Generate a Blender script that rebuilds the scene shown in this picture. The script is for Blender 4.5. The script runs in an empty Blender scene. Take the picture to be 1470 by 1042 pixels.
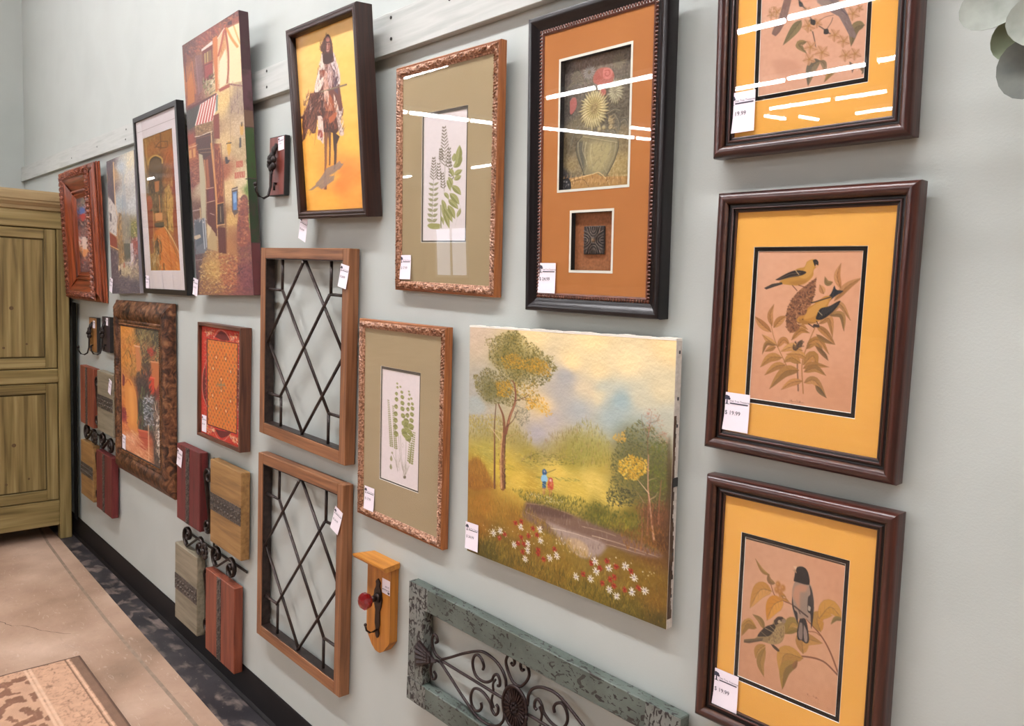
import bpy, math
import numpy as np
from mathutils import Matrix, Vector

# ------------------------------------------------------------------ camera, world, lights, exposure
SC = bpy.context.scene
COL = SC.collection
SC.view_settings.view_transform = 'Standard'
SC.view_settings.look = 'None'
SC.view_settings.gamma = 1.0
SC.view_settings.use_curve_mapping = False
SC.view_settings.exposure = 0.0
SC.cycles.use_denoising = True
SC.cycles.max_bounces = 7
SC.cycles.transparent_max_bounces = 12
SC.cycles.sample_clamp_indirect = 6

YAW, PITCH, ROLL = 0.82507534, 0.0927634, 0.04086883
fw = Vector((-math.sin(YAW)*math.cos(PITCH), math.cos(YAW)*math.cos(PITCH), -math.sin(PITCH)))
rt = Vector((math.cos(YAW), math.sin(YAW), 0)); up = rt.cross(fw)
rt2 = rt*math.cos(ROLL)+up*math.sin(ROLL); up2 = up*math.cos(ROLL)-rt*math.sin(ROLL)
cd = bpy.data.cameras.new('camera'); cam = bpy.data.objects.new('camera', cd); COL.objects.link(cam)
m = Matrix.Identity(4)
for i, v in enumerate((rt2, up2, -fw)):
    for j in range(3): m[j][i] = v[j]
m.translation = (0, -1.2, 1.56)
cam.matrix_world = m
cd.sensor_width = 36; cd.lens = 1120/1470*36; cd.clip_start = .02
SC.camera = cam

wd = bpy.data.worlds.new('world'); SC.world = wd; wd.use_nodes = True
wd.node_tree.nodes['Background'].inputs[0].default_value = (1, .96, .92, 1)
wd.node_tree.nodes['Background'].inputs[1].default_value = .2

TUBE = 92.0          # radiance of the fluorescent strips
CEIL = 4.53
# strips over the shop: (x, y, along x or y, length); the far rows are mirrored in the picture glass
STRIPS = []
for k in range(5): STRIPS.append((-3.3+k*1.47, -1.43, 'x', 1.4)); STRIPS.append((-3.3+k*1.47, -1.55, 'x', 1.4))
for k in range(5): STRIPS.append((-11.8+k*1.6, -4.4, 'x', 1.5))  # unseen row added to fill the wall from the left
for x, y, ax, ln in ((-6.29, -9.0, 'x', 1.45), (-4.77, -8.91, 'x', 1.45), (-10.55, -10.1, 'x', 1.26), (-9.26, -10.15, 'x', 1.26), (-8.45, -12.96, 'x', 1.45),
                     (-6.9, -12.86, 'x', 1.44), (-5.22, -12.75, 'x', 1.45), (-9.0, -15.94, 'x', 1.45), (-7.65, -16.0, 'x', 1.1), (-8.18, -18.62, 'x', 1.5),
                     (-10.38, -17.38, 'y', 1.0), (-9.97, -18.31, 'y', 1.0), (-10.33, -6.34, 'x', 1.52), (-14.15, -13.77, 'y', 1.83), (-14.15, -15.6, 'y', 1.77),
                     (-14.15, -17.37, 'y', 1.52), (-12.88, -15.28, 'y', 1.01), (-13.3, -7.45, 'y', 1.52), (-13.3, -9.03, 'y', 1.52), (-13.3, -10.61, 'y', 1.52)):
    STRIPS.append((x, y, ax, ln))
for x in (-20., -25., -30., -34.5): STRIPS.append((x, -10.2, 'x', 1.5)); STRIPS.append((x, -16., 'x', 1.5))

def area(name, loc, size, sy, power, col, rot=(0, 0, 0)):
    l = bpy.data.lights.new(name, 'AREA'); l.shape = 'RECTANGLE'; l.size = size; l.size_y = sy; l.energy = power; l.color = col
    o = bpy.data.objects.new(name, l); COL.objects.link(o); o.location = loc; o.rotation_euler = rot
    return o
# added fill light without a fixture of its own, behind and to the right of the camera
area('added_side_fill', (2.9, -7., 1.9), 6., 2.6, 25, (1, .97, .95), (math.radians(90), 0, math.radians(90)))

# ------------------------------------------------------------------ helpers
def lin(h):
    if not isinstance(h, str): return tuple(h)
    c = [int(h[i:i+2], 16)/255 for i in (0, 2, 4)]
    return tuple(((v+.055)/1.055)**2.4 if v > .04045 else v/12.92 for v in c)
MATS = {}
def base_mat(name):
    if name in MATS: return MATS[name], None, None
    mt = bpy.data.materials.new(name); mt.use_nodes = True; MATS[name] = mt
    nt = mt.node_tree
    return mt, nt, nt.nodes['Principled BSDF']
def plain(name, c, rough=.6, metal=0., spec=.5):
    mt, nt, b = base_mat(name)
    if nt:
        b.inputs['Base Color'].default_value = (*lin(c), 1); b.inputs['Roughness'].default_value = rough
        b.inputs['Metallic'].default_value = metal; b.inputs['Specular IOR Level'].default_value = spec
    return mt
def noisy(name, cols, scale, rough=.6, metal=0., detail=4., bump=0., bscale=None, spread=(.3, .7), spec=.5, distortion=0., hard=False, ncoat=0.):
    """object-space noise through a colour ramp; scale may differ per axis (wood grain)"""
    mt, nt, b = base_mat(name)
    if not nt: return mt
    N, L = nt.nodes, nt.links
    tc = N.new('ShaderNodeTexCoord'); mp = N.new('ShaderNodeMapping'); nz = N.new('ShaderNodeTexNoise'); cr = N.new('ShaderNodeValToRGB')
    mp.inputs['Scale'].default_value = scale if isinstance(scale, tuple) else (scale,)*3
    nz.inputs['Scale'].default_value = 1.; nz.inputs['Detail'].default_value = detail; nz.inputs['Distortion'].default_value = distortion
    L.new(tc.outputs['Object'], mp.inputs[0]); L.new(mp.outputs[0], nz.inputs['Vector']); L.new(nz.outputs['Fac'], cr.inputs[0])
    e = cr.color_ramp.elements
    n = len(cols)
    for i, c in enumerate(cols):
        p = spread[0]+(spread[1]-spread[0])*i/(n-1)
        el = e[i] if i < 2 else e.new(p)
        el.position = p; el.color = (*lin(c), 1)
    if hard: cr.color_ramp.interpolation = 'CONSTANT'
    L.new(cr.outputs[0], b.inputs['Base Color'])
    b.inputs['Roughness'].default_value = rough; b.inputs['Metallic'].default_value = metal; b.inputs['Specular IOR Level'].default_value = spec
    b.inputs['Coat Weight'].default_value = ncoat; b.inputs['Coat Roughness'].default_value = .25
    if bump:
        bp = N.new('ShaderNodeBump'); bp.inputs['Strength'].default_value = bump; bp.inputs['Distance'].default_value = .002
        if bscale:
            n2 = N.new('ShaderNodeTexNoise'); n2.inputs['Scale'].default_value = bscale; n2.inputs['Detail'].default_value = 3
            L.new(tc.outputs['Object'], n2.inputs['Vector']); L.new(n2.outputs['Fac'], bp.inputs['Height'])
        else: L.new(nz.outputs['Fac'], bp.inputs['Height'])
        L.new(bp.outputs[0], b.inputs['Normal'])
    return mt
def wood(name, cols, axis, rough=.4, fine=90., along=5., bump=.25, spread=(.3, .7), coat=0.):
    s = [fine, fine, fine]; s['xyz'.index(axis)] = along
    return noisy(name+'_'+axis, cols, tuple(s), rough, detail=5., bump=bump, spread=spread, distortion=.4, ncoat=coat)
def paint_mat(name, rough, coat=0., bump=0.):
    mt, nt, b = base_mat(name)
    if nt:
        a = nt.nodes.new('ShaderNodeAttribute'); a.attribute_name = 'paint'
        nt.links.new(a.outputs['Color'], b.inputs['Base Color']); b.inputs['Roughness'].default_value = rough
        b.inputs['Coat Weight'].default_value = coat; b.inputs['Coat Roughness'].default_value = .3
        b.inputs['Specular IOR Level'].default_value = .35
        if bump:
            tc = nt.nodes.new('ShaderNodeTexCoord'); nz = nt.nodes.new('ShaderNodeTexNoise'); nz.inputs['Scale'].default_value = 160; bp = nt.nodes.new('ShaderNodeBump')
            bp.inputs['Strength'].default_value = bump; bp.inputs['Distance'].default_value = .002
            nt.links.new(tc.outputs['Object'], nz.inputs['Vector']); nt.links.new(nz.outputs['Fac'], bp.inputs['Height']); nt.links.new(bp.outputs[0], b.inputs['Normal'])
    return mt
def glass_mat():
    mt, nt, b = base_mat('picture_glass')
    if nt:
        N, L = nt.nodes, nt.links
        N.remove(b); out = N['Material Output']
        tr = N.new('ShaderNodeBsdfTransparent'); gl = N.new('ShaderNodeBsdfGlossy'); gl.inputs['Roughness'].default_value = .012
        mx = N.new('ShaderNodeMixShader'); lw = N.new('ShaderNodeLayerWeight'); lw.inputs[0].default_value = .5
        p = N.new('ShaderNodeMath'); p.operation = 'POWER'; p.inputs[1].default_value = 5
        q = N.new('ShaderNodeMath'); q.operation = 'MULTIPLY_ADD'; q.inputs[1].default_value = .96; q.inputs[2].default_value = .035
        L.new(lw.outputs['Facing'], p.inputs[0]); L.new(p.outputs[0], q.inputs[0]); L.new(q.outputs[0], mx.inputs[0])
        L.new(tr.outputs[0], mx.inputs[1]); L.new(gl.outputs[0], mx.inputs[2]); L.new(mx.outputs[0], out.inputs[0])
    return mt
def emit(name, c, s):
    mt, nt, b = base_mat(name)
    if nt:
        b.inputs['Base Color'].default_value = (.8, .8, .8, 1); b.inputs['Emission Color'].default_value = (*lin(c), 1); b.inputs['Emission Strength'].default_value = s
    return mt

def link(name, me, mats, parent=None, label=None, smooth=False, kind=None):
    o = bpy.data.objects.new(name, me); COL.objects.link(o)
    for mt in (mats if isinstance(mats, (list, tuple)) else [mats]):
        if len(me.materials) < (len(mats) if isinstance(mats, (list, tuple)) else 1): me.materials.append(mt)
    if smooth: me.polygons.foreach_set('use_smooth', [True]*len(me.polygons))
    if parent: o.parent = parent
    if label: o['label'] = label
    if kind: o['kind'] = kind
    return o
class MB:
    """collects geometry for ONE object. Local frame of wall things: x right, z up, -y out of the wall"""
    def __init__(s): s.v = []; s.f = []; s.mi = []; s.cur = 0
    def quad(s, *P):
        n = len(s.v); s.v += [tuple(p) for p in P]; s.f.append(tuple(range(n, n+len(P)))); s.mi.append(s.cur)
    def box(s, x0, x1, y0, y1, z0, z1, bev=0., rot=None, cen=None):
        b = min(bev, (x1-x0)*.45, (y1-y0)*.45, (z1-z0)*.45)
        n = len(s.v); V = []
        if b <= 0:
            V = [(x, y, z) for z in (z0, z1) for y in (y0, y1) for x in (x0, x1)]
            F = [(0, 2, 3, 1), (4, 5, 7, 6), (0, 1, 5, 4), (2, 6, 7, 3), (0, 4, 6, 2), (1, 3, 7, 5)]
        else:
            idx = {}
            for sz, z, zi in ((-1, z0, z0+b), (1, z1, z1-b)):
                for sy, y, yi in ((-1, y0, y0+b), (1, y1, y1-b)):
                    for sx, x, xi in ((-1, x0, x0+b), (1, x1, x1-b)):
                        idx[sx, sy, sz] = len(V); V += [(x, yi, zi), (xi, y, zi), (xi, yi, z)]
            g = lambda sx, sy, sz, a: idx[sx, sy, sz]+a
            F = []
            for sgn in (-1, 1):
                for a in range(3):
                    o = [(-1, -1), (1, -1), (1, 1), (-1, 1)]
                    q = []
                    for u, w in o:
                        c = [u, w]; c.insert(a, sgn); q.append(g(*c, a))
                    F.append(tuple(q))
            for a in range(3):
                b1, b2 = [k for k in range(3) if k != a]
                for s1 in (-1, 1):
                    for s2 in (-1, 1):
                        c0 = [0, 0, 0]; c0[b1] = s1; c0[b2] = s2; c1 = list(c0); c0[a] = -1; c1[a] = 1
                        F.append((g(*c0, b1), g(*c1, b1), g(*c1, b2), g(*c0, b2)))
            for k in idx: F.append((idx[k], idx[k]+1, idx[k]+2))
        if rot:
            c = Vector(cen or ((x0+x1)/2, (y0+y1)/2, (z0+z1)/2)); V = [tuple(c+rot @ (Vector(p)-c)) for p in V]
        s.v += V; s.f += [tuple(i+n for i in f) for f in F]; s.mi += [s.cur]*len(F); return s
    def tube(s, P, r, k=6, r1=None, cap=True, flat=1.):
        """tube along points; flat squashes it across the wall normal"""
        P = [Vector(p) for p in P]; n0 = len(s.v); m = len(P)
        ref = Vector((0, 1, 0))
        for i, p in enumerate(P):
            t = (P[min(i+1, m-1)]-P[max(i-1, 0)]).normalized()
            a = ref-t*ref.dot(t)
            if a.length < .05: a = Vector((1, 0, 0))-t*t.x
            a.normalize(); b = t.cross(a); rr = r+((r1 if r1 is not None else r)-r)*i/max(1, m-1)
            for j in range(k):
                th = 2*math.pi*j/k; s.v.append(tuple(p+a*math.cos(th)*rr*flat+b*math.sin(th)*rr))
        for i in range(m-1):
            for j in range(k):
                s.f.append((n0+i*k+j, n0+i*k+(j+1) % k, n0+(i+1)*k+(j+1) % k, n0+(i+1)*k+j)); s.mi.append(s.cur)
        if cap: s.f += [tuple(n0+j for j in range(k))[::-1], tuple(n0+(m-1)*k+j for j in range(k))]; s.mi += [s.cur]*2
        return s
    def ball(s, c, r, k=8, h=5):
        rx, ry, rz = r if isinstance(r, tuple) else (r, r, r); n0 = len(s.v)
        s.v.append((c[0], c[1], c[2]-rz))
        for i in range(1, h):
            ph = math.pi*i/h
            for j in range(k):
                th = 2*math.pi*j/k; s.v.append((c[0]+rx*math.sin(ph)*math.cos(th), c[1]+ry*math.sin(ph)*math.sin(th), c[2]-rz*math.cos(ph)))
        s.v.append((c[0], c[1], c[2]+rz)); e = len(s.v)-1
        for j in range(k):
            j2 = (j+1) % k
            s.f.append((n0, n0+1+j2, n0+1+j)); s.f.append((e, n0+1+(h-2)*k+j, n0+1+(h-2)*k+j2)); s.mi += [s.cur]*2
            for i in range(h-2):
                a = n0+1+i*k; s.f.append((a+j, a+j2, a+k+j2, a+k+j)); s.mi.append(s.cur)
        return s
    def prism(s, P, y0, y1):
        """outline P [(x, z)] extruded from y0 (back) to y1 (front)"""
        n = len(s.v); k = len(P)
        s.v += [(x, y0, z) for x, z in P]+[(x, y1, z) for x, z in P]
        s.f += [tuple(range(n, n+k)), tuple(range(n+2*k-1, n+k-1, -1))]+[(n+i, n+k+i, n+k+(i+1) % k, n+(i+1) % k) for i in range(k)]
        s.mi += [s.cur]*(k+2); return s
    def build(s, name, mats, parent=None, label=None, smooth=False, kind=None, recalc=True):
        me = bpy.data.meshes.new(name); me.from_pydata(s.v, [], s.f)
        if len(set(s.mi)) > 1 or (s.mi and s.mi[0]): me.polygons.foreach_set('material_index', s.mi)
        if recalc:
            import bmesh
            bm = bmesh.new(); bm.from_mesh(me); bmesh.ops.recalc_face_normals(bm, faces=bm.faces); bm.to_mesh(me); bm.free()
        return link(name, me, mats, parent, label, smooth, kind)
def thing(name, label, cat, loc, group=None, lean=0., roll=0.):
    o = bpy.data.objects.new(name, None); COL.objects.link(o); o.location = loc; o.rotation_euler = (lean, roll, 0)
    o.empty_display_size = .05
    o['label'] = label; o['category'] = cat
    if group: o['group'] = group
    return o
def struct(o):
    o['kind'] = 'structure'; return o

# ------------------------------------------------------------------ paint engine for the flat prints and canvases
class Art:
    """small paint engine: works on an array of display colours, later stored as mesh colours"""
    def __init__(s, W, H, base):
        s.W, s.H = W, H
        s.a = np.ones((H, W, 3))*hexc(base)
        s.rng = np.random.default_rng(7)
    def _put(s, x0, y0, cov, col, al):
        h, w = cov.shape
        c = (cov*al)[..., None]
        v = s.a[y0:y0+h, x0:x0+w]
        v += (col-v)*c
    def _box(s, xs, ys, pad):
        x0 = max(0, int(min(xs)-pad)); x1 = min(s.W, int(max(xs)+pad)+2)
        y0 = max(0, int(min(ys)-pad)); y1 = min(s.H, int(max(ys)+pad)+2)
        return x0, x1, y0, y1
    def poly(s, P, col, al=1., soft=0.):
        xs, ys = P[:, 0], P[:, 1]
        x0, x1, y0, y1 = s._box(xs, ys, soft*2+1)
        if x1 <= x0 or y1 <= y0: return
        n = 3
        gx = (np.arange((x1-x0)*n)+.5)/n+x0-.5
        gy = (np.arange((y1-y0)*n)+.5)/n+y0-.5
        ins = np.zeros((len(gy), len(gx)), bool)
        for (ax, ay), (bx, by) in zip(P, np.roll(P, -1, 0)):
            if ay == by: continue
            r = (gy > min(ay, by)) & (gy <= max(ay, by))
            if not r.any(): continue
            xc = ax+(gy[r]-ay)*(bx-ax)/(by-ay)
            ins[r] ^= gx[None, :] < xc[:, None]
        c = ins.reshape(y1-y0, n, x1-x0, n).mean((1, 3))
        k = int(soft)
        for _ in range(2 if k else 0):
            for ax in (0, 1):
                cs = np.cumsum(np.pad(c, [(k+1, k) if i == ax else (0, 0) for i in (0, 1)], mode='edge'), ax)
                m = 2*k+1
                c = ((cs[m:] - cs[:-m]) if ax == 0 else (cs[:, m:] - cs[:, :-m]))/m
        s._put(x0, y0, c, hexc(col), al)
    def line(s, P, w0, w1, col, al=1.):
        P = np.asarray(P, float); n = len(P)-1
        x0, x1, y0, y1 = s._box(P[:, 0], P[:, 1], max(w0, w1)+1)
        if x1 <= x0 or y1 <= y0: return
        X, Y = np.meshgrid(np.arange(x0, x1), np.arange(y0, y1))
        cov = np.zeros(X.shape)
        for i in range(n):
            ax, ay = P[i]; dx, dy = P[i+1]-P[i]
            t = np.clip(((X-ax)*dx+(Y-ay)*dy)/(dx*dx+dy*dy+1e-9), 0, 1)
            d = np.hypot(X-ax-t*dx, Y-ay-t*dy)
            w = (w0+(w1-w0)*(i+t)/n)*.5
            cov = np.maximum(cov, np.clip(w-d+.5, 0, 1)*np.minimum(1, w*2+.1))
        s._put(x0, y0, cov, hexc(col), al)
    def curve(s, P, w0, w1, col, al=1.):
        P = smooth(P); s.line(P, w0, w1, col, al)
    def blob(s, x, y, rx, ry, col, al=1., hard=1.):
        x0, x1, y0, y1 = s._box([x-rx*2, x+rx*2], [y-ry*2, y+ry*2], 1)
        if x1 <= x0 or y1 <= y0: return
        X, Y = np.meshgrid(np.arange(x0, x1), np.arange(y0, y1))
        r = ((X-x)/rx)**2+((Y-y)/ry)**2
        s._put(x0, y0, np.exp(-r**hard*.9), hexc(col), al)
    def leaf(s, P, w, col, col2, al=1., vein=None):
        """P: 2-3 midrib points base to tip, w width"""
        C = smooth(P, 6); d = np.gradient(C, axis=0); L = np.hypot(*d.T)[:, None]+1e-9
        nrm = np.c_[-d[:, 1], d[:, 0]]/L; t = np.linspace(0, 1, len(C))
        prof = (np.sin(np.pi*t**.8)**.9*w*.5)[:, None]
        a = C+nrm*prof; b = C-nrm*prof
        s.poly(np.r_[a, C[::-1]], col, al); s.poly(np.r_[C, b[::-1]], col2, al)
        if vein:
            s.line(C, 1.1, .7, vein, .8*al); s.line(a, .6, .5, vein, .35*al); s.line(b, .7, .5, vein, .55*al)
            for k in range(2, len(C)-2, 2):
                for q in (a, b): s.line([C[k-1], C[k]*.3+q[k+1 if k+1 < len(q) else k]*.7], .8, .5, vein, .5*al)
    def dabs(s, R, n, ln, wd, ang, jit, cols, al=1., seed=1, pos=None):
        g = np.random.default_rng(seed)
        R = np.asarray(R, float); lo, hi = R.min(0), R.max(0)
        k = 0; tries = 0
        while k < n and tries < n*6:
            tries += 1
            p = lo+(hi-lo)*g.random(2)
            if not inpoly(p, R): continue
            k += 1
            t = np.radians(ang+jit*(g.random()*2-1)); L = ln*(.5+g.random())
            q = p+np.array([np.cos(t), -np.sin(t)])*L
            m = (p+q)/2+g.normal(0, L*.08, 2)
            s.line([p, m, q], wd*(.6+.8*g.random()), wd*.4, cols[int(g.random()*len(cols))], al*(.6+.4*g.random()))
    def idw(s, pts, power=3., step=4):
        hh, ww = s.H//step+2, s.W//step+2
        X, Y = np.meshgrid(np.arange(ww)*step, np.arange(hh)*step)
        num = np.zeros((hh, ww, 3)); den = np.zeros((hh, ww))
        for x, y, c in pts:
            w = 1/(((X-x)**2+(Y-y)**2)**(power/2)+30.)
            num += w[..., None]*hexc(c); den += w
        s.a = upsample(num/den[..., None], s.H, s.W, step)
    def noise(s, amt, gx, gy, seed=1, tint=(1, 1, 1)):
        s.a = np.clip(s.a+((vnoise(s.H, s.W, gx, gy, seed)-.5)*2*amt)[..., None]*np.array(tint), 0, 1)
    def spike(s, P, n, l0, l1, col):
        for i in range(n):
            t = i/n; p = P[0]+(P[1]-P[0])*t; L = l0+(l1-l0)*t; u = max(L, 6)/50
            for sg in (1, -1):
                q = p+np.array([sg*L*.75, -L*.8]); s.line([p, q], .9, .6, col, 1.)
                for k in range(4):
                    r = p+(q-p)*(k+1)/4.5
                    s.line([r, r+np.array([sg*1.3, -2.6])], 1.1, .7, col, .95); s.line([r, r+np.array([sg*2.4, .2])], 1.0, .6, col, .9)
    def pinnae(s, P, n, l0, l1, w, c, c2, ang, sag):
        S = np.r_[0, np.cumsum(np.hypot(*np.diff(P, axis=0).T))]
        for i in range(n):
            t = .04+.96*i/n; d = t*S[-1]; k = min(np.searchsorted(S, d, side='right')-1, len(P)-2)
            p = P[k]+(P[k+1]-P[k])*(d-S[k])/(S[k+1]-S[k]); dr = (P[k+1]-P[k])/(S[k+1]-S[k]); L = l0+(l1-l0)*t
            for sg in (1, -1):
                th = np.radians(ang)*sg
                q = np.array([dr[0]*np.cos(th)-dr[1]*np.sin(th), dr[0]*np.sin(th)+dr[1]*np.cos(th)])
                s.leaf(np.array([p, p+q*L*.5+np.array([0, sag]), p+q*L]), w*(1-.4*t), c, c2, .95)
    def bloom(s, C, r0, r1, n, c, c2, w, sq, tw):
        for k in range(n):
            t = k/n*6.283; r = r1*(1+.08*np.sin(k*2.3)); f = lambda r_, a: C+np.array([r_*np.cos(a)/sq, r_*np.sin(a)])
            s.leaf(np.array([f(r0, t), f((r0+r)/2, t+tw), f(r, t+tw*1.5)]), w, c, c2, .95)
    def daisies(s, P, r, n, w, cols, eye):
        g = np.random.default_rng(4)
        for C in P:
            a0 = g.random()*6
            for k in range(n):
                t = a0+k*6.283/n+g.random()*.4; q = r*(.8+.35*g.random()); d = np.array([np.cos(t)*.85, np.sin(t)])
                s.line([C+d*q*.15, C+d*q], w, w*.7, cols[k % len(cols)], 1.)
            s.blob(C[0], C[1], r*.22, r*.22, eye, .9)
    def motifs(s, P, rows, cols, w, L, pal):
        g = np.random.default_rng(2)
        for r in range(rows):
            for k in range(cols):
                u = (k+.25+.5*(r % 2))/cols; v = (r+.3)/rows
                a = P[0]+(P[1]-P[0])*u; b = P[3]+(P[2]-P[3])*u; p = a+(b-a)*v
                s.line([p, p+np.array([0, L])], w, w*.8, pal[int(g.random()*len(pal))], .85)
def hexc(h):
    if not isinstance(h, str): return np.array(h, float)
    return np.array([int(h[i:i+2], 16) for i in (0, 2, 4)])/255.
def inpoly(p, R):
    x, y = p; A, B = R, np.roll(R, -1, 0)
    m = (A[:, 1] > y) != (B[:, 1] > y)
    if not m.any(): return False
    A, B = A[m], B[m]
    return (np.count_nonzero(x < (B[:, 0]-A[:, 0])*(y-A[:, 1])/(B[:, 1]-A[:, 1])+A[:, 0]) & 1) == 1
def smooth(P, k=5):
    P = np.asarray(P, float)
    if len(P) < 3: return np.array([P[0]+(P[-1]-P[0])*t for t in np.linspace(0, 1, k*2)])
    Q = np.vstack([2*P[0]-P[1], P, 2*P[-1]-P[-2]]); out = []
    for i in range(1, len(Q)-2):
        for t in np.arange(k)/k:
            a, b, c, d = Q[i-1:i+3]
            out.append(.5*(2*b+(c-a)*t+(2*a-5*b+4*c-d)*t*t+(3*b-a-3*c+d)*t**3))
    out.append(P[-1]); return np.array(out)
def upsample(A, H, W, step):
    ys = np.arange(H)/step; xs = np.arange(W)/step
    y0 = np.minimum(ys.astype(int), A.shape[0]-2); x0 = np.minimum(xs.astype(int), A.shape[1]-2)
    fy = (ys-y0)[:, None, None]; fx = (xs-x0)[None, :, None]
    a = A[y0][:, x0]; b = A[y0][:, x0+1]; c = A[y0+1][:, x0]; d = A[y0+1][:, x0+1]
    return (a*(1-fx)+b*fx)*(1-fy)+(c*(1-fx)+d*fx)*fy
def vnoise(H, W, gx, gy, seed):
    g = np.random.default_rng(seed)
    A = g.random((int(H/gy)+3, int(W/gx)+3, 1))
    ys = np.arange(H)/gy; xs = np.arange(W)/gx
    y0 = ys.astype(int); x0 = xs.astype(int); f = lambda t: t*t*(3-2*t)
    fy = f(ys-y0)[:, None, None]; fx = f(xs-x0)[None, :, None]
    a = A[y0][:, x0]; b = A[y0][:, x0+1]; c = A[y0+1][:, x0]; d = A[y0+1][:, x0+1]
    return ((a*(1-fx)+b*fx)*(1-fy)+(c*(1-fx)+d*fx)*fy)[..., 0]
def paint(spec):
    """spec: (W, H, base, ops). Coordinates are thousandths of the sheet, right and down."""
    W, H, base, ops = spec
    A = Art(W, H, base); sc = np.array([W, H])/1000.
    pp = lambda L: np.array(L, float).reshape(-1, 2)*sc
    for o in ops:
        o = [np.array(v.split(), float) if isinstance(v, str) and ' ' in v and v[0] != '|' else v[1:].split() if isinstance(v, str) and v[0] == '|' else v for v in o]
        k = o[0]
        if k == 'P': A.poly(pp(o[1]), o[2], o[3], o[4])
        elif k == 'L': A.line(pp(o[1]), o[2], o[3], o[4], o[5])
        elif k == 'C': A.curve(pp(o[1]), o[2], o[3], o[4], o[5])
        elif k == 'S': A.poly(smooth(np.vstack([pp(o[1]), pp(o[1])[:1]]), 4), o[2], o[3], o[4])
        elif k == 'F': A.leaf(pp(o[1]), o[2], o[3], o[4], o[5], o[6])
        elif k == 'B': q = pp(o[1]); A.blob(q[0, 0], q[0, 1], o[2], o[3], o[4], o[5], o[6])
        elif k == 'D': A.dabs(pp(o[1]), o[2], o[3], o[4], o[5], o[6], o[7], o[8], o[9])
        elif k == 'I': A.idw([(x*W/1000, y*H/1000, c) for x, y, c in o[1]], o[2])
        elif k == 'N': A.noise(o[1], o[2], o[3], o[4])
        elif k == 'K': A.spike(pp(o[1]), *o[2:])
        elif k == 'Q': A.pinnae(pp(o[1]), *o[2:])
        elif k == 'M': A.bloom(pp(o[1])[0], *o[2:])
        elif k == 'A': A.daisies(pp(o[1]), *o[2:])
        elif k == 'W': A.motifs(pp(o[1]), *o[2:])
    return np.clip(A.a, 0, 1)

# ------------------------------------------------------------------ measured poses of the wall pieces (metres, radians)
FIT = {
    'bird2': {'x': -0.5988, 'z': 1.3006, 'w': 0.3251, 'h': 0.4377, 'lean': 0.0176, 'roll': 0.0033, 't': 0.03},
    'bird3': {'x': -0.583, 'z': 0.8187, 'w': 0.3251, 'h': 0.4377, 'lean': -0.0048, 'roll': -0.017, 't': 0.03},
    'bird1': {'x': -0.6178, 'z': 1.8004, 'w': 0.3251, 'h': 0.4377, 'lean': 0.05, 'roll': -0.0068, 't': 0.03},
    'flower': {'x': -1.0513, 'z': 1.5192, 'w': 0.3572, 'h': 0.602, 'lean': 0.0463, 'roll': 0.0046, 't': 0.03},
    'rider': {'x': -2.0381, 'z': 1.7513, 'w': 0.3922, 'h': 0.5458, 'lean': 0.1034, 'roll': 0.022, 't': 0.05},
    'win1': {'x': -2.2373, 'z': 1.0378, 'w': 0.5651, 'h': 0.626, 'lean': 0.0079, 'roll': 0.0146, 't': 0.035},
    'win2': {'x': -2.2409, 'z': 0.326, 'w': 0.5665, 'h': 0.6455, 'lean': -0.0084, 'roll': -0.006, 't': 0.035},
    'fern1': {'x': -1.5425, 'z': 1.5462, 'w': 0.4045, 'h': 0.5646, 'lean': 0.0379, 'roll': 0.0177, 't': 0.022},
    'fern2': {'x': -1.7066, 'z': 0.9042, 'w': 0.402, 'h': 0.5601, 'lean': 0.0152, 'roll': 0.0032, 't': 0.022},
    'land': {'x': -1.1133, 'z': 0.9372, 'w': 0.5862, 'h': 0.5402, 'lean': 0.0129, 'roll': -0.02, 't': 0.02},
    'cafe': {'x': -2.8259, 'z': 1.5009, 'w': 0.508, 'h': 0.9382, 'lean': 0.0538, 'roll': -0.0295, 't': 0.035},
    'gond': {'x': -3.4681, 'z': 1.4845, 'w': 0.5303, 'h': 0.7638, 'lean': 0.0559, 'roll': -0.0087, 't': 0.03},
    'street': {'x': -3.9947, 'z': 1.4705, 'w': 0.4198, 'h': 0.6441, 'lean': 0.0268, 'roll': -0.0337, 't': 0.03},
    'ornate': {'x': -4.706, 'z': 1.4208, 'w': 0.5432, 'h': 0.6866, 'lean': 0.0471, 'roll': -0.0029, 't': 0.058},
    'patio': {'x': -3.7825, 'z': 0.5945, 'w': 0.786, 'h': 0.8449, 'lean': 0.0049, 'roll': -0.0139, 't': 0.015},
    'textile': {'x': -2.8679, 'z': 0.9419, 'w': 0.4023, 'h': 0.4463, 'lean': -0.0042, 'roll': -0.0014, 't': 0.04},
    'distress': {'x': -1.1947, 'z': 0.4738, 'w': 0.8518, 'h': 0.321, 'lean': 0.0042, 'roll': -0.0032, 't': 0.03},
}

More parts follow.
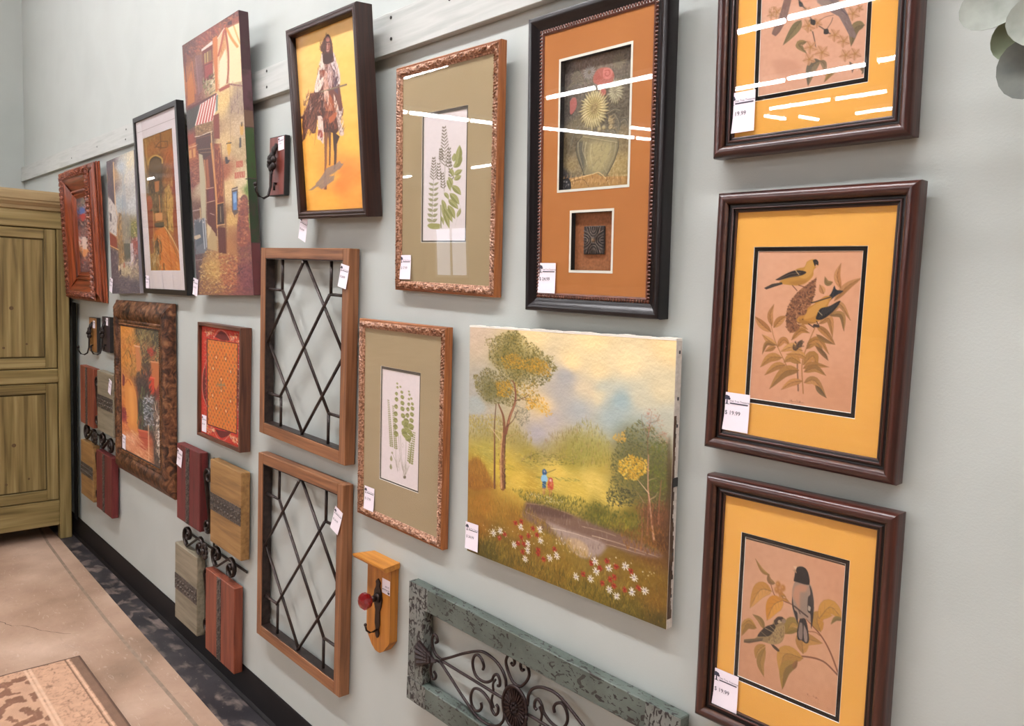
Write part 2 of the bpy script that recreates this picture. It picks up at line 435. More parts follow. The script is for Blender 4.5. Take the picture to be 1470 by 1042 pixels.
# ------------------------------------------------------------------ artwork, thousandths of each sheet
ART, ARECT = {}, {}
ARECT['goldfinch'] = (-0.0885, 0.084, 0.0945, 0.342)
ART['goldfinch'] = (171, 257, 'E3A27C', [
('I',[(7,5,'E0AB88'),(989,9,'DCA47E'),(11,986,'D89F7A'),(989,985,'D29870'),(507,503,'DEA884'),(925,267,'DDA47E')],3),('N',0.012,5.8,5.8,3),
('C','542 914 511 732 545 615 622 464',2,1.5,'A0703A',0.9),('C','407 798 327 710 224 587 178 495',1.8,0.9,'A0703A',0.9),
('C','492 901 466 735 464 666',2.6,1.8,'6A4A30',0.8),('F','187 495 161 425 191 354',9.9,'C08850','B07A45',0.92,'7A5228'),
('F','182 536 75 488 4 441',12.9,'A87040','C48C50',0.92,'7A5228'),('F','206 506 265 456 324 425',12.9,'C58E50','AE7840',0.92,'7A5228'),
('F','245 621 160 591 91 559',9.9,'D09A58','C48A4A',0.92,'7A5228'),('F','256 632 314 582 379 613',11.1,'C08448','B67C40',0.92,'7A5228'),
('F','236 622 144 615 104 689',7.6,'9A7038','7A5A30',0.92,'7A5228'),('F','308 699 190 707 94 776',14.6,'BA8540','A97838',0.92,'7A5228'),
('F','238 633 184 648 131 669',8.8,'B58040','9A6A34',0.92,'7A5228'),('F','348 744 251 762 143 827',12.9,'B98542','A07036',0.92,'7A5228'),
('F','483 769 344 791 202 915',17.5,'AA7A38','8A6430',0.92,'7A5228'),('F','496 722 405 693 329 727',15.8,'B9853E','A47634',0.92,'7A5228'),
('F','505 641 398 624 295 659',14.6,'D09C58','C48E4C',0.92,'7A5228'),('F','525 835 422 855 321 910',11.7,'C48A48','B88044',0.92,'7A5228'),
('F','482 585 434 633 413 600',7,'4E3E2A','3E3022',0.92,'7A5228'),('F','498 572 467 608 441 610',8.8,'3E3226','4A3A28',0.92,'7A5228'),
('F','523 731 610 668 652 745',17,'BC8540','A57635',0.92,'7A5228'),('F','525 754 616 725 764 728',10.5,'B58040','A07036',0.92,'7A5228'),
('F','536 776 636 746 743 783',11.7,'A87A3A','8E6632',0.92,'7A5228'),('F','546 627 618 577 709 651',12.9,'A87838','8C6632',0.92,'7A5228'),
('F','629 605 709 651 754 687',7,'7A5A34','6A4E2E',0.92,'7A5228'),('F','551 592 650 564 758 648',10.5,'BE8646','A97638',0.92,'7A5228'),
('F','544 845 644 825 763 923',12.9,'C08A4C','A07440',0.92,'7A5228'),('F','655 853 701 888 763 923',7.6,'6A5834','5A4A2C',0.92,'7A5228'),
('F','623 475 711 516 805 583',10.5,'B58044','9A6C3A',0.92,'7A5228'),('F','629 531 699 561 800 584',7.6,'8A6A38','7A5C34',0.92,'7A5228'),
('F','647 463 734 426 779 540',11.7,'A57540','C08A50',0.92,'7A5228'),('F','732 404 845 400 876 497',9.9,'7A6038','A07A44',0.92,'7A5228'),
('F','748 398 822 335 927 429',9.9,'A57848','B88650',0.92,'7A5228'),('F','819 236 779 161 805 84',9.9,'BA7E46','C88E56',0.92,'7A5228'),
('F','771 314 873 225 999 169',11.7,'A0703C','B98550',0.92,'7A5228'),('F','668 273 649 245 626 218',9.9,'CC9660','BC8450',0.92,'7A5228'),
('F','742 200 694 206 669 168',8.2,'8C7448','7A683E',0.92,'7A5228'),('F','371 533 453 483 542 502',11.7,'C48E50','B07C40',0.92,'7A5228'),
('F','393 578 474 516 561 524',8.8,'B98242','A87436',0.92,'7A5228'),('F','574 331 520 299 553 287',11.7,'B9924E','A8803E',0.92,'7A5228'),
('F','544 684 473 666 350 673',11.7,'C9944E','BA8442',0.92,'7A5228'),
('S','591 172 584 264 572 309 530 389 469 471 456 506 388 532 335 500 325 396 369 314 430 261 511 215','8A5A3A',0.9,0),
('D','591 172 589 275 530 389 471 482 388 532 328 500 321 396 369 314 430 261 511 215',520,1.5,1.8,0,180,'|5A3826 6E4630 B07850 3E281E C08A5E 7A4E34',0.9,5),
('D','421 588 524 577 511 615 450 619',26,1.5,1.8,0,180,'|2E241C 6A4A30',0.9,6),
('S','488 74 537 59 580 65 603 96 561 124 557 163 510 200 426 224 321 224 230 211 298 172 398 120 466 108','BE8A3A',1,0),
('S','496 74 554 61 581 74 559 108 538 152 482 181 420 165 467 125','CF9C48',0.9,0),('S','320 210 423 193 509 192 477 215 409 225','A8742F',0.7,1.2),
('S','189 193 313 146 399 129 490 139 446 162 334 177 229 196','2A1F1A',1,0),('L','210 193 331 155 435 144',0.9,0.9,'8A7458',0.7),
('L','255 192 342 172 437 159',0.9,0.9,'C0A880',0.5),('L','387 131 419 156',1.5,1.5,'D8B888',0.8),
('P','257 208 159 221 79 249 104 258 179 240 267 220','2A2420',1,0),('L','88 249 249 213',0.6,0.6,'94825E',0.6),
('S','543 65 571 59 597 74 596 96 570 103 557 88','1E1612',1,0),('P','576 90 607 103 598 111 570 105','D9A074',1,0),
('B','578 81',0.9,0.9,'705040',0.8,1),('L','365 227 413 259',1.2,1.2,'6A3E2A',1),('L','426 224 479 234',1.2,1.2,'6A3E2A',1),
('L','479 234 505 234',0.9,0.9,'6A3E2A',1),('S','761 218 783 246 845 252 784 281 738 310 723 321 696 300 734 271','23262B',1,0),
('L','762 229 752 293',0.9,0.9,'4A5058',0.6),
('S','557 326 623 316 686 286 744 291 724 327 697 383 653 440 588 460 504 469 433 455 447 426 514 406 527 366 592 336','C0883A',1,0),
('S','537 377 609 336 688 306 715 321 663 373 584 421 500 435','D09A4A',0.9,0),('S','449 437 536 451 621 455 555 469 469 471','9C6C30',0.7,0.9),
('S','610 425 645 368 726 349 822 311 799 352 732 404 669 434 619 436','1E1B1C',1,0),('L','639 430 678 361',0.7,0.7,'8A8478',0.55),
('L','661 419 702 355',0.7,0.7,'8A8478',0.55),('L','683 408 726 349',0.7,0.7,'8A8478',0.55),('L','705 397 750 342',0.7,0.7,'8A8478',0.55),
('L','727 386 773 336',0.7,0.7,'8A8478',0.55),('L','748 376 797 330',0.7,0.7,'8A8478',0.55),('L','631 385 666 406',1.5,1.5,'C9B690',0.7),
('L','561 334 736 291',2,2,'2A241E',0.9),('S','430 459 455 469 486 466 470 475 438 472','CFA070',1,0),('B','487 440',1,0.9,'2A1A10',1,1),
('L','546 467 600 488',1.5,1.5,'3A2A20',1),('L','620 447 643 472',1.5,1.5,'4A3426',1),('S','597 465 648 472 641 486 590 481','3A2A22',1,0),
('L','417 978 462 977 505 978 557 976',0.7,0.7,'7A4E3A',0.6),('D','416 970 557 968 554 980 414 982',26,2,0.6,70,60,'|7A4E3A',0.6,3),])
ARECT['grosbeak'] = (-0.0895, 0.0855, 0.0855, 0.3365)
ART['grosbeak'] = (175, 246, 'D39A78', [
('I',[(-3,3,'CB9A78'),(988,21,'CC9672'),(2,988,'C4906C'),(995,1000,'C8936C'),(398,251,'CF9E7C'),(805,658,'CC9A76')],3),('N',0.012,6.2,6.2,4),
('C','993 697 903 572 807 485 674 417 558 355 425 340 336 321 267 206',2.8,1.2,'7A4A30',1),
('C','984 697 839 643 660 658 515 702 419 694 357 658',2.8,1.9,'744830',1),('C','798 487 734 477 573 516',1.6,1.6,'8A5C3A',0.9),
('C','276 198 195 175 120 118',1.2,0.6,'8A6A40',0.9),('F','305 302 188 320 90 465',24.9,'B88238','C9924A',0.95,'7A5C30'),
('F','425 337 333 392 275 509',26.1,'C48226','D0933A',0.95,'7A5C30'),('F','335 244 280 236 260 191',9.3,'8E6A40','7A5A38',0.95,'7A5C30'),
('F','267 200 196 182 120 118',6.8,'A88044','96703C',0.95,'7A5C30'),('F','251 573 207 524 124 501',10.6,'7E6436','94743E',0.95,'7A5C30'),
('F','172 585 70 582 20 674',16.2,'A27A38','8C6A34',0.95,'7A5C30'),('F','151 577 88 552 10 610',8.1,'B98A44','A87C3C',0.95,'7A5C30'),
('F','451 309 403 313 491 339',11.2,'B87E36','A87030',0.95,'7A5C30'),('F','464 555 531 463 607 483',18.7,'A8843A','8A7434',0.95,'7A5C30'),
('F','599 491 518 523 467 554',9.3,'8C7434','7A6830',0.95,'7A5C30'),('F','801 462 762 385 845 329',21.8,'B8822F','A57A34',0.95,'7A5C30'),
('F','779 381 876 285 998 340',24.9,'B9862F','C08C38',0.95,'7A5C30'),('F','998 340 933 345 889 392',6.8,'7A6A36','6A5C30',0.95,'7A5C30'),
('F','650 642 650 548 825 530',23.7,'B58440','A4763A',0.95,'7A5C30'),('F','271 679 206 735 181 794',15.6,'A67A3A','B88A48',0.95,'7A5C30'),
('F','272 698 232 807 277 897',14.3,'8E6E36','A07A3C',0.95,'7A5C30'),('F','653 673 476 692 442 843',26.1,'B8893C','A67A36',0.95,'7A5C30'),
('F','591 714 486 792 470 932',18.7,'9C7A34','7A6230',0.95,'7A5C30'),('F','599 699 576 743 569 770',6.8,'8A5C38','7A5030',0.95,'7A5C30'),
('B','368 244',4.4,5.6,'A86E30',1,2),('B','362 240',1.6,1.9,'D09A58',0.7,1),('B','417 257',4.4,5.6,'A86E30',1,2),
('B','411 253',1.6,1.9,'D09A58',0.7,1),('B','392 290',4.4,5.6,'A86E30',1,2),('B','385 286',1.6,1.9,'D09A58',0.7,1),
('B','358 282',4.4,5.6,'A86E30',1,2),('B','352 278',1.6,1.9,'D09A58',0.7,1),
('S','542 183 670 176 713 247 726 343 702 423 656 409 592 423 566 442 523 376 509 265 522 206','9A8270',1,0),
('S','531 223 581 200 654 198 640 238 596 360 566 341 519 289','C08868',0.8,1.2),('S','586 249 659 246 670 368 599 397','8E7C6C',0.8,1.2),
('S','517 191 524 149 531 104 570 83 625 86 658 123 667 183 580 190','1A1614',1,0),('L','545 114 620 124',0.9,0.9,'3A3634',0.8),
('L','556 93 631 109',0.6,0.6,'4A4440',0.6),('P','543 90 503 94 532 115','D8B490',1,0),('P','532 110 501 121 542 136','B08868',1,0),
('S','667 180 695 214 720 283 725 380 712 464 698 374 669 356 664 270 685 241','221E1E',1,0),('S','669 319 695 325 690 351 672 349','A89A88',1,0),
('L','698 238 720 357',0.6,0.6,'6A6460',0.7),('S','511 290 541 372 571 390 583 463 548 408 517 352','221E1E',1,0),
('S','598 422 656 415 694 512 695 556 667 569 629 559 592 562 580 514 590 461','1F1B1C',1,0),
('S','600 447 627 453 635 545 606 553 592 518','7E6E66',1,0),('S','641 450 674 492 683 550 658 558 643 506','8A7A70',1,0),
('L','540 353 672 393',2.5,2.5,'3A2A24',0.9),('L','582 369 599 390',1.6,1.6,'4A3A30',1),
('S','346 492 388 457 451 453 467 470 454 493 463 548 440 612 376 648 299 659 200 668 56 708 63 690 159 661 196 625 260 564 326 529','8E7650',1,0),
('S','366 539 451 500 460 556 431 614 372 646 298 657 332 599','A48A5C',0.9,0.9),
('D','339 559 455 506 452 596 375 640 297 646',90,2.2,0.9,90,20,'|5A4630 6A5438',0.8,4),('S','346 492 388 457 439 453 419 482 364 520','3A2A20',1,0),
('S','390 480 427 471 420 491 386 499','C0A884',0.9,0),('B','418 478',1.2,1.2,'1A120E',1,1),('P','428 461 467 465 454 487 427 487','8A7460',1,0),
('S','348 515 366 539 313 604 236 629 187 634 260 558','33291F',1,0),('L','260 564 354 574',1.2,1.2,'A89470',0.9),
('L','307 538 368 558',1.2,1.2,'A89470',0.8),('L','224 599 295 621',0.9,0.9,'A89470',0.7),('P','247 635 49 696 47 716 102 708 239 658','5A4A34',1,0),
('L','56 703 238 645',0.6,0.6,'A08A64',1),('S','328 658 367 658 417 675 409 690 363 679','4A3A2C',1,0),
('D','701 894 836 892 842 902 705 904',22,2.2,0.6,70,60,'|7A4E3A',0.6,3),])
ARECT['songbird'] = (-0.0885, 0.084, 0.0945, 0.342)
ART['songbird'] = (183, 278, 'D6A486', [
('N',0.012,4.4,4.4,5),('S','122 784 257 793 377 825 419 880 343 903 195 881 152 829','B98468',0.4,3.1),
('C','364 441 447 527 515 602 605 655 676 698',1.8,1.8,'6A5444',1),('C','513 662 535 717 551 767',1.8,1.3,'5A4A3C',1),
('C','693 606 677 635 631 675',1.1,1.1,'5A4A3C',1),('C','577 604 625 591 698 591',0.9,0.9,'6A5444',1),
('F','399 576 338 623 231 702',17.7,'6E6440','7E7048',0.95,'5A4A34'),('F','975 692 895 699 868 799',17.7,'7A6A44','6A5C3C',0.95,'5A4A34'),
('F','594 845 521 876 491 986',19.9,'5C5440','7A6A4A',0.95,'5A4A34'),('F','594 845 633 874 650 941',8.8,'8A7450','7A6646',0.95,'5A4A34'),
('F','459 714 383 720 464 784',11,'8C7648','7A683E',0.95,'5A4A34'),('F','757 906 698 931 641 980',11,'A08040','8E7038',0.95,'5A4A34'),
('F','947 922 989 951 974 972',6.6,'6A5A3C','5A4C34',0.95,'5A4A34'),('F','863 888 889 923 891 954',4.4,'5A4C3C','4A3E30',0.95,'5A4A34'),
('F','488 582 453 625 506 657',8.8,'C09A60','B08A54',0.95,'5A4A34'),('F','719 712 755 727 778 736',7.1,'C49068','D0A078',0.85,'9A6A48'),
('F','719 712 718 736 717 752',7.1,'C49068','D0A078',0.85,'9A6A48'),('F','719 712 682 712 658 712',7.1,'C49068','D0A078',0.85,'9A6A48'),
('F','719 712 698 688 684 672',7.1,'C49068','D0A078',0.85,'9A6A48'),('F','719 712 742 697 758 687',7.1,'C49068','D0A078',0.85,'9A6A48'),
('B','719 712',2.3,2.3,'A87A38',0.9,1),('F','800 759 834 773 856 782',6.8,'C49068','D0A078',0.85,'9A6A48'),
('F','800 759 799 782 798 797',6.8,'C49068','D0A078',0.85,'9A6A48'),('F','800 759 765 759 742 759',6.8,'C49068','D0A078',0.85,'9A6A48'),
('F','800 759 780 736 766 720',6.8,'C49068','D0A078',0.85,'9A6A48'),('F','800 759 822 744 837 735',6.8,'C49068','D0A078',0.85,'9A6A48'),
('B','800 759',2.2,2.2,'A87A38',0.9,1),('F','609 799 651 816 679 827',8.2,'C49068','D0A078',0.85,'9A6A48'),
('F','609 799 608 828 606 847',8.2,'C49068','D0A078',0.85,'9A6A48'),('F','609 799 566 800 537 801',8.2,'C49068','D0A078',0.85,'9A6A48'),
('F','609 799 584 771 568 753',8.2,'C49068','D0A078',0.85,'9A6A48'),('F','609 799 637 781 655 770',8.2,'C49068','D0A078',0.85,'9A6A48'),
('B','609 799',2.6,2.6,'A87A38',0.9,1),('F','492 824 528 838 552 847',6.8,'C49068','D0A078',0.85,'9A6A48'),
('F','492 824 491 848 490 864',6.8,'C49068','D0A078',0.85,'9A6A48'),('F','492 824 455 825 430 825',6.8,'C49068','D0A078',0.85,'9A6A48'),
('F','492 824 471 800 457 785',6.8,'C49068','D0A078',0.85,'9A6A48'),('F','492 824 516 809 532 799',6.8,'C49068','D0A078',0.85,'9A6A48'),
('B','492 824',2.2,2.2,'A87A38',0.9,1),('F','500 752 539 768 565 778',7.5,'C49068','D0A078',0.85,'9A6A48'),
('F','500 752 498 779 497 796',7.5,'C49068','D0A078',0.85,'9A6A48'),('F','500 752 459 753 432 753',7.5,'C49068','D0A078',0.85,'9A6A48'),
('F','500 752 477 726 461 709',7.5,'C49068','D0A078',0.85,'9A6A48'),('F','500 752 526 736 543 725',7.5,'C49068','D0A078',0.85,'9A6A48'),
('B','500 752',2.4,2.4,'A87A38',0.9,1),('F','472 619 511 636 538 646',7.5,'C49068','D0A078',0.85,'9A6A48'),
('F','472 619 470 646 469 663',7.5,'C49068','D0A078',0.85,'9A6A48'),('F','472 619 431 619 404 619',7.5,'C49068','D0A078',0.85,'9A6A48'),
('F','472 619 449 593 433 575',7.5,'C49068','D0A078',0.85,'9A6A48'),('F','472 619 498 603 515 593',7.5,'C49068','D0A078',0.85,'9A6A48'),
('B','472 619',2.4,2.4,'A87A38',0.9,1),('F','553 616 581 627 600 635',5.5,'C49068','D0A078',0.85,'9A6A48'),
('F','553 616 552 635 551 647',5.5,'C49068','D0A078',0.85,'9A6A48'),('F','553 616 524 616 505 616',5.5,'C49068','D0A078',0.85,'9A6A48'),
('F','553 616 536 597 525 584',5.5,'C49068','D0A078',0.85,'9A6A48'),('F','553 616 572 604 584 596',5.5,'C49068','D0A078',0.85,'9A6A48'),
('B','553 616',1.8,1.8,'A87A38',0.9,1),('F','824 844 858 858 880 867',6.8,'C49068','D0A078',0.85,'9A6A48'),
('F','824 844 823 867 822 883',6.8,'C49068','D0A078',0.85,'9A6A48'),('F','824 844 790 845 766 845',6.8,'C49068','D0A078',0.85,'9A6A48'),
('F','824 844 804 821 791 806',6.8,'C49068','D0A078',0.85,'9A6A48'),('F','824 844 846 829 861 820',6.8,'C49068','D0A078',0.85,'9A6A48'),
('B','824 844',2.2,2.2,'A87A38',0.9,1),('F','906 847 939 861 961 870',6.8,'C49068','D0A078',0.85,'9A6A48'),
('F','906 847 905 870 904 886',6.8,'C49068','D0A078',0.85,'9A6A48'),('F','906 847 872 848 850 849',6.8,'C49068','D0A078',0.85,'9A6A48'),
('F','906 847 887 825 873 810',6.8,'C49068','D0A078',0.85,'9A6A48'),('F','906 847 928 833 942 823',6.8,'C49068','D0A078',0.85,'9A6A48'),
('B','906 847',2.2,2.2,'A87A38',0.9,1),('F','871 611 907 626 931 637',7.5,'C49068','D0A078',0.85,'9A6A48'),
('F','871 611 870 636 869 652',7.5,'C49068','D0A078',0.85,'9A6A48'),('F','871 611 834 610 808 610',7.5,'C49068','D0A078',0.85,'9A6A48'),
('F','871 611 849 585 835 569',7.5,'C49068','D0A078',0.85,'9A6A48'),('F','871 611 895 595 911 585',7.5,'C49068','D0A078',0.85,'9A6A48'),
('B','871 611',2.4,2.4,'A87A38',0.9,1),('F','927 589 947 598 960 603',4.1,'C49068','D0A078',0.85,'9A6A48'),
('F','927 589 926 603 926 612',4.1,'C49068','D0A078',0.85,'9A6A48'),('F','927 589 907 589 894 589',4.1,'C49068','D0A078',0.85,'9A6A48'),
('F','927 589 915 575 908 566',4.1,'C49068','D0A078',0.85,'9A6A48'),('F','927 589 940 581 948 575',4.1,'C49068','D0A078',0.85,'9A6A48'),
('B','927 589',1.3,1.3,'A87A38',0.9,1),('F','447 527 476 539 495 547',5.5,'C49068','D0A078',0.85,'9A6A48'),
('F','447 527 445 546 445 559',5.5,'C49068','D0A078',0.85,'9A6A48'),('F','447 527 417 527 397 526',5.5,'C49068','D0A078',0.85,'9A6A48'),
('F','447 527 430 508 418 495',5.5,'C49068','D0A078',0.85,'9A6A48'),('F','447 527 466 516 478 508',5.5,'C49068','D0A078',0.85,'9A6A48'),
('B','447 527',1.8,1.8,'A87A38',0.9,1),('F','157 489 195 504 220 515',6.8,'C49068','D0A078',0.85,'9A6A48'),
('F','157 489 155 513 154 529',6.8,'C49068','D0A078',0.85,'9A6A48'),('F','157 489 118 488 91 488',6.8,'C49068','D0A078',0.85,'9A6A48'),
('F','157 489 135 464 120 447',6.8,'C49068','D0A078',0.85,'9A6A48'),('F','157 489 183 474 199 464',6.8,'C49068','D0A078',0.85,'9A6A48'),
('B','157 489',2.2,2.2,'A87A38',0.9,1),('F','104 497 131 508 150 516',4.9,'C49068','D0A078',0.85,'9A6A48'),
('F','104 497 102 515 101 526',4.9,'C49068','D0A078',0.85,'9A6A48'),('F','104 497 75 496 56 496',4.9,'C49068','D0A078',0.85,'9A6A48'),
('F','104 497 88 479 77 467',4.9,'C49068','D0A078',0.85,'9A6A48'),('F','104 497 122 486 135 479',4.9,'C49068','D0A078',0.85,'9A6A48'),
('B','104 497',1.6,1.6,'A87A38',0.9,1),('D','73 442 169 458 187 526 77 509',40,3.1,0.9,60,70,'|9A7440 8A6A3C',0.8,2),
('P','226 414 299 426 255 554 192 618 153 636 111 615 123 591 174 541','7A5C50',1,0),
('D','233 419 292 429 241 551 153 629 118 611',90,5.7,0.7,-110,10,'|5E463E 947468',0.7,3),
('P','530 465 727 498 792 567 830 612 870 680 910 740 900 757 852 739 799 669 747 607 673 571 583 517','7C6862',1,0),
('D','543 471 716 500 817 594 898 738 863 741 747 607',110,5.7,0.7,-55,14,'|5E4C48 9A8880',0.7,4),
('S','543 475 613 420 596 355 532 311 470 316 453 345 477 420 505 465','8E7A6C',1,0),('S','485 350 533 323 597 363 587 400 512 387','6A5850',1,0),
('P','459 330 415 334 462 346','4A3A34',1,0),('S','226 418 175 344 198 282 263 270 330 306 347 374 312 432','8A705E',1,0),
('S','192 298 263 274 324 313 307 351 214 334','6A5448',1,0),('P','327 310 376 331 331 327','4A3A34',1,0),('B','298 309',1.1,1.1,'1A120E',1,1),
('P','530 465 545 495 622 539 695 551 642 484','8E7A6C',0.8,0.9),('L','819 610 718 532 655 490',1.1,1.1,'54464A',1),
('S','488 582 533 597 529 624 490 610','2A2420',1,0),('S','618 661 655 667 660 695 618 689','2E2824',1,0),
('L','365 445 393 486 440 514',1.3,1.3,'4A4440',1),('S','365 453 405 472 404 494 374 486','3A3634',1,0),])
ARECT['landscape'] = (-0.293, 0.293, 0, 0.54)
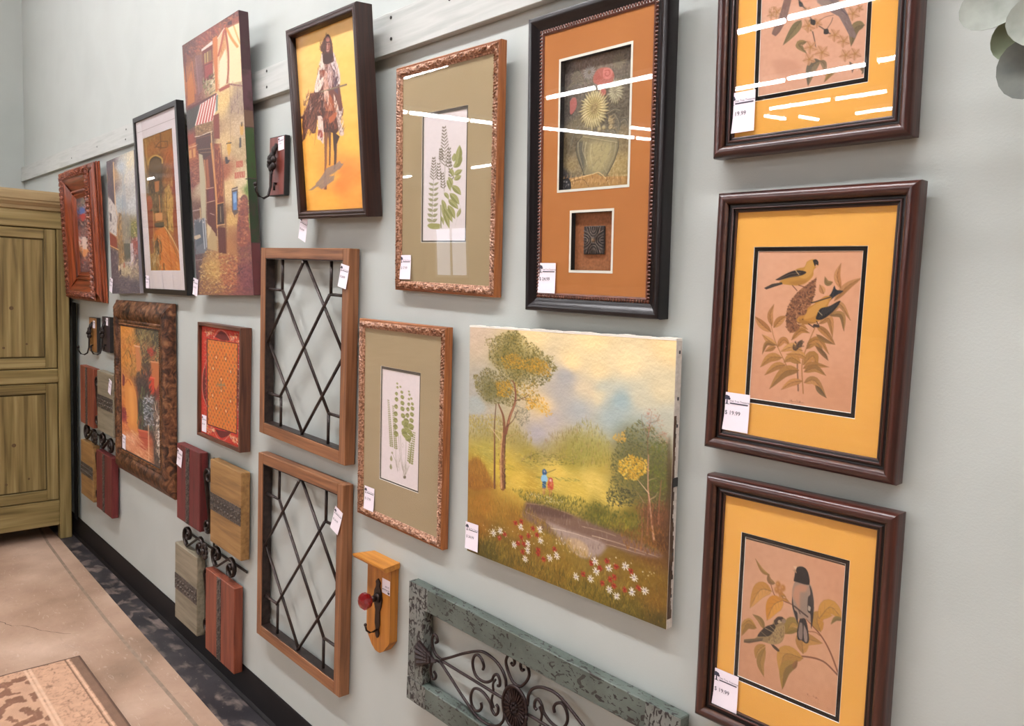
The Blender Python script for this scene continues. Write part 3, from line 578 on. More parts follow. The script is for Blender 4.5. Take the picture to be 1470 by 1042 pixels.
ART['landscape'] = (331, 403, 'D8C08A', [

('I',[(25,8,'C9B49A'),(73,270,'A8A398'),(346,15,'EFD7A0'),(654,12,'F1D79E'),(984,16,'EFD29A'),(560,110,'F0D69E'),(808,89,'EFD8A6'),(628,209,'D6C6A4'),(495,223,'B4ADA0'),(535,165,'A8A6A2'),(464,337,'B3ABA6'),(598,291,'AEB0AC'),(427,300,'E2C99A'),(722,198,'BFC0AC'),(783,229,'9CB0B0'),(756,296,'A4B2AE'),(869,207,'C9C4A8'),(950,173,'D6C9A2'),(980,265,'B8B8A4'),(689,125,'E8D2A0'),(887,302,'A9B2A8'),(75,391,'B0A898'),(401,416,'AEA8AA'),(121,536,'A79A48'),(205,580,'C8AC3E'),(80,598,'B09838'),(505,551,'D8BC58'),(671,544,'DCC264'),(701,480,'B8A048'),(571,483,'A8963C'),(359,508,'A09040'),(766,589,'D6BA58'),(608,598,'D2B650'),(305,620,'D0B048'),(83,758,'9A6A22'),(38,706,'8A6420'),(64,887,'8A5E1E'),(290,799,'8A6420'),(212,909,'6A5418'),(362,636,'B89838'),(473,674,'9A8A34'),(707,668,'5E5A20'),(842,648,'6E6424'),(940,612,'5A3A20'),(830,715,'6A5224'),(917,742,'6E4A20'),(774,808,'7A6024'),(893,850,'7A5E1C'),(965,902,'6E501A'),(982,983,'4A3C16'),(839,970,'5E5018'),(686,995,'6A5818'),(516,938,'7A5E1C'),(370,924,'74581C'),(130,962,'4E4414'),(976,505,'4E4420'),(984,698,'4A2E16')],3.2),
('N',0.02,9.8,4.4,2),('P','703 200 721 204 705 248 676 263 653 212','E8D5A4',0.5,3.5),('S','564 234 609 217 647 243 634 299 581 312','A9B2AE',0.25,6),
('S','480 191 519 165 559 195 576 267 571 342 524 348 491 278','A6A6A4',0.4,6.5),('S','3 303 64 303 104 354 5 381','9CB0B4',0.5,3.5),
('D','-5 397 181 371 361 411 380 474 -3 497',420,5,1.3,90,16,'|8A7A3C 9C8A42 746A34 B09C4A A08850 6E6A3A',0.75,11),
('D','397 471 462 396 525 380 571 354 600 338 604 484 330 535 303 534',330,5.5,1,90,16,'|8A7450 A08A5C 7C6A3A B0A060 6A6030 946E5C',0.7,12),
('D','303 534 389 479 604 460 605 497 348 545',160,3.5,1.3,20,20,'|6E6A28 5A5C24 7E7830',0.8,13),
('D','7 516 239 498 355 504 416 532 605 515 608 584 11 711',520,6.5,1,-8,12,'|D8BC50 E0C662 C8A83C B89A34 E6CE74',0.6,14),
('D','7 516 175 543 313 572 241 586 8 545',90,6,1,-20,12,'|8A8434 9C8C34',0.6,15),
('D','349 585 434 574 606 549 607 558 417 591',60,5,1,-6,10,'|7A7C34 5E6428',0.7,16),
('S','-2 597 49 566 99 592 149 653 169 678 1 713','8A5A20',0.8,2.5),
('D','-2 575 89 573 178 676 1 713',200,10.1,0.8,100,20,'|A8701E 7A4A18 C08C30 5E3C14',0.7,17),('B','229 77',22.6,22.6,'6E6428',0.62,1.6),
('B','184 120',20.1,17.6,'6E6428',0.62,1.6),('B','302 111',30.2,22.6,'6E6428',0.62,1.6),('B','380 137',20.1,15.1,'6E6428',0.62,1.6),
('B','277 172',25.2,17.6,'6E6428',0.62,1.6),('B','255 35',17.6,10.1,'6E6428',0.62,1.6),('B','121 241',20.1,20.1,'66602E',0.62,1.6),
('B','131 281',20.1,15.1,'66602E',0.62,1.6),('B','206 259',15.1,15.1,'66602E',0.62,1.6),('B','409 301',15.1,10.1,'B89A50',0.4,1.5),
('D','117 70 191 12 272 2 352 43 437 94 486 134 456 187 391 226 322 220 269 239 214 218 167 169 119 132',1500,2.3,1.5,60,90,'|5A5420 6E6424 4A4A22 7C7030 866E20 5E5A30 44421E',0.85,18),
('D','42 208 110 167 195 186 260 227 306 275 271 319 189 316 113 318 43 278',900,2.3,1.5,60,90,'|5A5630 6E6A38 4E4A28 7A6C2C 645A24',0.85,19),
('D','184 120 266 94 319 116 387 104 462 130 455 175 372 170 303 157 213 165',520,2,1.5,40,90,'|A87C1E C08E24 B4861E 8A6E20 D09E34',0.9,20),
('D','159 224 233 210 270 246 234 283 169 284',260,2,1.5,40,90,'|B4861E C89626 8A6E20',0.9,21),
('D','260 213 348 218 381 188 408 262 359 320 324 286 279 278',260,2,1.5,40,90,'|A47E24 8A7022 C89A30 706424',0.85,22),
('D','349 250 425 260 476 324 443 335 393 303 325 325',130,2.3,1.5,30,80,'|D69E2C E0AE3C B88628',0.95,23),
('D','271 305 359 320 352 374 309 393 272 358',160,2.3,1.3,60,90,'|6A6A5A 585A48 7A745A',0.6,24),
('D','5 388 162 360 192 438 6 452',260,2.3,1.3,40,90,'|B09A3C C4AE4E 8E7E38',0.7,25),
('D','92 41 141 38 142 73 92 76',40,1.8,1.3,60,90,'|6A6430 8A7A34 5A5428',0.8,26),
('D','150 28 187 26 188 53 150 55',40,1.8,1.3,60,90,'|6A6430 8A7A34 5A5428',0.8,26),
('D','432 91 474 88 475 120 433 124',40,1.8,1.3,60,90,'|6A6430 8A7A34 5A5428',0.8,26),
('D','467 133 489 131 490 149 468 151',40,1.8,1.3,60,90,'|6A6430 8A7A34 5A5428',0.8,26),
('D','28 234 76 229 77 263 29 268',40,1.8,1.3,60,90,'|6A6430 8A7A34 5A5428',0.8,26),
('D','23 207 51 204 51 224 23 226',40,1.8,1.3,60,90,'|6A6430 8A7A34 5A5428',0.8,26),
('D','361 74 395 72 395 97 362 100',40,1.8,1.3,60,90,'|6A6430 8A7A34 5A5428',0.8,26),('B','96 439',25.2,17.6,'8A8040',0.4,1.5),
('B','283 450',20.1,15.1,'8A8040',0.4,1.5),('B','463 459',22.6,15.1,'8A8040',0.4,1.5),('B','566 429',20.1,22.6,'8A8040',0.4,1.5),
('C','211 669 205 545 215 434 209 367 180 317',8.6,2.5,'7A5034',1),('C','204 670 198 539 206 435',3,1.5,'C89A6C',0.9),
('C','225 666 220 535 224 433',2.5,1.3,'3E2418',0.9),('C','224 433 245 362 275 291 269 226 251 208',5.5,1.5,'7A4A34',1),
('C','237 390 258 334 280 291',1.5,0.8,'C08A60',0.8),('C','275 291 323 272 349 256',1.5,0.8,'5A3A28',1),
('C','315 280 358 281 388 287',1,0.5,'6A4A30',1),('C','228 405 264 373 289 329',1.5,0.8,'5A3A2A',1),
('C','164 679 161 511 158 415 165 318',3.5,1.3,'5E3C2A',1),('C','159 680 157 512 156 430',1,1,'A8744C',0.8),
('C','192 468 154 437 124 413',1.5,0.8,'C9B08A',1),('C','229 456 265 433 314 415',1,0.5,'C0A070',0.9),
('C','148 369 123 338 83 308',1.3,0.8,'B0A088',0.9),('C','203 436 158 429 125 417',1,0.5,'D0B890',0.8),
('D','183 480 230 472 229 665 188 674',90,3.5,1,85,20,'|3A2218 A8744C D0A878 8A5838',0.8,27),
('S','426 550 437 543 448 549 450 561 440 568 428 566','2E5A86',1,0),('B','438 553',1.3,1.5,'D0B0A0',0.9,1),
('S','425 571 446 566 455 583 447 595 428 598 421 587','8EC0DA',1,0),('L','442 561 494 534',0.8,0.8,'3A3020',0.9),
('S','428 596 447 593 446 619 430 622','2A5A86',1,0),('S','460 578 471 571 481 576 480 587 463 589','B04038',1,0),
('B','471 581',1.3,1.5,'E8C8B8',0.9,1),('S','457 590 482 585 484 610 456 616','C03A34',1,0),('S','427 598 444 595 445 618 430 623','24527A',1,0),
('L','434 621 434 647',1.4,1.4,'B87A5C',1),('L','441 619 441 644',1.4,1.4,'A86A4C',1),('S','459 585 479 583 485 615 457 620','B83A34',1,0),
('L','466 618 467 645',1.2,1.2,'B0604C',1),('L','475 616 476 643',1.2,1.2,'B0604C',1),('B','470 584',2.2,1.9,'E8D0C8',0.9,1),
('D','231 631 753 524 742 624 587 648 344 659 232 664',420,5.8,1,-6,12,'|DCC25C E4CC6C C8AC40 B8A040',0.6,28),
('D','258 665 449 642 587 624 701 622 803 627 898 621 888 690 772 714 619 706 482 691 353 702',900,3.9,1.2,80,30,'|5A5A20 4A5220 6E6A28 7C7430 3E461C',0.85,29),
('D','335 655 512 641 558 661 482 678 353 683',90,1,1,0,90,'|E8DCC0 F0E8D8 C8B890',0.9,30),
('D','675 675 849 649 838 697 704 714',160,4.3,1,80,20,'|8A8028 A09430 6E6420',0.7,31),
('S','345 697 451 689 574 693 676 704 772 708 957 731 958 756 853 772 747 773 708 825 638 848 563 824 485 801 405 785 321 761','74594E',0.92,2.2),
('S','452 748 561 757 706 761 741 775 708 819 638 848 578 832 517 805','A39186',0.9,2.4),
('S','554 795 606 782 658 798 652 841 608 841 563 818','C4A87E',0.7,1.9),('S','345 700 451 692 574 696 560 715 452 729 354 733','543C34',0.7,2.4),
('D','336 706 704 703 773 726 707 813 517 805 346 748',260,7.2,1,88,6,'|8A766E 5A443C A8968C 6E5850',0.4,32),
('C','345 704 451 689 529 692 589 696',0.7,0.7,'B8A08A',0.8),('C','477 773 561 766 649 764 713 768',1,0.5,'E0CDB4',0.9),
('C','677 751 774 748 871 750 958 753',1,0.5,'D8C4A8',0.9),('C','627 728 705 723 779 724',0.7,0.7,'D8C4A8',0.8),
('C','740 766 827 762 903 760',0.7,0.7,'D8C4A8',0.8),('C','329 739 420 749 484 764',0.7,0.7,'B8A090',0.7),
('D','320 725 420 755 516 793 608 823 708 836 709 860 564 854 406 822 304 758',260,8.2,1,92,26,'|8E6A20 A8842C 6E5C1C 5E5014 B8943C',0.75,52),
('D','344 678 573 675 779 695 963 730 964 746 773 717 574 694 345 697',240,4.3,1,85,24,'|4E4A1C 6A6026 7C6A2C 3E3C18',0.75,53),
('B','852 355',27.7,22.6,'565630',0.55,1.5),('B','815 430',22.6,27.7,'565630',0.55,1.5),('B','888 434',30.2,35.2,'565630',0.55,1.5),
('B','825 527',25.2,22.6,'565630',0.55,1.5),('B','922 490',22.6,35.2,'565630',0.55,1.5),('B','956 405',12.6,30.2,'565630',0.55,1.5),
('B','630 421',25.2,22.6,'8E8A42',0.5,1.5),('B','601 457',22.6,20.1,'8E8A42',0.5,1.5),('B','696 428',15.1,20.1,'8E8A42',0.5,1.5),
('D','568 370 627 312 701 343 745 390 748 478 662 495 572 506',420,5.5,1,88,14,'|8A8438 A09A4C 6E6C30 B8AE5C 7C7030 A88C5C',0.75,33),
('D','874 249 925 237 977 313 980 367 942 357 896 319',160,2.5,1,60,60,'|B08A70 C09A80 A86A5C C4705C 9A8466',0.7,34),
('D','746 431 805 333 863 285 928 309 973 352 986 521 964 594 887 600 847 587 780 602 738 606 749 525',1500,2.3,1.5,60,90,'|5A5A34 6E6834 44442A 7A7438 5E5E38 4A5230',0.85,35),
('D','904 363 979 351 986 521 911 538',300,4,1.3,80,40,'|5A6422 4E5A20 6E6C28',0.6,36),
('D','751 365 805 328 813 373 779 384',70,2.3,1.5,60,60,'|D0A850 C89A40',0.85,37),
('D','782 448 835 415 894 422 908 459 858 503 811 507 783 483',360,2.3,1.8,30,90,'|D8AE38 C4982C E4C25C B4882A',0.9,38),
('D','730 577 792 540 859 549 848 598 746 622',200,2.3,1.5,30,90,'|2E3222 4A4A30 3A3E28',0.8,39),('C','886 751 890 669 881 602',2.3,1,'8A5E44',0.9),
('C','910 687 912 572 905 459 906 403',2.3,1,'8A5E44',0.9),('C','936 703 924 626 915 548',2.3,1,'8A5E44',0.9),
('C','953 636 953 562 959 482',2.3,1,'8A5E44',0.9),('C','939 696 927 636 915 560 907 516 905 403',2.3,0.8,'C49A7C',0.95),
('C','911 538 884 515 857 492',1.5,0.5,'D0B090',0.9),('C','915 560 937 543 948 524',1,0.5,'C8A888',0.9),
('C','893 576 873 552 856 538',1,0.5,'A88468',0.8),('C','903 403 897 342 876 294 874 266',1,0.5,'7A5A44',0.9),
('C','902 341 908 284 913 250',1,0.5,'9A5A4A',0.8),('C','908 290 933 280 943 257',0.8,0.5,'5A4030',0.9),
('C','935 330 959 321 980 313',0.8,0.3,'A05A40',0.8),('C','908 493 928 483 940 478',0.8,0.5,'C8A888',0.8),
('D','861 595 987 555 991 665 884 694',260,6.5,1,88,14,'|7A4A2C 5A3420 9A6240 4A2C1C',0.7,40),
('D','797 705 990 643 1006 741 827 768',300,5.5,1,95,20,'|7A4E20 9A6828 5A3A1A',0.7,41),('S','976 351 990 349 1009 740 989 746','3E2A1C',0.5,1.5),
('D','-11 757 337 712 516 793 708 836 959 764 997 828 997 992 783 1012 522 1002 -6 995',1900,8.2,0.7,95,26,'|7A5E18 5E5014 8E6E20 A8842C 4A4212 9A6A1C B08C34',0.65,42),
('D','80 922 844 876 848 989 522 1002 82 977',520,14.5,0.7,80,30,'|C0A044 A88C34 D0B458 8A7A2C',0.6,43),
('D','-8 883 273 936 566 939 997 970 998 1003 783 1017 523 1008 -6 1002',800,8.7,1,90,24,'|3E3A10 4A4414 32320E',0.6,44),
('D','159 659 336 699 304 784 69 842',200,9.6,0.7,95,18,'|B8842C A0681E C89838',0.7,45),('D','70 856 110 955',1,0.2,0.2,0,0,'|3E3A10',0.1,1),
('A','198 887 229 864 288 800 320 786 321 852 361 836 384 799 406 819 331 910 305 882 337 876 414 880 414 896 443 909 497 854 640 910 676 858 715 864 746 828 787 838 850 836 762 893 780 878 779 911 728 917 826 912 883 887',4.1,7,2.2,'|9A2A1E B03A28 8A2018','4A1A10'),
('A','162 875 202 856 318 809 421 794 425 838 359 868 283 894 358 897 346 937 474 895 509 874 606 931 674 919 699 882 755 853 825 824 863 855 908 888 856 910 793 946 760 931 692 844',5.8,8,1.6,'|F4F0E8 E8E2D8','5A4A60'),
('D','98 849 562 793 960 807 969 881 708 836 99 903',70,1.7,1.2,80,40,'|F0ECDC E8E0C8',0.9,46),
('D','891 940 919 936 916 946 891 949',14,2.4,0.5,70,60,'|2A2010',0.8,47),])
ARECT['fern_fruiting'] = (-0.087, 0.084, 0.1275, 0.436)
ART['fern_fruiting'] = (100, 300, 'E4DCDA', [
('N',0.01,4.9,4.9,6),('C','413 892 413 715',1,1,'7A7A4C',1),('C','485 608 498 349 462 112',1,0.6,'8A8468',1),
('C','203 857 227 557 233 337',1,0.6,'8A8468',1),('K','500 413 462 101',12,16.9,2.6,'6A604A'),('K','239 513 232 327',8,11.7,1.9,'6A604A'),
('K','366 517 348 375',6,7.1,1.9,'6A604A'),('K','644 526 605 375',6,7.1,1.9,'6A604A'),('K','575 427 591 268',6,7.1,1.9,'6A604A'),
('K','410 367 390 269',5,6.5,1.9,'6A604A'),('K','461 585 430 454',6,7.1,1.9,'6A604A'),
('Q','203 854 231 690 239 513',8,14.3,13.6,8.4,'8E8C64','9C9A74',62,0.5),('F','485 619 550 644 595 675',8.4,'86884A','A0A062',0.96,'B8B888'),
('F','438 672 499 725 541 783',9.7,'86884A','A0A062',0.96,'B8B888'),('F','468 749 552 821 617 899',12.3,'86884A','A0A062',0.96,'B8B888'),
('F','507 739 607 793 686 852',11.7,'86884A','A0A062',0.96,'B8B888'),('F','578 718 670 770 743 827',13,'86884A','A0A062',0.96,'B8B888'),
('F','585 675 709 711 812 753',13,'86884A','A0A062',0.96,'B8B888'),('F','616 627 734 670 833 718',13.6,'86884A','A0A062',0.96,'B8B888'),
('F','662 569 774 606 867 647',13,'86884A','A0A062',0.96,'B8B888'),('F','547 523 599 564 631 612',8.4,'86884A','A0A062',0.96,'B8B888'),
('F','427 804 463 834 479 870',5.8,'86884A','A0A062',0.96,'B8B888'),('F','578 502 638 533 678 570',8.4,'86884A','A0A062',0.96,'B8B888'),
('F','708 528 795 512 863 501',11.7,'86884A','A0A062',0.96,'B8B888'),('F','706 491 806 471 886 458',11.7,'86884A','A0A062',0.96,'B8B888'),
('F','687 431 788 411 868 396',13,'86884A','A0A062',0.96,'B8B888'),('F','725 422 811 388 878 360',14.3,'86884A','A0A062',0.96,'B8B888'),
('F','692 389 706 355 702 326',11,'86884A','A0A062',0.96,'B8B888'),('F','775 403 806 334 819 270',14.9,'86884A','A0A062',0.96,'B8B888'),
('F','608 439 659 470 691 506',9.1,'86884A','A0A062',0.96,'B8B888'),('F','783 814 831 776 859 745',7.8,'86884A','A0A062',0.96,'B8B888'),
('F','476 804 467 746 439 694',7.1,'86884A','A0A062',0.96,'B8B888'),('F','637 590 618 554 579 524',7.1,'86884A','A0A062',0.96,'B8B888'),
('S','90 872 158 854 379 860 396 880 374 900 177 897','9C9C60',1,0),('C','407 715 430 892',1.6,1.6,'7C7E48',1),
('C','858 724 769 851 746 894',0.6,0.6,'A8A898',0.6),])
ARECT['fern_creeping'] = (-0.0885, 0.084, 0.1258, 0.43)
ART['fern_creeping'] = (88, 259, 'DDD3D2', [
('N',0.01,4.5,4.5,7),('C','458 568 501 727 634 911',0.7,0.7,'7A745C',0.9),('C','511 563 537 723 634 911',0.7,0.7,'7A745C',0.9),
('C','662 583 661 756 645 909',0.7,0.7,'7A745C',0.9),('C','392 692 398 809 456 885',0.7,0.7,'7A745C',0.9),
('C','286 738 398 809 456 885',0.7,0.7,'7A745C',0.9),('C','751 804 701 856 645 909',0.7,0.7,'7A745C',0.9),
('D','397 797 522 783 510 902 403 903',22,15.1,0.6,95,20,'|7A7458 8A8468',0.7,2),
('D','560 838 717 820 670 918 600 927',26,15.1,0.6,95,22,'|7A7458 8A8468',0.7,3),('S','603 912 673 904 667 926 611 932','6A6450',1,0),
('F','379 116 405 110 427 108',4.8,'76783A','888A48',0.96,'A8AA74'),('F','436 146 404 144 376 145',6,'76783A','888A48',0.96,'A8AA74'),
('F','466 138 491 133 513 131',4.8,'76783A','888A48',0.96,'A8AA74'),('F','424 205 379 202 339 203',8.4,'76783A','888A48',0.96,'A8AA74'),
('F','493 185 531 177 564 173',7.2,'76783A','888A48',0.96,'A8AA74'),('F','436 256 381 252 333 254',10.3,'76783A','888A48',0.96,'A8AA74'),
('F','500 230 550 219 594 214',9.6,'76783A','888A48',0.96,'A8AA74'),('F','429 320 371 317 320 319',10.9,'76783A','888A48',0.96,'A8AA74'),
('F','502 283 555 271 602 266',10.3,'76783A','888A48',0.96,'A8AA74'),('F','426 384 365 381 310 383',11.5,'76783A','888A48',0.96,'A8AA74'),
('F','504 334 560 321 610 315',10.9,'76783A','888A48',0.96,'A8AA74'),('F','430 442 365 439 308 441',12.1,'76783A','888A48',0.96,'A8AA74'),
('F','520 394 580 380 632 373',11.5,'76783A','888A48',0.96,'A8AA74'),('F','433 500 366 497 305 500',12.7,'76783A','888A48',0.96,'A8AA74'),
('F','543 461 611 445 672 437',13.3,'76783A','888A48',0.96,'A8AA74'),('F','455 562 384 559 321 562',13.3,'76783A','888A48',0.96,'A8AA74'),
('F','594 485 674 466 745 457',15.7,'76783A','888A48',0.96,'A8AA74'),('F','544 536 625 517 697 507',15.7,'76783A','888A48',0.96,'A8AA74'),
('F','593 439 667 422 733 413',14.5,'76783A','888A48',0.96,'A8AA74'),('F','692 545 613 541 543 545',15.1,'76783A','888A48',0.96,'A8AA74'),
('F','644 585 727 564 800 554',16.3,'76783A','888A48',0.96,'A8AA74'),('F','686 523 753 507 813 498',13.3,'76783A','888A48',0.96,'A8AA74'),
('F','715 474 792 456 859 447',15.1,'76783A','888A48',0.96,'A8AA74'),('F','694 162 715 158 734 155',4.2,'76783A','888A48',0.96,'A8AA74'),
('F','704 190 732 184 756 181',5.4,'76783A','888A48',0.96,'A8AA74'),('F','743 227 712 225 685 226',6,'76783A','888A48',0.96,'A8AA74'),
('F','754 220 781 214 805 211',5.4,'76783A','888A48',0.96,'A8AA74'),('F','748 272 708 269 672 270',7.8,'76783A','888A48',0.96,'A8AA74'),
('F','775 266 811 258 843 254',7.2,'76783A','888A48',0.96,'A8AA74'),('F','735 318 686 315 641 317',9.6,'76783A','888A48',0.96,'A8AA74'),
('F','768 308 816 297 859 291',9.6,'76783A','888A48',0.96,'A8AA74'),('F','733 372 677 369 627 371',10.9,'76783A','888A48',0.96,'A8AA74'),
('F','756 361 808 349 853 343',10.3,'76783A','888A48',0.96,'A8AA74'),('F','715 423 656 419 603 422',11.5,'76783A','888A48',0.96,'A8AA74'),
('F','745 415 799 402 848 395',10.9,'76783A','888A48',0.96,'A8AA74'),('F','712 480 650 477 594 480',12.1,'76783A','888A48',0.96,'A8AA74'),
('F','726 473 787 459 841 451',12.1,'76783A','888A48',0.96,'A8AA74'),('F','700 545 631 541 570 544',13.3,'76783A','888A48',0.96,'A8AA74'),
('F','751 540 806 526 855 520',10.9,'76783A','888A48',0.96,'A8AA74'),('Q','791 788 870 483',15,6,3,5.1,'76783E','888A50',70,0.5),
('Q','742 771 780 583',9,4.8,4.2,4.5,'7C7E44','888A50',70,0.5),('Q','276 698 160 259',25,5.1,2.4,4.2,'7A7A46','868650',72,0.5),
('Q','393 703 294 302',23,4.8,2.4,4.2,'7A7A46','868650',72,0.5),('F','271 817 270 793 269 764',6,'8A8A5A','7C7C4E',0.9,None),
('F','264 893 263 869 261 839',6,'8A8A5A','7C7C4E',0.9,None),('F','294 749 293 737 292 726',4.2,'8A8A5A','7C7C4E',0.9,None),
('C','567 621 547 643 576 661 596 638 567 621',0.5,0.5,'8A8468',0.8),])
ARECT['vase'] = (-0.105, 0.0965, 0.243, 0.512)
ART['vase'] = (156, 280, '6A6048', [

('I',[(31,23,'3E3C3A'),(317,28,'6A5A4E'),(881,33,'5E564A'),(43,398,'4A4640'),(156,629,'5E543E'),(162,796,'8A7A54'),(829,837,'9A8656'),(820,628,'7A6C4C'),(862,375,'5A5242'),(721,484,'4E4838'),(514,75,'6E6052'),(58,846,'3A3A3A'),(235,525,'6A6046')],3),
('N',0.05,2.7,4.2,3),('N',0.04,1.2,2.1,5),('D','113 -10 917 38 891 603 135 627',420,8.9,1.5,60,90,'|4A4436 7A6E54 5A5240 8E8264 3E3A30',0.35,2),
('F','179 128 240 114 324 210',7.7,'5A5444','4A4638',0.8,'8E8468'),('F','324 210 202 185 100 217',7.7,'5A5444','4A4638',0.8,'8E8468'),
('F','797 533 851 517 908 584',7.7,'5A5444','4A4638',0.8,'8E8468'),('F','720 463 778 531 764 613',7.7,'5A5444','4A4638',0.8,'8E8468'),
('F','294 487 195 566 137 694',7.7,'5A5444','4A4638',0.8,'8E8468'),('F','668 563 725 589 785 677',7.7,'5A5444','4A4638',0.8,'8E8468'),
('F','625 454 718 432 793 450',7.7,'5A5444','4A4638',0.8,'8E8468'),('F','384 217 362 172 399 113',7.7,'5A5444','4A4638',0.8,'8E8468'),
('M','390 138',3.6,16.4,16,'8A867E','6E6A62',4.2,1.2,0),('M','759 107',2.4,16.7,16,'7A7058','6A6250',4.8,1.2,0),
('M','221 155',2.4,14.9,12,'6E6452','5C5444',5.4,1.2,0),
('S','444 171 497 131 573 127 630 137 697 176 705 224 673 251 598 252 521 244 446 214','9A5648',1,0),
('F','548 194 508 216 479 235',6,'A05C50','985040',0.9,None),('F','548 194 500 208 464 222',6,'A05C50','985040',0.9,None),
('F','548 194 494 200 454 207',6,'A05C50','985040',0.9,None),('F','548 194 490 192 448 191',6,'A05C50','985040',0.9,None),
('F','548 194 490 184 447 176',6,'A05C50','985040',0.9,None),('F','548 194 492 176 451 161',6,'A05C50','985040',0.9,None),
('F','548 194 497 170 460 148',6,'A05C50','985040',0.9,None),('F','548 194 504 164 472 138',6,'A05C50','985040',0.9,None),
('F','548 194 514 160 489 130',6,'A05C50','985040',0.9,None),('S','574 135 640 138 684 164 680 200 634 217 576 200 565 165','B46C60',1,0),
('C','593 153 640 156 655 181 623 193 594 179 609 167',1.8,1.8,'9A4E44',0.9),('S','521 254 599 279 604 316 553 326 523 286','A05C50',1,0),
('S','135 319 175 293 222 306 229 361 189 401 144 408','985850',1,0),('M','731 309',1.8,26.2,22,'A09A7C','7E7860',5.1,1.6,0.3),
('M','722 308',1.2,17.9,16,'B4AE8E','8A8468',4.2,1.5,0.3),('M','722 303',0.6,10.7,12,'A8A284','7A745C',3.6,1.4,0),
('M','460 406',11.9,41.1,34,'B8AC7E','8C8058',6,1.38,0),('M','460 401',10.1,33.4,28,'C8BC8C','9A8E62',5.4,1.35,0),
('M','465 396',7.7,24.4,22,'B8A870','8A7C50',4.5,1.3,0),('B','469 396',7.7,11.3,'8E7C4C',0.95,2),
('D','425 360 511 369 514 438 427 430',60,2.1,1.2,0,180,'|6E5E38 A8966A',0.9,3),('B','591 546',3.6,4.2,'A8986A',0.9,2),
('B','669 500',3.6,4.2,'A8986A',0.9,2),('B','677 548',3.6,4.2,'A8986A',0.9,2),('B','534 551',3.6,4.2,'A8986A',0.9,2),
('D','644 456 721 484 725 589 649 561',40,6,1.8,60,40,'|A8946A 7A6A48',0.8,9),
('S','318 576 536 605 765 646 777 698 752 769 699 829 644 879 509 898 339 867 317 827 263 747 235 657 268 605','7A7254',1,0),
('S','420 638 672 658 694 734 623 835 488 859 386 788','A09468',0.85,4.8),('S','238 624 319 620 343 709 348 840 274 759','4A4840',0.7,2.4),
('C','340 621 322 685 386 788 359 863',1.8,0.9,'9C9272',0.7),('C','691 660 675 732 603 812 643 868',1.8,0.9,'9C9272',0.7),
('C','259 626 272 704 327 817',1.8,0.9,'9C9272',0.7),('C','747 664 733 747 661 837',1.8,0.9,'9C9272',0.7),
('C','318 587 537 626 775 666',1.5,1.5,'A89C78',0.7),('C','339 867 490 901 664 891',1.5,1.5,'3A362C',0.9),
('C','318 582 239 635 252 724 323 828 349 868',1.5,1.5,'3A372C',0.9),('C','775 656 775 708 734 789 672 859 644 884',1.5,1.5,'3E3A2E',0.9),
('C','370 635 353 709 397 810',2.1,0.9,'B8AE8A',0.6),('C','440 651 434 737 471 826',1.5,0.9,'C4BA94',0.5),
('D','258 615 766 665 643 868 348 851',90,8.9,1.5,80,30,'|58543F 9A9068 7A7254',0.4,4),
('S','59 885 349 873 508 866 606 893 906 909 912 962 19 963','A07A44',1,0),
('C','186 898 349 879 469 869 547 863 646 916 685 956',2.4,1.2,'C8A874',0.9),('C','145 918 330 900 413 953',1.5,1.5,'6A4E2C',0.8),
('D','59 880 906 909 909 967 61 948',120,7.7,1.8,88,10,'|B8905A 7A5A34 C8A470 8A6438',0.7,5),('S','27 884 144 884 168 964 30 963','2E2E30',1,0),
('B','77 903',1.5,1.8,'A8A8A0',0.9,1),('B','111 907',1.5,1.8,'A8A8A0',0.9,1),('D','61 925 145 929 136 962 62 959',12,3,1.2,80,20,'|8A8A84',0.7,6),])
ARECT['rider'] = (-0.19, 0.172, 0.018, 0.532)
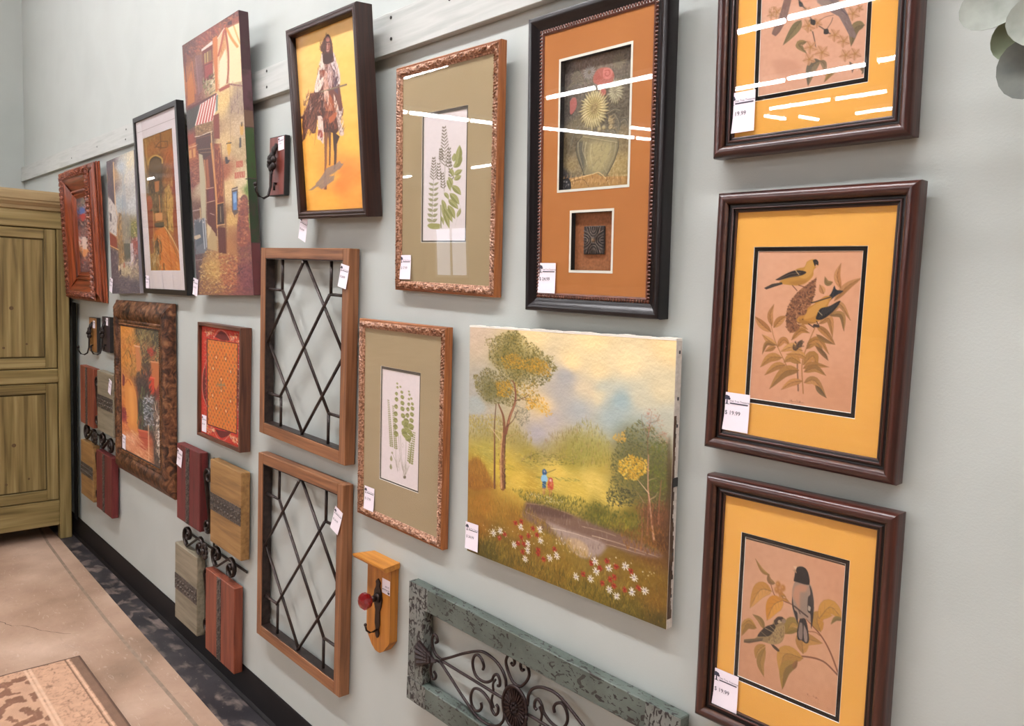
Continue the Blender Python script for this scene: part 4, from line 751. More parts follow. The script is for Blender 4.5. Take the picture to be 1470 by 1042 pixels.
ART['rider'] = (110, 311, 'F0BC5A', [

('I',[(47,15,'E6B676'),(908,34,'ECC070'),(337,73,'EFC068'),(831,272,'F1C062'),(66,268,'EAB86A'),(62,578,'F0B24C'),(876,629,'F0B850'),(75,817,'F0B34C'),(537,796,'EBA848'),(699,784,'E88E40'),(636,845,'E4883A'),(882,919,'E8A044'),(400,945,'EFAE46'),(43,977,'E8A240'),(999,462,'F2BE5C')],3),
('N',0.014,16.1,11.5,2),('N',0.012,5.8,4.6,3),('L','223 210 223 254',0.3,0.3,'C09040',0.5),
('S','446 145 399 229 343 266 299 326 260 360 210 361 164 423 109 441 54 460 660 506 705 415 684 361 703 291 660 236 627 166','6A4034',1,0),
('S','446 145 410 209 342 271 302 331 378 338 461 277 474 163','E0D0C0',1,0),
('S','628 160 664 216 699 270 697 327 660 323 631 274 593 234 581 212','D8C8C4',1,0),
('S','599 239 653 276 660 323 687 341 698 414 651 379 596 343','55404A',0.9,0),('S','468 236 526 263 515 367 478 400 443 376 452 282','C89A84',1,0),
('S','399 229 476 237 463 267 407 267','8A4A34',1,0),('S','529 201 597 250 576 330 536 337 515 283','B89890',1,0),
('D','409 172 651 199 687 341 315 327',170,7.6,1.2,80,24,'|4A2E2C 8A5A48 D8C0B4 3A2428 B08070 E8D8CC',0.75,2),
('S','546 61 506 74 462 100 442 123 461 146 460 193 497 208 559 209 620 206 621 160 614 113 596 83 569 64','4A2C22',1,0),
('D','423 95 554 62 621 114 620 206 467 199',120,5.6,0.8,75,40,'|3A2018 6A4434 2E1A14 7A5040',0.85,3),
('D','409 88 487 92 462 141 417 131',24,4.3,0.7,40,40,'|5A3828',0.8,4),('S','523 79 560 73 580 88 572 100 533 95','A8685A',1,0),
('S','528 103 584 109 577 139 550 154 521 143','8A5444',1,0),('L','545 110 541 135',1,1,'D8A890',1),('L','527 110 542 112',0.7,0.7,'2A1612',1),
('L','554 114 575 116',0.7,0.7,'2A1612',1),('L','524 143 557 146',0.8,0.8,'E0C0B0',1),('L','526 148 554 151',0.5,0.5,'3A1C18',1),
('S','476 153 611 169 590 202 535 212 484 196','3E2620',1,0),('L','287 346 425 345 783 342',2.6,2.8,'6E5E4A',1),
('L','378 341 776 339',0.7,0.7,'A89878',0.8),('S','231 336 170 391 109 441 88 463 351 483 428 412 454 361 361 342','5A3428',1,0),
('D','148 334 423 353 351 483 54 460',130,8.3,1.3,60,36,'|3A2018 7A4A34 A87050 E0C8B8 2A1612',0.8,5),
('S','449 345 510 350 523 410 496 429 479 395 449 387','D8B8A4',1,0),('S','531 363 597 426 630 503 508 494 506 419','A85A34',1,0),
('S','592 368 642 430 675 507 630 503 595 442','E0CCB8',1,0),('S','660 328 695 383 687 508 660 506 659 421','6A4034',1,0),
('S','402 383 444 414 446 490 367 484','3A2420',1,0),
('D','418 385 632 403 630 503 383 485',90,9.9,1.2,85,18,'|3A201A 8A4A30 C07048 5A3028 D8A890',0.75,6),
('S','111 426 218 435 322 443 285 545 222 553 164 525 101 569 31 594 69 542 61 494','5E382A',1,0),
('D','93 425 322 443 267 550 41 589',120,10.6,1.1,70,24,'|3A2018 7A4A34 A86A50 2A1612',0.85,7),('L','284 551 245 619',0.9,0.4,'5A3A28',0.8),
('L','179 544 233 589',0.5,0.5,'7A5A38',0.6),('S','322 443 620 467 657 536 601 578 504 566 420 566 378 516','4A2C24',1,0),
('D','339 444 636 468 638 552 404 559',120,10.6,1.2,85,16,'|2E1A18 8A4A34 B06A48 5A342A',0.8,8),
('S','326 466 401 484 394 616 345 599 298 587 323 530','D8C0B0',1,0),('S','321 542 380 551 382 586 315 573','9A4A3C',1,0),
('D','324 478 409 484 395 610 304 587',26,4.2,1.1,80,40,'|6A3A34 F0E4DC',0.85,9),('S','604 465 700 473 676 521 713 588 648 592 632 540','C8B0A0',1,0),
('D','620 467 700 473 712 591 648 592',50,6,1.2,80,24,'|4A2E2A E8DCD4 6A4A44',0.85,10),('S','493 490 620 467 599 499 512 520','B0603A',0.9,0),
('P','413 559 475 564 443 648 425 729 399 775 409 834 399 872 347 871 365 821 391 727 402 646','6A4430',1,0),
('L','445 567 406 740 381 857',1.2,1.2,'A86A44',0.8),('P','471 563 521 567 504 646 477 743 456 742 476 650','5A3A2A',1,0),
('P','546 563 647 598 600 634 577 725 544 769 528 768 546 689 544 608','3E2A22',1,0),('L','592 634 562 730',0.9,0.9,'7A5A4A',0.8),
('L','344 868 399 822',2.5,2.8,'D8906A',0.9),
('P','96 869 210 845 345 790 420 755 557 741 626 724 640 739 679 747 636 762 550 781 446 800 530 803 518 826 421 846 312 870 264 847 170 868','8A7468',0.85,0.5),
('D','135 861 343 796 641 733 670 752 492 831 313 867',90,7.1,0.9,38,10,'|6A5A56 A89078 7A6A64',0.7,11),('L','113 880 294 877',0.7,0.7,'B08A50',0.6),
('D','534 780 732 766 752 835 537 862',30,6,1.4,20,30,'|E88A44 E07E3C',0.35,12),
('D','799 939 920 958 933 976 812 956',14,3.5,0.4,20,60,'|C08A40',0.6,13),])
ARECT['cafe'] = (-0.251, 0.251, 0, 0.942)
ART['cafe'] = (100, 444, '6A4036', [

('I',[(73,26,'5A342E'),(463,10,'7A4038'),(952,8,'5E3430'),(63,147,'A86A3C'),(291,138,'6E4A48'),(95,227,'7A4640'),(493,86,'7A4A34'),(696,171,'E0CBA0'),(869,150,'E8D2A8'),(933,83,'E0BC80'),(593,93,'C08048'),(690,283,'D8B878'),(877,300,'A08A74'),(1010,412,'C0A888'),(624,434,'CDB080'),(50,279,'3E3A36'),(15,389,'7A3E34'),(930,456,'B8A078'),(344,413,'5A3A30'),(71,437,'8A4A34'),(40,537,'7A463E'),(33,656,'6A4C44'),(-45,806,'56424A'),(-52,930,'4E3C44'),(207,575,'B0A084'),(320,581,'8A5A44'),(354,757,'B89C70'),(553,537,'9A5438'),(507,704,'5E3830'),(668,599,'D8B884'),(690,711,'CFA868'),(836,635,'D8BC90'),(922,585,'D6C29C'),(871,690,'B8845C'),(868,799,'7A4E44'),(1033,618,'5A7A34'),(1031,723,'6A8A44'),(883,937,'74424A'),(369,903,'B8945A'),(631,935,'9A5C44'),(209,962,'8A6444'),(609,821,'A8784E'),(151,763,'6E6A6C')],4),
('N',0.05,1.2,1.7,2),('N',0.05,0.6,0.7,3),('D','18 14 1000 0 1000 43 20 53',160,8.1,1.7,-60,30,'|6A3430 9A4A3C 4A2A28 B06A4A 7A5048',0.7,2),
('P','356 57 550 49 551 62 354 65','D8C8BC',1,0),('P','367 66 546 64 529 184 373 179','6A2E28',1,0),
('P','390 79 526 77 525 118 389 116','7A5A3C',1,0),('L','456 79 452 118',1.2,1.2,'C8A868',1),('L','411 79 405 116',1.2,1.2,'C8A868',1),
('L','389 116 530 119',1.4,1.4,'9A4A34',1),('P','393 122 528 127 522 162 389 170','8E3A34',1,0),
('D','334 174 546 170 552 239 345 229',70,5.2,1.4,60,50,'|4E5A34 7A8048 E0D8C0 3E4428 C8C090',0.9,3),
('P','557 42 633 41 610 229 557 239','C0703A',1,0),('P','642 52 733 33 756 39 647 124 602 223 656 228 593 227','D8B48C',0.9,0),
('P','656 136 763 102 755 223 630 231','E2D4B0',1,0),('P','793 36 1001 38 984 241 796 230 801 142','E6D2A4',1,0),
('C','772 23 696 79 638 113',3.3,3.3,'A8543C',1),('C','771 28 798 107 786 181 755 223',2.8,2.8,'9A4A34',1),
('C','793 36 864 80 947 119',3.3,3.3,'C8843C',0.9),('C','899 35 955 86 993 115',1.9,1.9,'D09A50',0.9),('L','642 52 758 32',1.4,1.4,'E8C8B0',1),
('P','999 48 1049 52 1032 246 984 244','9A4030',1,0),('P','787 15 1006 20 1007 44 805 38','8A4A38',0.8,0),
('P','810 18 880 20 881 33 811 29','4A2A28',1,0),('P','95 45 173 71 205 238 92 238 3 241 31 110','8A5030',0.5,0.9),
('P','63 147 146 111 181 181 172 235 33 238','B06A30',0.9,0),('L','38 133 154 85',1.9,1.9,'9A6034',1),('L','170 81 201 205',1.9,1.9,'A8603C',1),
('L','36 33 35 144',1.9,1.9,'5A302C',1),('P','230 66 351 75 325 206 239 219','7A5658',0.7,0),('L','240 78 269 211',0.9,0.9,'A87E7A',0.6),
('P','31 247 564 240 587 250 55 263','5A302E',1,0),('P','605 231 789 229 793 242 626 243','9A4A38',1,0),('L','796 232 1067 269',1.9,1.9,'7A4444',1),
('L','799 237 751 464',0.7,0.7,'7A6454',0.7),('L','1019 284 1004 481',0.7,0.7,'8A7060',0.6),
('D','796 232 1023 265 1011 362 779 332',90,7.1,1.2,85,12,'|7A6058 9A8070 5E4A48 B8A088',0.6,4),('P','-2 258 256 253 179 323 18 333','3E3C38',1,0),
('P','277 255 588 245 538 306 473 334 150 326','E8DCD0',1,0),('P','296 256 321 255 203 327 172 326','B04038',1,0),
('P','348 254 373 253 258 328 228 328','B04038',1,0),('P','400 252 424 251 312 330 282 329','B04038',1,0),
('P','451 249 474 249 366 331 336 330','B04038',1,0),('P','501 247 524 246 419 332 390 331','B04038',1,0),
('P','550 245 573 244 471 333 442 332','B04038',1,0),('P','561 250 595 248 572 303 537 308','6E8078',1,0),
('P','149 327 468 336 452 370 151 368','8A6A48',1,0),('D','155 328 462 337 447 370 154 366',60,2.4,1.4,0,180,'|C0A078 6A4A30 4A3424',0.8,5),
('L','142 368 247 373 357 371 457 372',1.2,1.2,'E0D0B8',1),('P','491 317 594 316 581 409 485 402','7A3A2C',1,0),
('P','-27 352 113 352 106 419 -39 409','8A4030',1,0),('P','-16 393 144 390 134 421 -16 411','C07848',0.8,0),
('P','158 372 461 376 447 443 148 422','4A302C',1,0),('L','441 372 437 443',1.7,1.7,'D8BC8C',1),('L','148 377 446 383',1.2,1.2,'7A5040',0.8),
('S','919 390 949 381 973 394 962 423 917 420','C89A50',1,0),('L','949 382 947 392',1.9,1.9,'3A3030',1),('L','913 434 910 462',2.8,2.8,'4A4444',1),
('S','697 439 729 428 754 443 744 464 696 461','D8A040',1,0),('L','693 436 761 438',1.9,1.9,'2E2A2A',1),
('D','-36 388 173 398 156 549 -47 568',220,3,1.7,0,40,'|7A3A30 9A5A40 5A2E2C B07A58',0.7,6),('P','-21 401 156 405 150 454 -20 455','A05A34',0.7,0),
('P','3 412 55 413 54 445 8 445','D09A5C',0.8,0),('P','85 412 133 412 128 446 84 445','D09A5C',0.8,0),('L','-21 401 156 403',1.2,1.2,'D8B48C',1),
('P','182 416 450 423 442 468 296 470 188 445','4A322E',1,0),('L','195 422 433 434',1,1,'8A6A54',1),('L','220 436 429 447',1,1,'8A6A54',1),
('P','190 437 260 447 288 544 253 695 172 692 178 574','B0A68A',1,0),('P','284 463 455 452 445 633 439 771 354 757 277 731 292 580','5E3430',1,0),
('P','310 471 353 468 364 577 305 586','A86440',0.8,0),('L','291 469 292 580',1.2,1.2,'C8905C',1),
('P','336 576 419 580 418 632 319 633','6A343C',1,0),('L','292 580 426 582',1,1,'D0B090',1),('L','276 634 431 632',1,1,'D0B090',1),
('L','335 677 408 686',1,1,'C0A8A0',1),('C','430 416 450 519 462 622 449 736',3,3,'C89058',1),
('P','473 419 570 427 592 539 588 651 474 646 473 532','7A3C2C',1,0),
('D','488 432 580 438 578 639 484 640',60,6.5,1.5,85,14,'|B86A3C 5A2A24 D08A54',0.7,7),('P','474 646 581 648 575 729 451 728','3A2A28',1,0),
('L','525 659 517 716',1,1,'A89878',1),('L','474 647 582 646',1.5,1.5,'C89058',1),('L','451 728 575 728',1.7,1.7,'D0A878',1),
('P','455 734 590 741 590 840 449 835','5A302C',1,0),('C','591 428 605 540 601 651 596 820',1.5,1.5,'6A4034',0.8),
('P','698 436 761 441 754 467 711 486 699 463','D0A048',1,0),('P','652 482 686 482 696 495 733 499 692 509 654 507','3A3638',1,0),
('L','907 451 904 463',3,3,'4A4444',1),('P','831 509 847 510 841 532 825 532','B04A3C',0.9,0),('L','837 516 835 525',0.4,0.4,'E0BC94',0.7),
('P','853 510 869 511 863 533 847 533','B04A3C',0.9,0),('L','859 517 857 526',0.4,0.4,'E0BC94',0.7),
('P','875 511 891 512 885 534 869 534','B04A3C',0.9,0),('L','881 517 879 527',0.4,0.4,'E0BC94',0.7),
('P','896 511 913 512 907 534 891 534','B04A3C',0.9,0),('L','903 518 901 528',0.4,0.4,'E0BC94',0.7),
('P','918 512 934 513 929 535 912 535','B04A3C',0.9,0),('L','925 519 922 528',0.4,0.4,'E0BC94',0.7),
('P','796 547 817 548 811 570 790 570','B04A3C',0.9,0),('L','805 554 802 563',0.5,0.5,'E0BC94',0.7),
('P','824 548 845 549 839 571 818 571','B04A3C',0.9,0),('L','833 555 830 564',0.5,0.5,'E0BC94',0.7),
('P','852 548 873 550 867 572 846 572','B04A3C',0.9,0),('L','861 555 858 565',0.5,0.5,'E0BC94',0.7),
('P','880 549 900 550 894 572 874 572','B04A3C',0.9,0),('L','888 556 886 565',0.5,0.5,'E0BC94',0.7),
('P','907 550 927 551 922 573 901 573','B04A3C',0.9,0),('L','916 557 913 566',0.5,0.5,'E0BC94',0.7),
('P','934 551 954 552 949 574 928 574','B04A3C',0.9,0),('L','943 557 940 567',0.5,0.5,'E0BC94',0.7),
('P','731 602 832 599 816 694 748 702 717 684','5A4A44',1,0),('P','745 617 811 616 799 682 738 682','5A82B4',1,0),
('P','753 625 804 622 796 654 750 658','90B0D4',0.8,0),('L','742 608 828 607',1.2,1.2,'E8DCC8',1),('L','741 691 757 708',1,1,'7A5A44',1),
('P','983 512 1075 521 1070 804 1007 803 990 695','5E7E34',1,0),
('D','987 515 1079 521 1060 799 996 722',110,4,2,60,60,'|7AA04C 4A6A2A 9AB868 3A5424 E0E8C0',0.8,8),
('P','987 514 1070 521 1071 533 989 527','2E3C20',1,0),('L','971 580 1068 588',2,2,'34482A',1),('L','981 684 1062 691',2,2,'34482A',1),
('S','871 642 922 633 974 646 975 679 976 753 987 808 790 814 782 747 834 689','8A4E40',1,0),('C','862 647 914 637 965 652',1.5,1.5,'5A4A44',0.9),
('D','834 640 989 652 975 807 779 808',170,3.5,2,0,180,'|A8644C 6E3E3A C88A64 8A5048 5E3A3C',0.8,9),
('P','630 742 772 736 769 846 578 837','A8744C',0.6,1.2),('P','22 692 231 691 238 813 190 829 9 832','6A7078',1,0),
('L','185 698 195 812',1.2,1.2,'C8D0D4',1),('L','230 694 234 807',1.2,1.2,'B8C0C8',1),('P','44 699 184 699 179 787 34 802','525A64',0.8,0),
('P','8 756 124 753 138 765 43 772 -7 766','C0B098',1,0),('D','9 686 259 692 253 712 17 707',22,2.5,1.5,0,180,'|D8D0C8 6A5A58',0.8,10),
('L','-12 655 154 654',1.5,1.5,'B0A098',1),('L','155 649 157 691',1.7,1.7,'C0A474',1),('P','268 713 410 758 431 828 253 813','B09870',1,0),
('P','268 713 347 733 312 755 257 777','D0BC94',0.7,0),
('D','221 821 756 849 747 936 616 992 21 992 13 918 159 835',520,3,2,0,60,'|D0AC68 B8905A E0C88C 8A6440 A87848 C89A60',0.85,11),
('D','442 840 781 852 751 969 565 986 444 933',300,3,2,0,60,'|A85A40 8A4638 C07A54 74403C',0.7,12),
('D','775 824 1083 799 1038 992 720 992',330,3.5,2.2,60,60,'|6A3A3E 7E464A 5A3238 8E5550',0.7,13),
('D','-122 805 162 823 40 931 -115 929',90,4,1.7,0,60,'|4A3A44 6A5860 3A2E38',0.6,14),('L','-13 855 123 854',1,1,'A8A0A0',1),
('D','-83 930 1020 970 1017 1000 -11 995',160,4,1.7,0,40,'|5A3440 6E444A 8A6050',0.7,15),
('D','744 896 819 897 826 920 750 924',10,3.5,1.5,80,30,'|3A2A34',0.8,16),])
ARECT['street'] = (-0.21, 0.21, 0, 0.644)
ART['street'] = (59, 284, '8A8688', [

('I',[(85,50,'4E4044'),(232,113,'A0805A'),(48,204,'5A4A4C'),(551,86,'A8B0B4'),(851,71,'CCBFA0'),(927,164,'B8B4AC'),(656,294,'A8A49C'),(980,362,'AEB0AE'),(445,332,'98A0A0'),(70,342,'B0A8A0'),(40,467,'8A7A74'),(16,572,'7A3E30'),(243,528,'A07E58'),(439,587,'9A7650'),(-22,731,'5A4E52'),(365,688,'6A5A4C'),(580,643,'7A6E5A'),(664,717,'4E4A40'),(843,562,'6A6A40'),(924,634,'8A4A44'),(947,754,'5E5054'),(753,759,'A89A9C'),(540,826,'A8987C'),(168,852,'5A4E54'),(783,850,'8A7C6C'),(517,929,'5E565C'),(954,952,'4E474E'),(139,979,'4E484E')],4),
('N',0.06,1.2,2.3,2),('N',0.05,0.6,0.9,3),('P','28 14 227 22 245 289 257 352 36 256','4A3C42',1,0),
('D','37 20 225 30 227 319 8 254',50,7.5,1.4,80,14,'|3A3036 5E4E50 6A5648',0.8,2),('C','263 27 263 167 273 353 321 417',2.3,1.7,'C8A070',0.95),
('P','6 264 259 342 306 437 260 570 -29 528','B8B0A8',1,0),('D','3 275 304 375 262 560 -27 517',50,5.8,1.7,80,30,'|8E847E D0C8BE 6A6060',0.7,3),
('P','49 383 112 397 97 459 35 445','5A5458',1,0),('P','-40 527 257 581 273 675 -26 629','7E3C2C',1,0),('L','-52 623 306 671',2,2,'D0A468',1),
('L','-38 517 273 581',1.2,1.2,'A87A54',1),('P','-30 645 271 685 256 821 -53 859','55484E',1,0),
('D','-30 645 286 686 253 832 -50 849',50,5.8,1.7,85,20,'|3E3640 7A6A6C 9A8A80',0.7,4),
('P','378 400 526 428 532 631 555 755 315 791 310 583','8E6E48',1,0),
('D','349 409 574 440 555 755 294 770',110,6.4,1.4,85,12,'|6A5236 B08E5C 4A3C30 C8A878 5A5A58',0.75,5),
('L','602 130 530 316 514 437',1.7,3.8,'8C949A',0.9),('L','612 221 603 421',4.1,5.8,'8E949A',0.7),
('S','450 424 677 425 804 521 717 698 518 692','7E7C74',0.7,1.7),
('D','382 379 820 442 729 759 298 749',120,7.5,1.2,88,8,'|5A5650 9A8C74 7A6E5C B09A74',0.6,6),
('S','784 500 931 487 1050 522 1023 608 787 600','6A6A3E',0.9,0.9),
('D','786 490 1045 502 1025 599 789 590',70,2.3,1.7,30,90,'|4E5230 8A8450 B8A068',0.8,7),('P','835 602 1049 599 1046 726 834 721','8A4840',0.8,0),
('P','730 638 827 641 826 761 722 789','C8BEC0',0.8,0),
('D','763 599 1047 609 1009 863 732 859',90,4.6,1.7,85,20,'|6A3E3E A87068 D0C0C0 4A3E44',0.6,8),
('P','506 631 730 638 727 769 503 764','4A4A40',0.7,0.9),
('D','272 748 1015 765 987 903 270 874',160,4.6,1.4,85,30,'|C8B488 8A7A64 B0A080 5E5450 D8C8A0',0.7,9),
('D','58 861 1036 893 1037 1002 84 984',190,4.6,1.7,10,40,'|55505A 6E666C 423C46 807468',0.7,10),('L','300 791 298 822',2.3,2.3,'D8B890',0.9),
('L','406 782 404 813',2.3,2.3,'C8B098',0.9),('L','490 774 489 805',2.3,2.3,'A85A48',0.9),('L','345 823 343 854',2.3,2.3,'3A3038',0.9),
('D','564 27 1043 57 1036 317 507 285',90,11.6,1.7,75,20,'|C8C0A8 AAB0B0 D0C4A4 A0A8AC',0.4,11),])
ARECT['alley'] = (-0.172, 0.1875, 0.1, 0.6665)
ART['alley'] = (63, 283, 'A86A2C', [

('I',[(84,14,'9A7234'),(29,193,'A87E3A'),(331,99,'A86C30'),(815,26,'9A6A2C'),(868,191,'B0622C'),(403,216,'5A4630'),(387,271,'5E4A34'),(97,335,'7A6030'),(249,377,'5E4C2E'),(459,387,'4E4028'),(424,509,'5A4A2C'),(107,486,'A04A28'),(83,659,'8A3E28'),(721,367,'A8703C'),(732,510,'C09248'),(931,410,'9A4A30'),(899,626,'8E3E28'),(904,790,'9A5230'),(637,674,'A87A3C'),(395,610,'8A6434'),(412,736,'D07828'),(539,841,'D87A2C'),(762,955,'D06A28'),(151,894,'A88044'),(127,977,'A07838'),(400,966,'B87030'),(958,956,'C87838')],4),
('N',0.06,1.3,1.9,2),('D','22 -2 990 8 996 995 10 994',420,8.3,1.9,80,24,'|8A5A24 B8863C 6A4A22 C89A4C A0602A 7A3A20',0.45,3),
('C','412 94 551 65 677 69 824 80',1.6,1.6,'5A3A1C',0.9),('C','439 90 616 108 790 115 815 80',1.3,1.3,'5A3A1C',0.9),
('L','606 -1 588 117',1.6,1.6,'5A3A1C',0.9),('S','188 180 259 160 420 156 594 186 567 337 463 556 93 531 131 314','54422A',0.95,0),
('C','138 200 205 161 396 149 595 182 610 218',2.9,2.9,'D0A858',0.95),('S','206 193 415 174 563 204 543 274 187 254','6A5638',1,0),
('C','95 15 101 140 97 335',1.6,1.6,'D0A85C',0.8),('C','9 77 101 232 104 312',1.3,1.3,'5A401E',0.8),
('D','134 302 554 325 508 580 110 567',120,6.3,1.6,85,24,'|3A3022 7A6A3C 9A8048 2E2820',0.8,4),('P','315 335 473 337 442 409 319 414','C07A40',0.9,0),
('P','274 566 512 569 506 625 273 627','D09058',1,0),('L','443 442 440 600',1.3,1.3,'D88A50',0.9),
('P','226 640 544 637 557 683 244 669','4A4234',1,0),('S','7 447 124 428 195 466 178 523 38 529','A04828',1,0),
('P','7 540 199 547 150 859 36 870','8A3E28',0.8,0),('L','209 547 154 848',1.3,1.3,'C09050',1),
('P','634 406 795 370 863 483 824 722 706 698 642 562','C89C50',1,0),
('D','640 385 889 386 814 722 637 674',80,10.8,1.6,88,8,'|E0BC74 8A6430 B08840 5A4426',0.8,5),
('P','911 247 1002 232 1007 857 842 745 893 462','8E3E28',0.85,0),('L','678 431 656 696',1.3,1.3,'4A3820',1),
('P','236 698 560 672 806 789 1003 967 996 995 284 998 330 838','D0762C',0.9,0),
('D','263 698 583 683 976 978 339 994',130,15.9,1.9,-55,16,'|E08C3C C06424 E8A050 A85A24',0.6,6),
('C','560 672 787 766 1020 901',2.5,1.6,'E0BC80',0.9),('C','581 689 757 788 985 945',1,1,'5A401E',0.8),
('C','212 778 300 757 399 782 409 839 376 862',1.6,1.6,'3A2E20',1),('S','196 778 296 768 347 815 320 873 205 860','4A3E30',0.9,0),
('D','137 754 432 759 339 994 38 994',90,8.3,1.6,85,20,'|E0CCA0 6A5638 A88850 3E3226',0.7,7),('L','459 943 455 994',1.9,1.9,'4A3420',1),])
ARECT['patio'] = (-0.262, 0.285, 0.11, 0.733)
ART['patio'] = (85, 277, '8A5A34', [

('I',[(59,23,'D08A3C'),(272,58,'D08C44'),(155,257,'C8843C'),(319,173,'C07A3C'),(477,63,'5A4A34'),(471,192,'C07848'),(415,312,'B88048'),(674,53,'6A5434'),(906,69,'4A4434'),(716,177,'8A4430'),(665,265,'4E4034'),(898,289,'A8603C'),(900,247,'B8683C'),(802,394,'A83C28'),(938,437,'7A3A2C'),(585,427,'3A2E2C'),(197,477,'D0884A'),(243,622,'D8843C'),(290,736,'C87034'),(502,609,'3A3A34'),(698,616,'5A5C5E'),(545,749,'4A3A30'),(592,815,'B8583A'),(565,877,'B05A38'),(76,717,'8A3A34'),(71,809,'D07A48'),(230,879,'E0A07C'),(486,947,'D08A64'),(733,924,'C07A50'),(926,756,'4A4038'),(920,924,'3E3630'),(813,687,'5A4A44'),(955,586,'6A4A3C')],4),
('N',0.06,2,3.2,2),('D','109 110 477 63 513 376 147 407',150,10.4,2,80,40,'|B8843C 8A6A34 D89C54 6A5A30',0.7,2),
('C','46 264 212 194 313 290',1.2,1.2,'6A4A28',0.8),('S','101 456 190 415 305 438 428 558 452 805 286 826 130 741','D8904A',0.9,0),
('C','118 455 190 421 278 455',2,2,'A85A30',0.9),('S','197 477 303 483 345 685 263 755','E8A45C',0.7,2),
('C','418 457 441 615 443 791',2,2,'7A3E28',0.8),('P','397 146 533 145 569 229 515 319 437 368 408 240','C07C50',1,0),
('L','382 148 548 149',3.2,3.2,'D8A888',1),('D','404 8 999 10 990 241 567 272 523 146',260,12,2,80,44,'|3E3A2C 6A5C3A 8A8058 2E2A24 A8905C',0.8,3),
('D','693 150 812 143 819 198 705 205',18,4.8,2.4,30,60,'|B03A30 8A2E28',0.9,4),('P','785 235 991 227 977 365 892 441 812 379','B0683C',1,0),
('L','784 239 990 233',3.2,3.2,'C88A60',1),('P','709 353 850 348 855 445 798 492 742 469','B8402A',1,0),('L','709 357 859 353',2.8,2.8,'D06048',1),
('D','413 356 758 300 750 497 455 526',120,10.4,2.4,80,30,'|2E2828 4A3E3A 5A4A40 3A3430',0.8,5),('C','559 444 503 594 420 735',2,2,'6A7A4A',0.8),
('C','608 454 577 600 546 734',2.4,2.4,'4E5A38',0.8),('D','457 497 891 483 858 737 468 788',170,8.8,2.4,80,40,'|3A3C36 5A6450 2E302C 4A4A44',0.8,6),
('D','581 514 844 487 836 698 595 742',150,3.2,2,60,80,'|B8BCC4 8A9098 D8D8DC 6A7078',0.8,7),
('P','444 776 682 760 667 891 587 924 488 917','B0523A',1,0),('L','443 782 682 766',3.6,3.6,'C8684C',1),('L','466 832 670 819',1.2,1.2,'8A3E2C',1),
('L','703 715 702 987',2,2,'E0B894',0.8),('D','818 574 1001 554 986 984 834 994',150,16,2,85,20,'|2E2A28 5A4A3E D8C0A8 3E3632 8A6A50',0.75,8),
('D','876 623 1000 595 969 834 885 874',40,6.4,2.4,60,50,'|F0E4D8 C8B0A0',0.85,9),
('D','45 781 442 806 685 917 682 990 62 979',140,8.8,2.8,-20,20,'|E0A880 D08A60 E8BC98 C87A50',0.6,10),
('S','39 386 104 411 89 472 34 477','6A2A30',0.9,0),('D','35 660 134 664 150 769 39 782',24,4.8,2.4,60,60,'|7A2A38 A04048',0.8,11),])
ARECT['textile'] = (-0.189, 0.187, 0.012, 0.434)
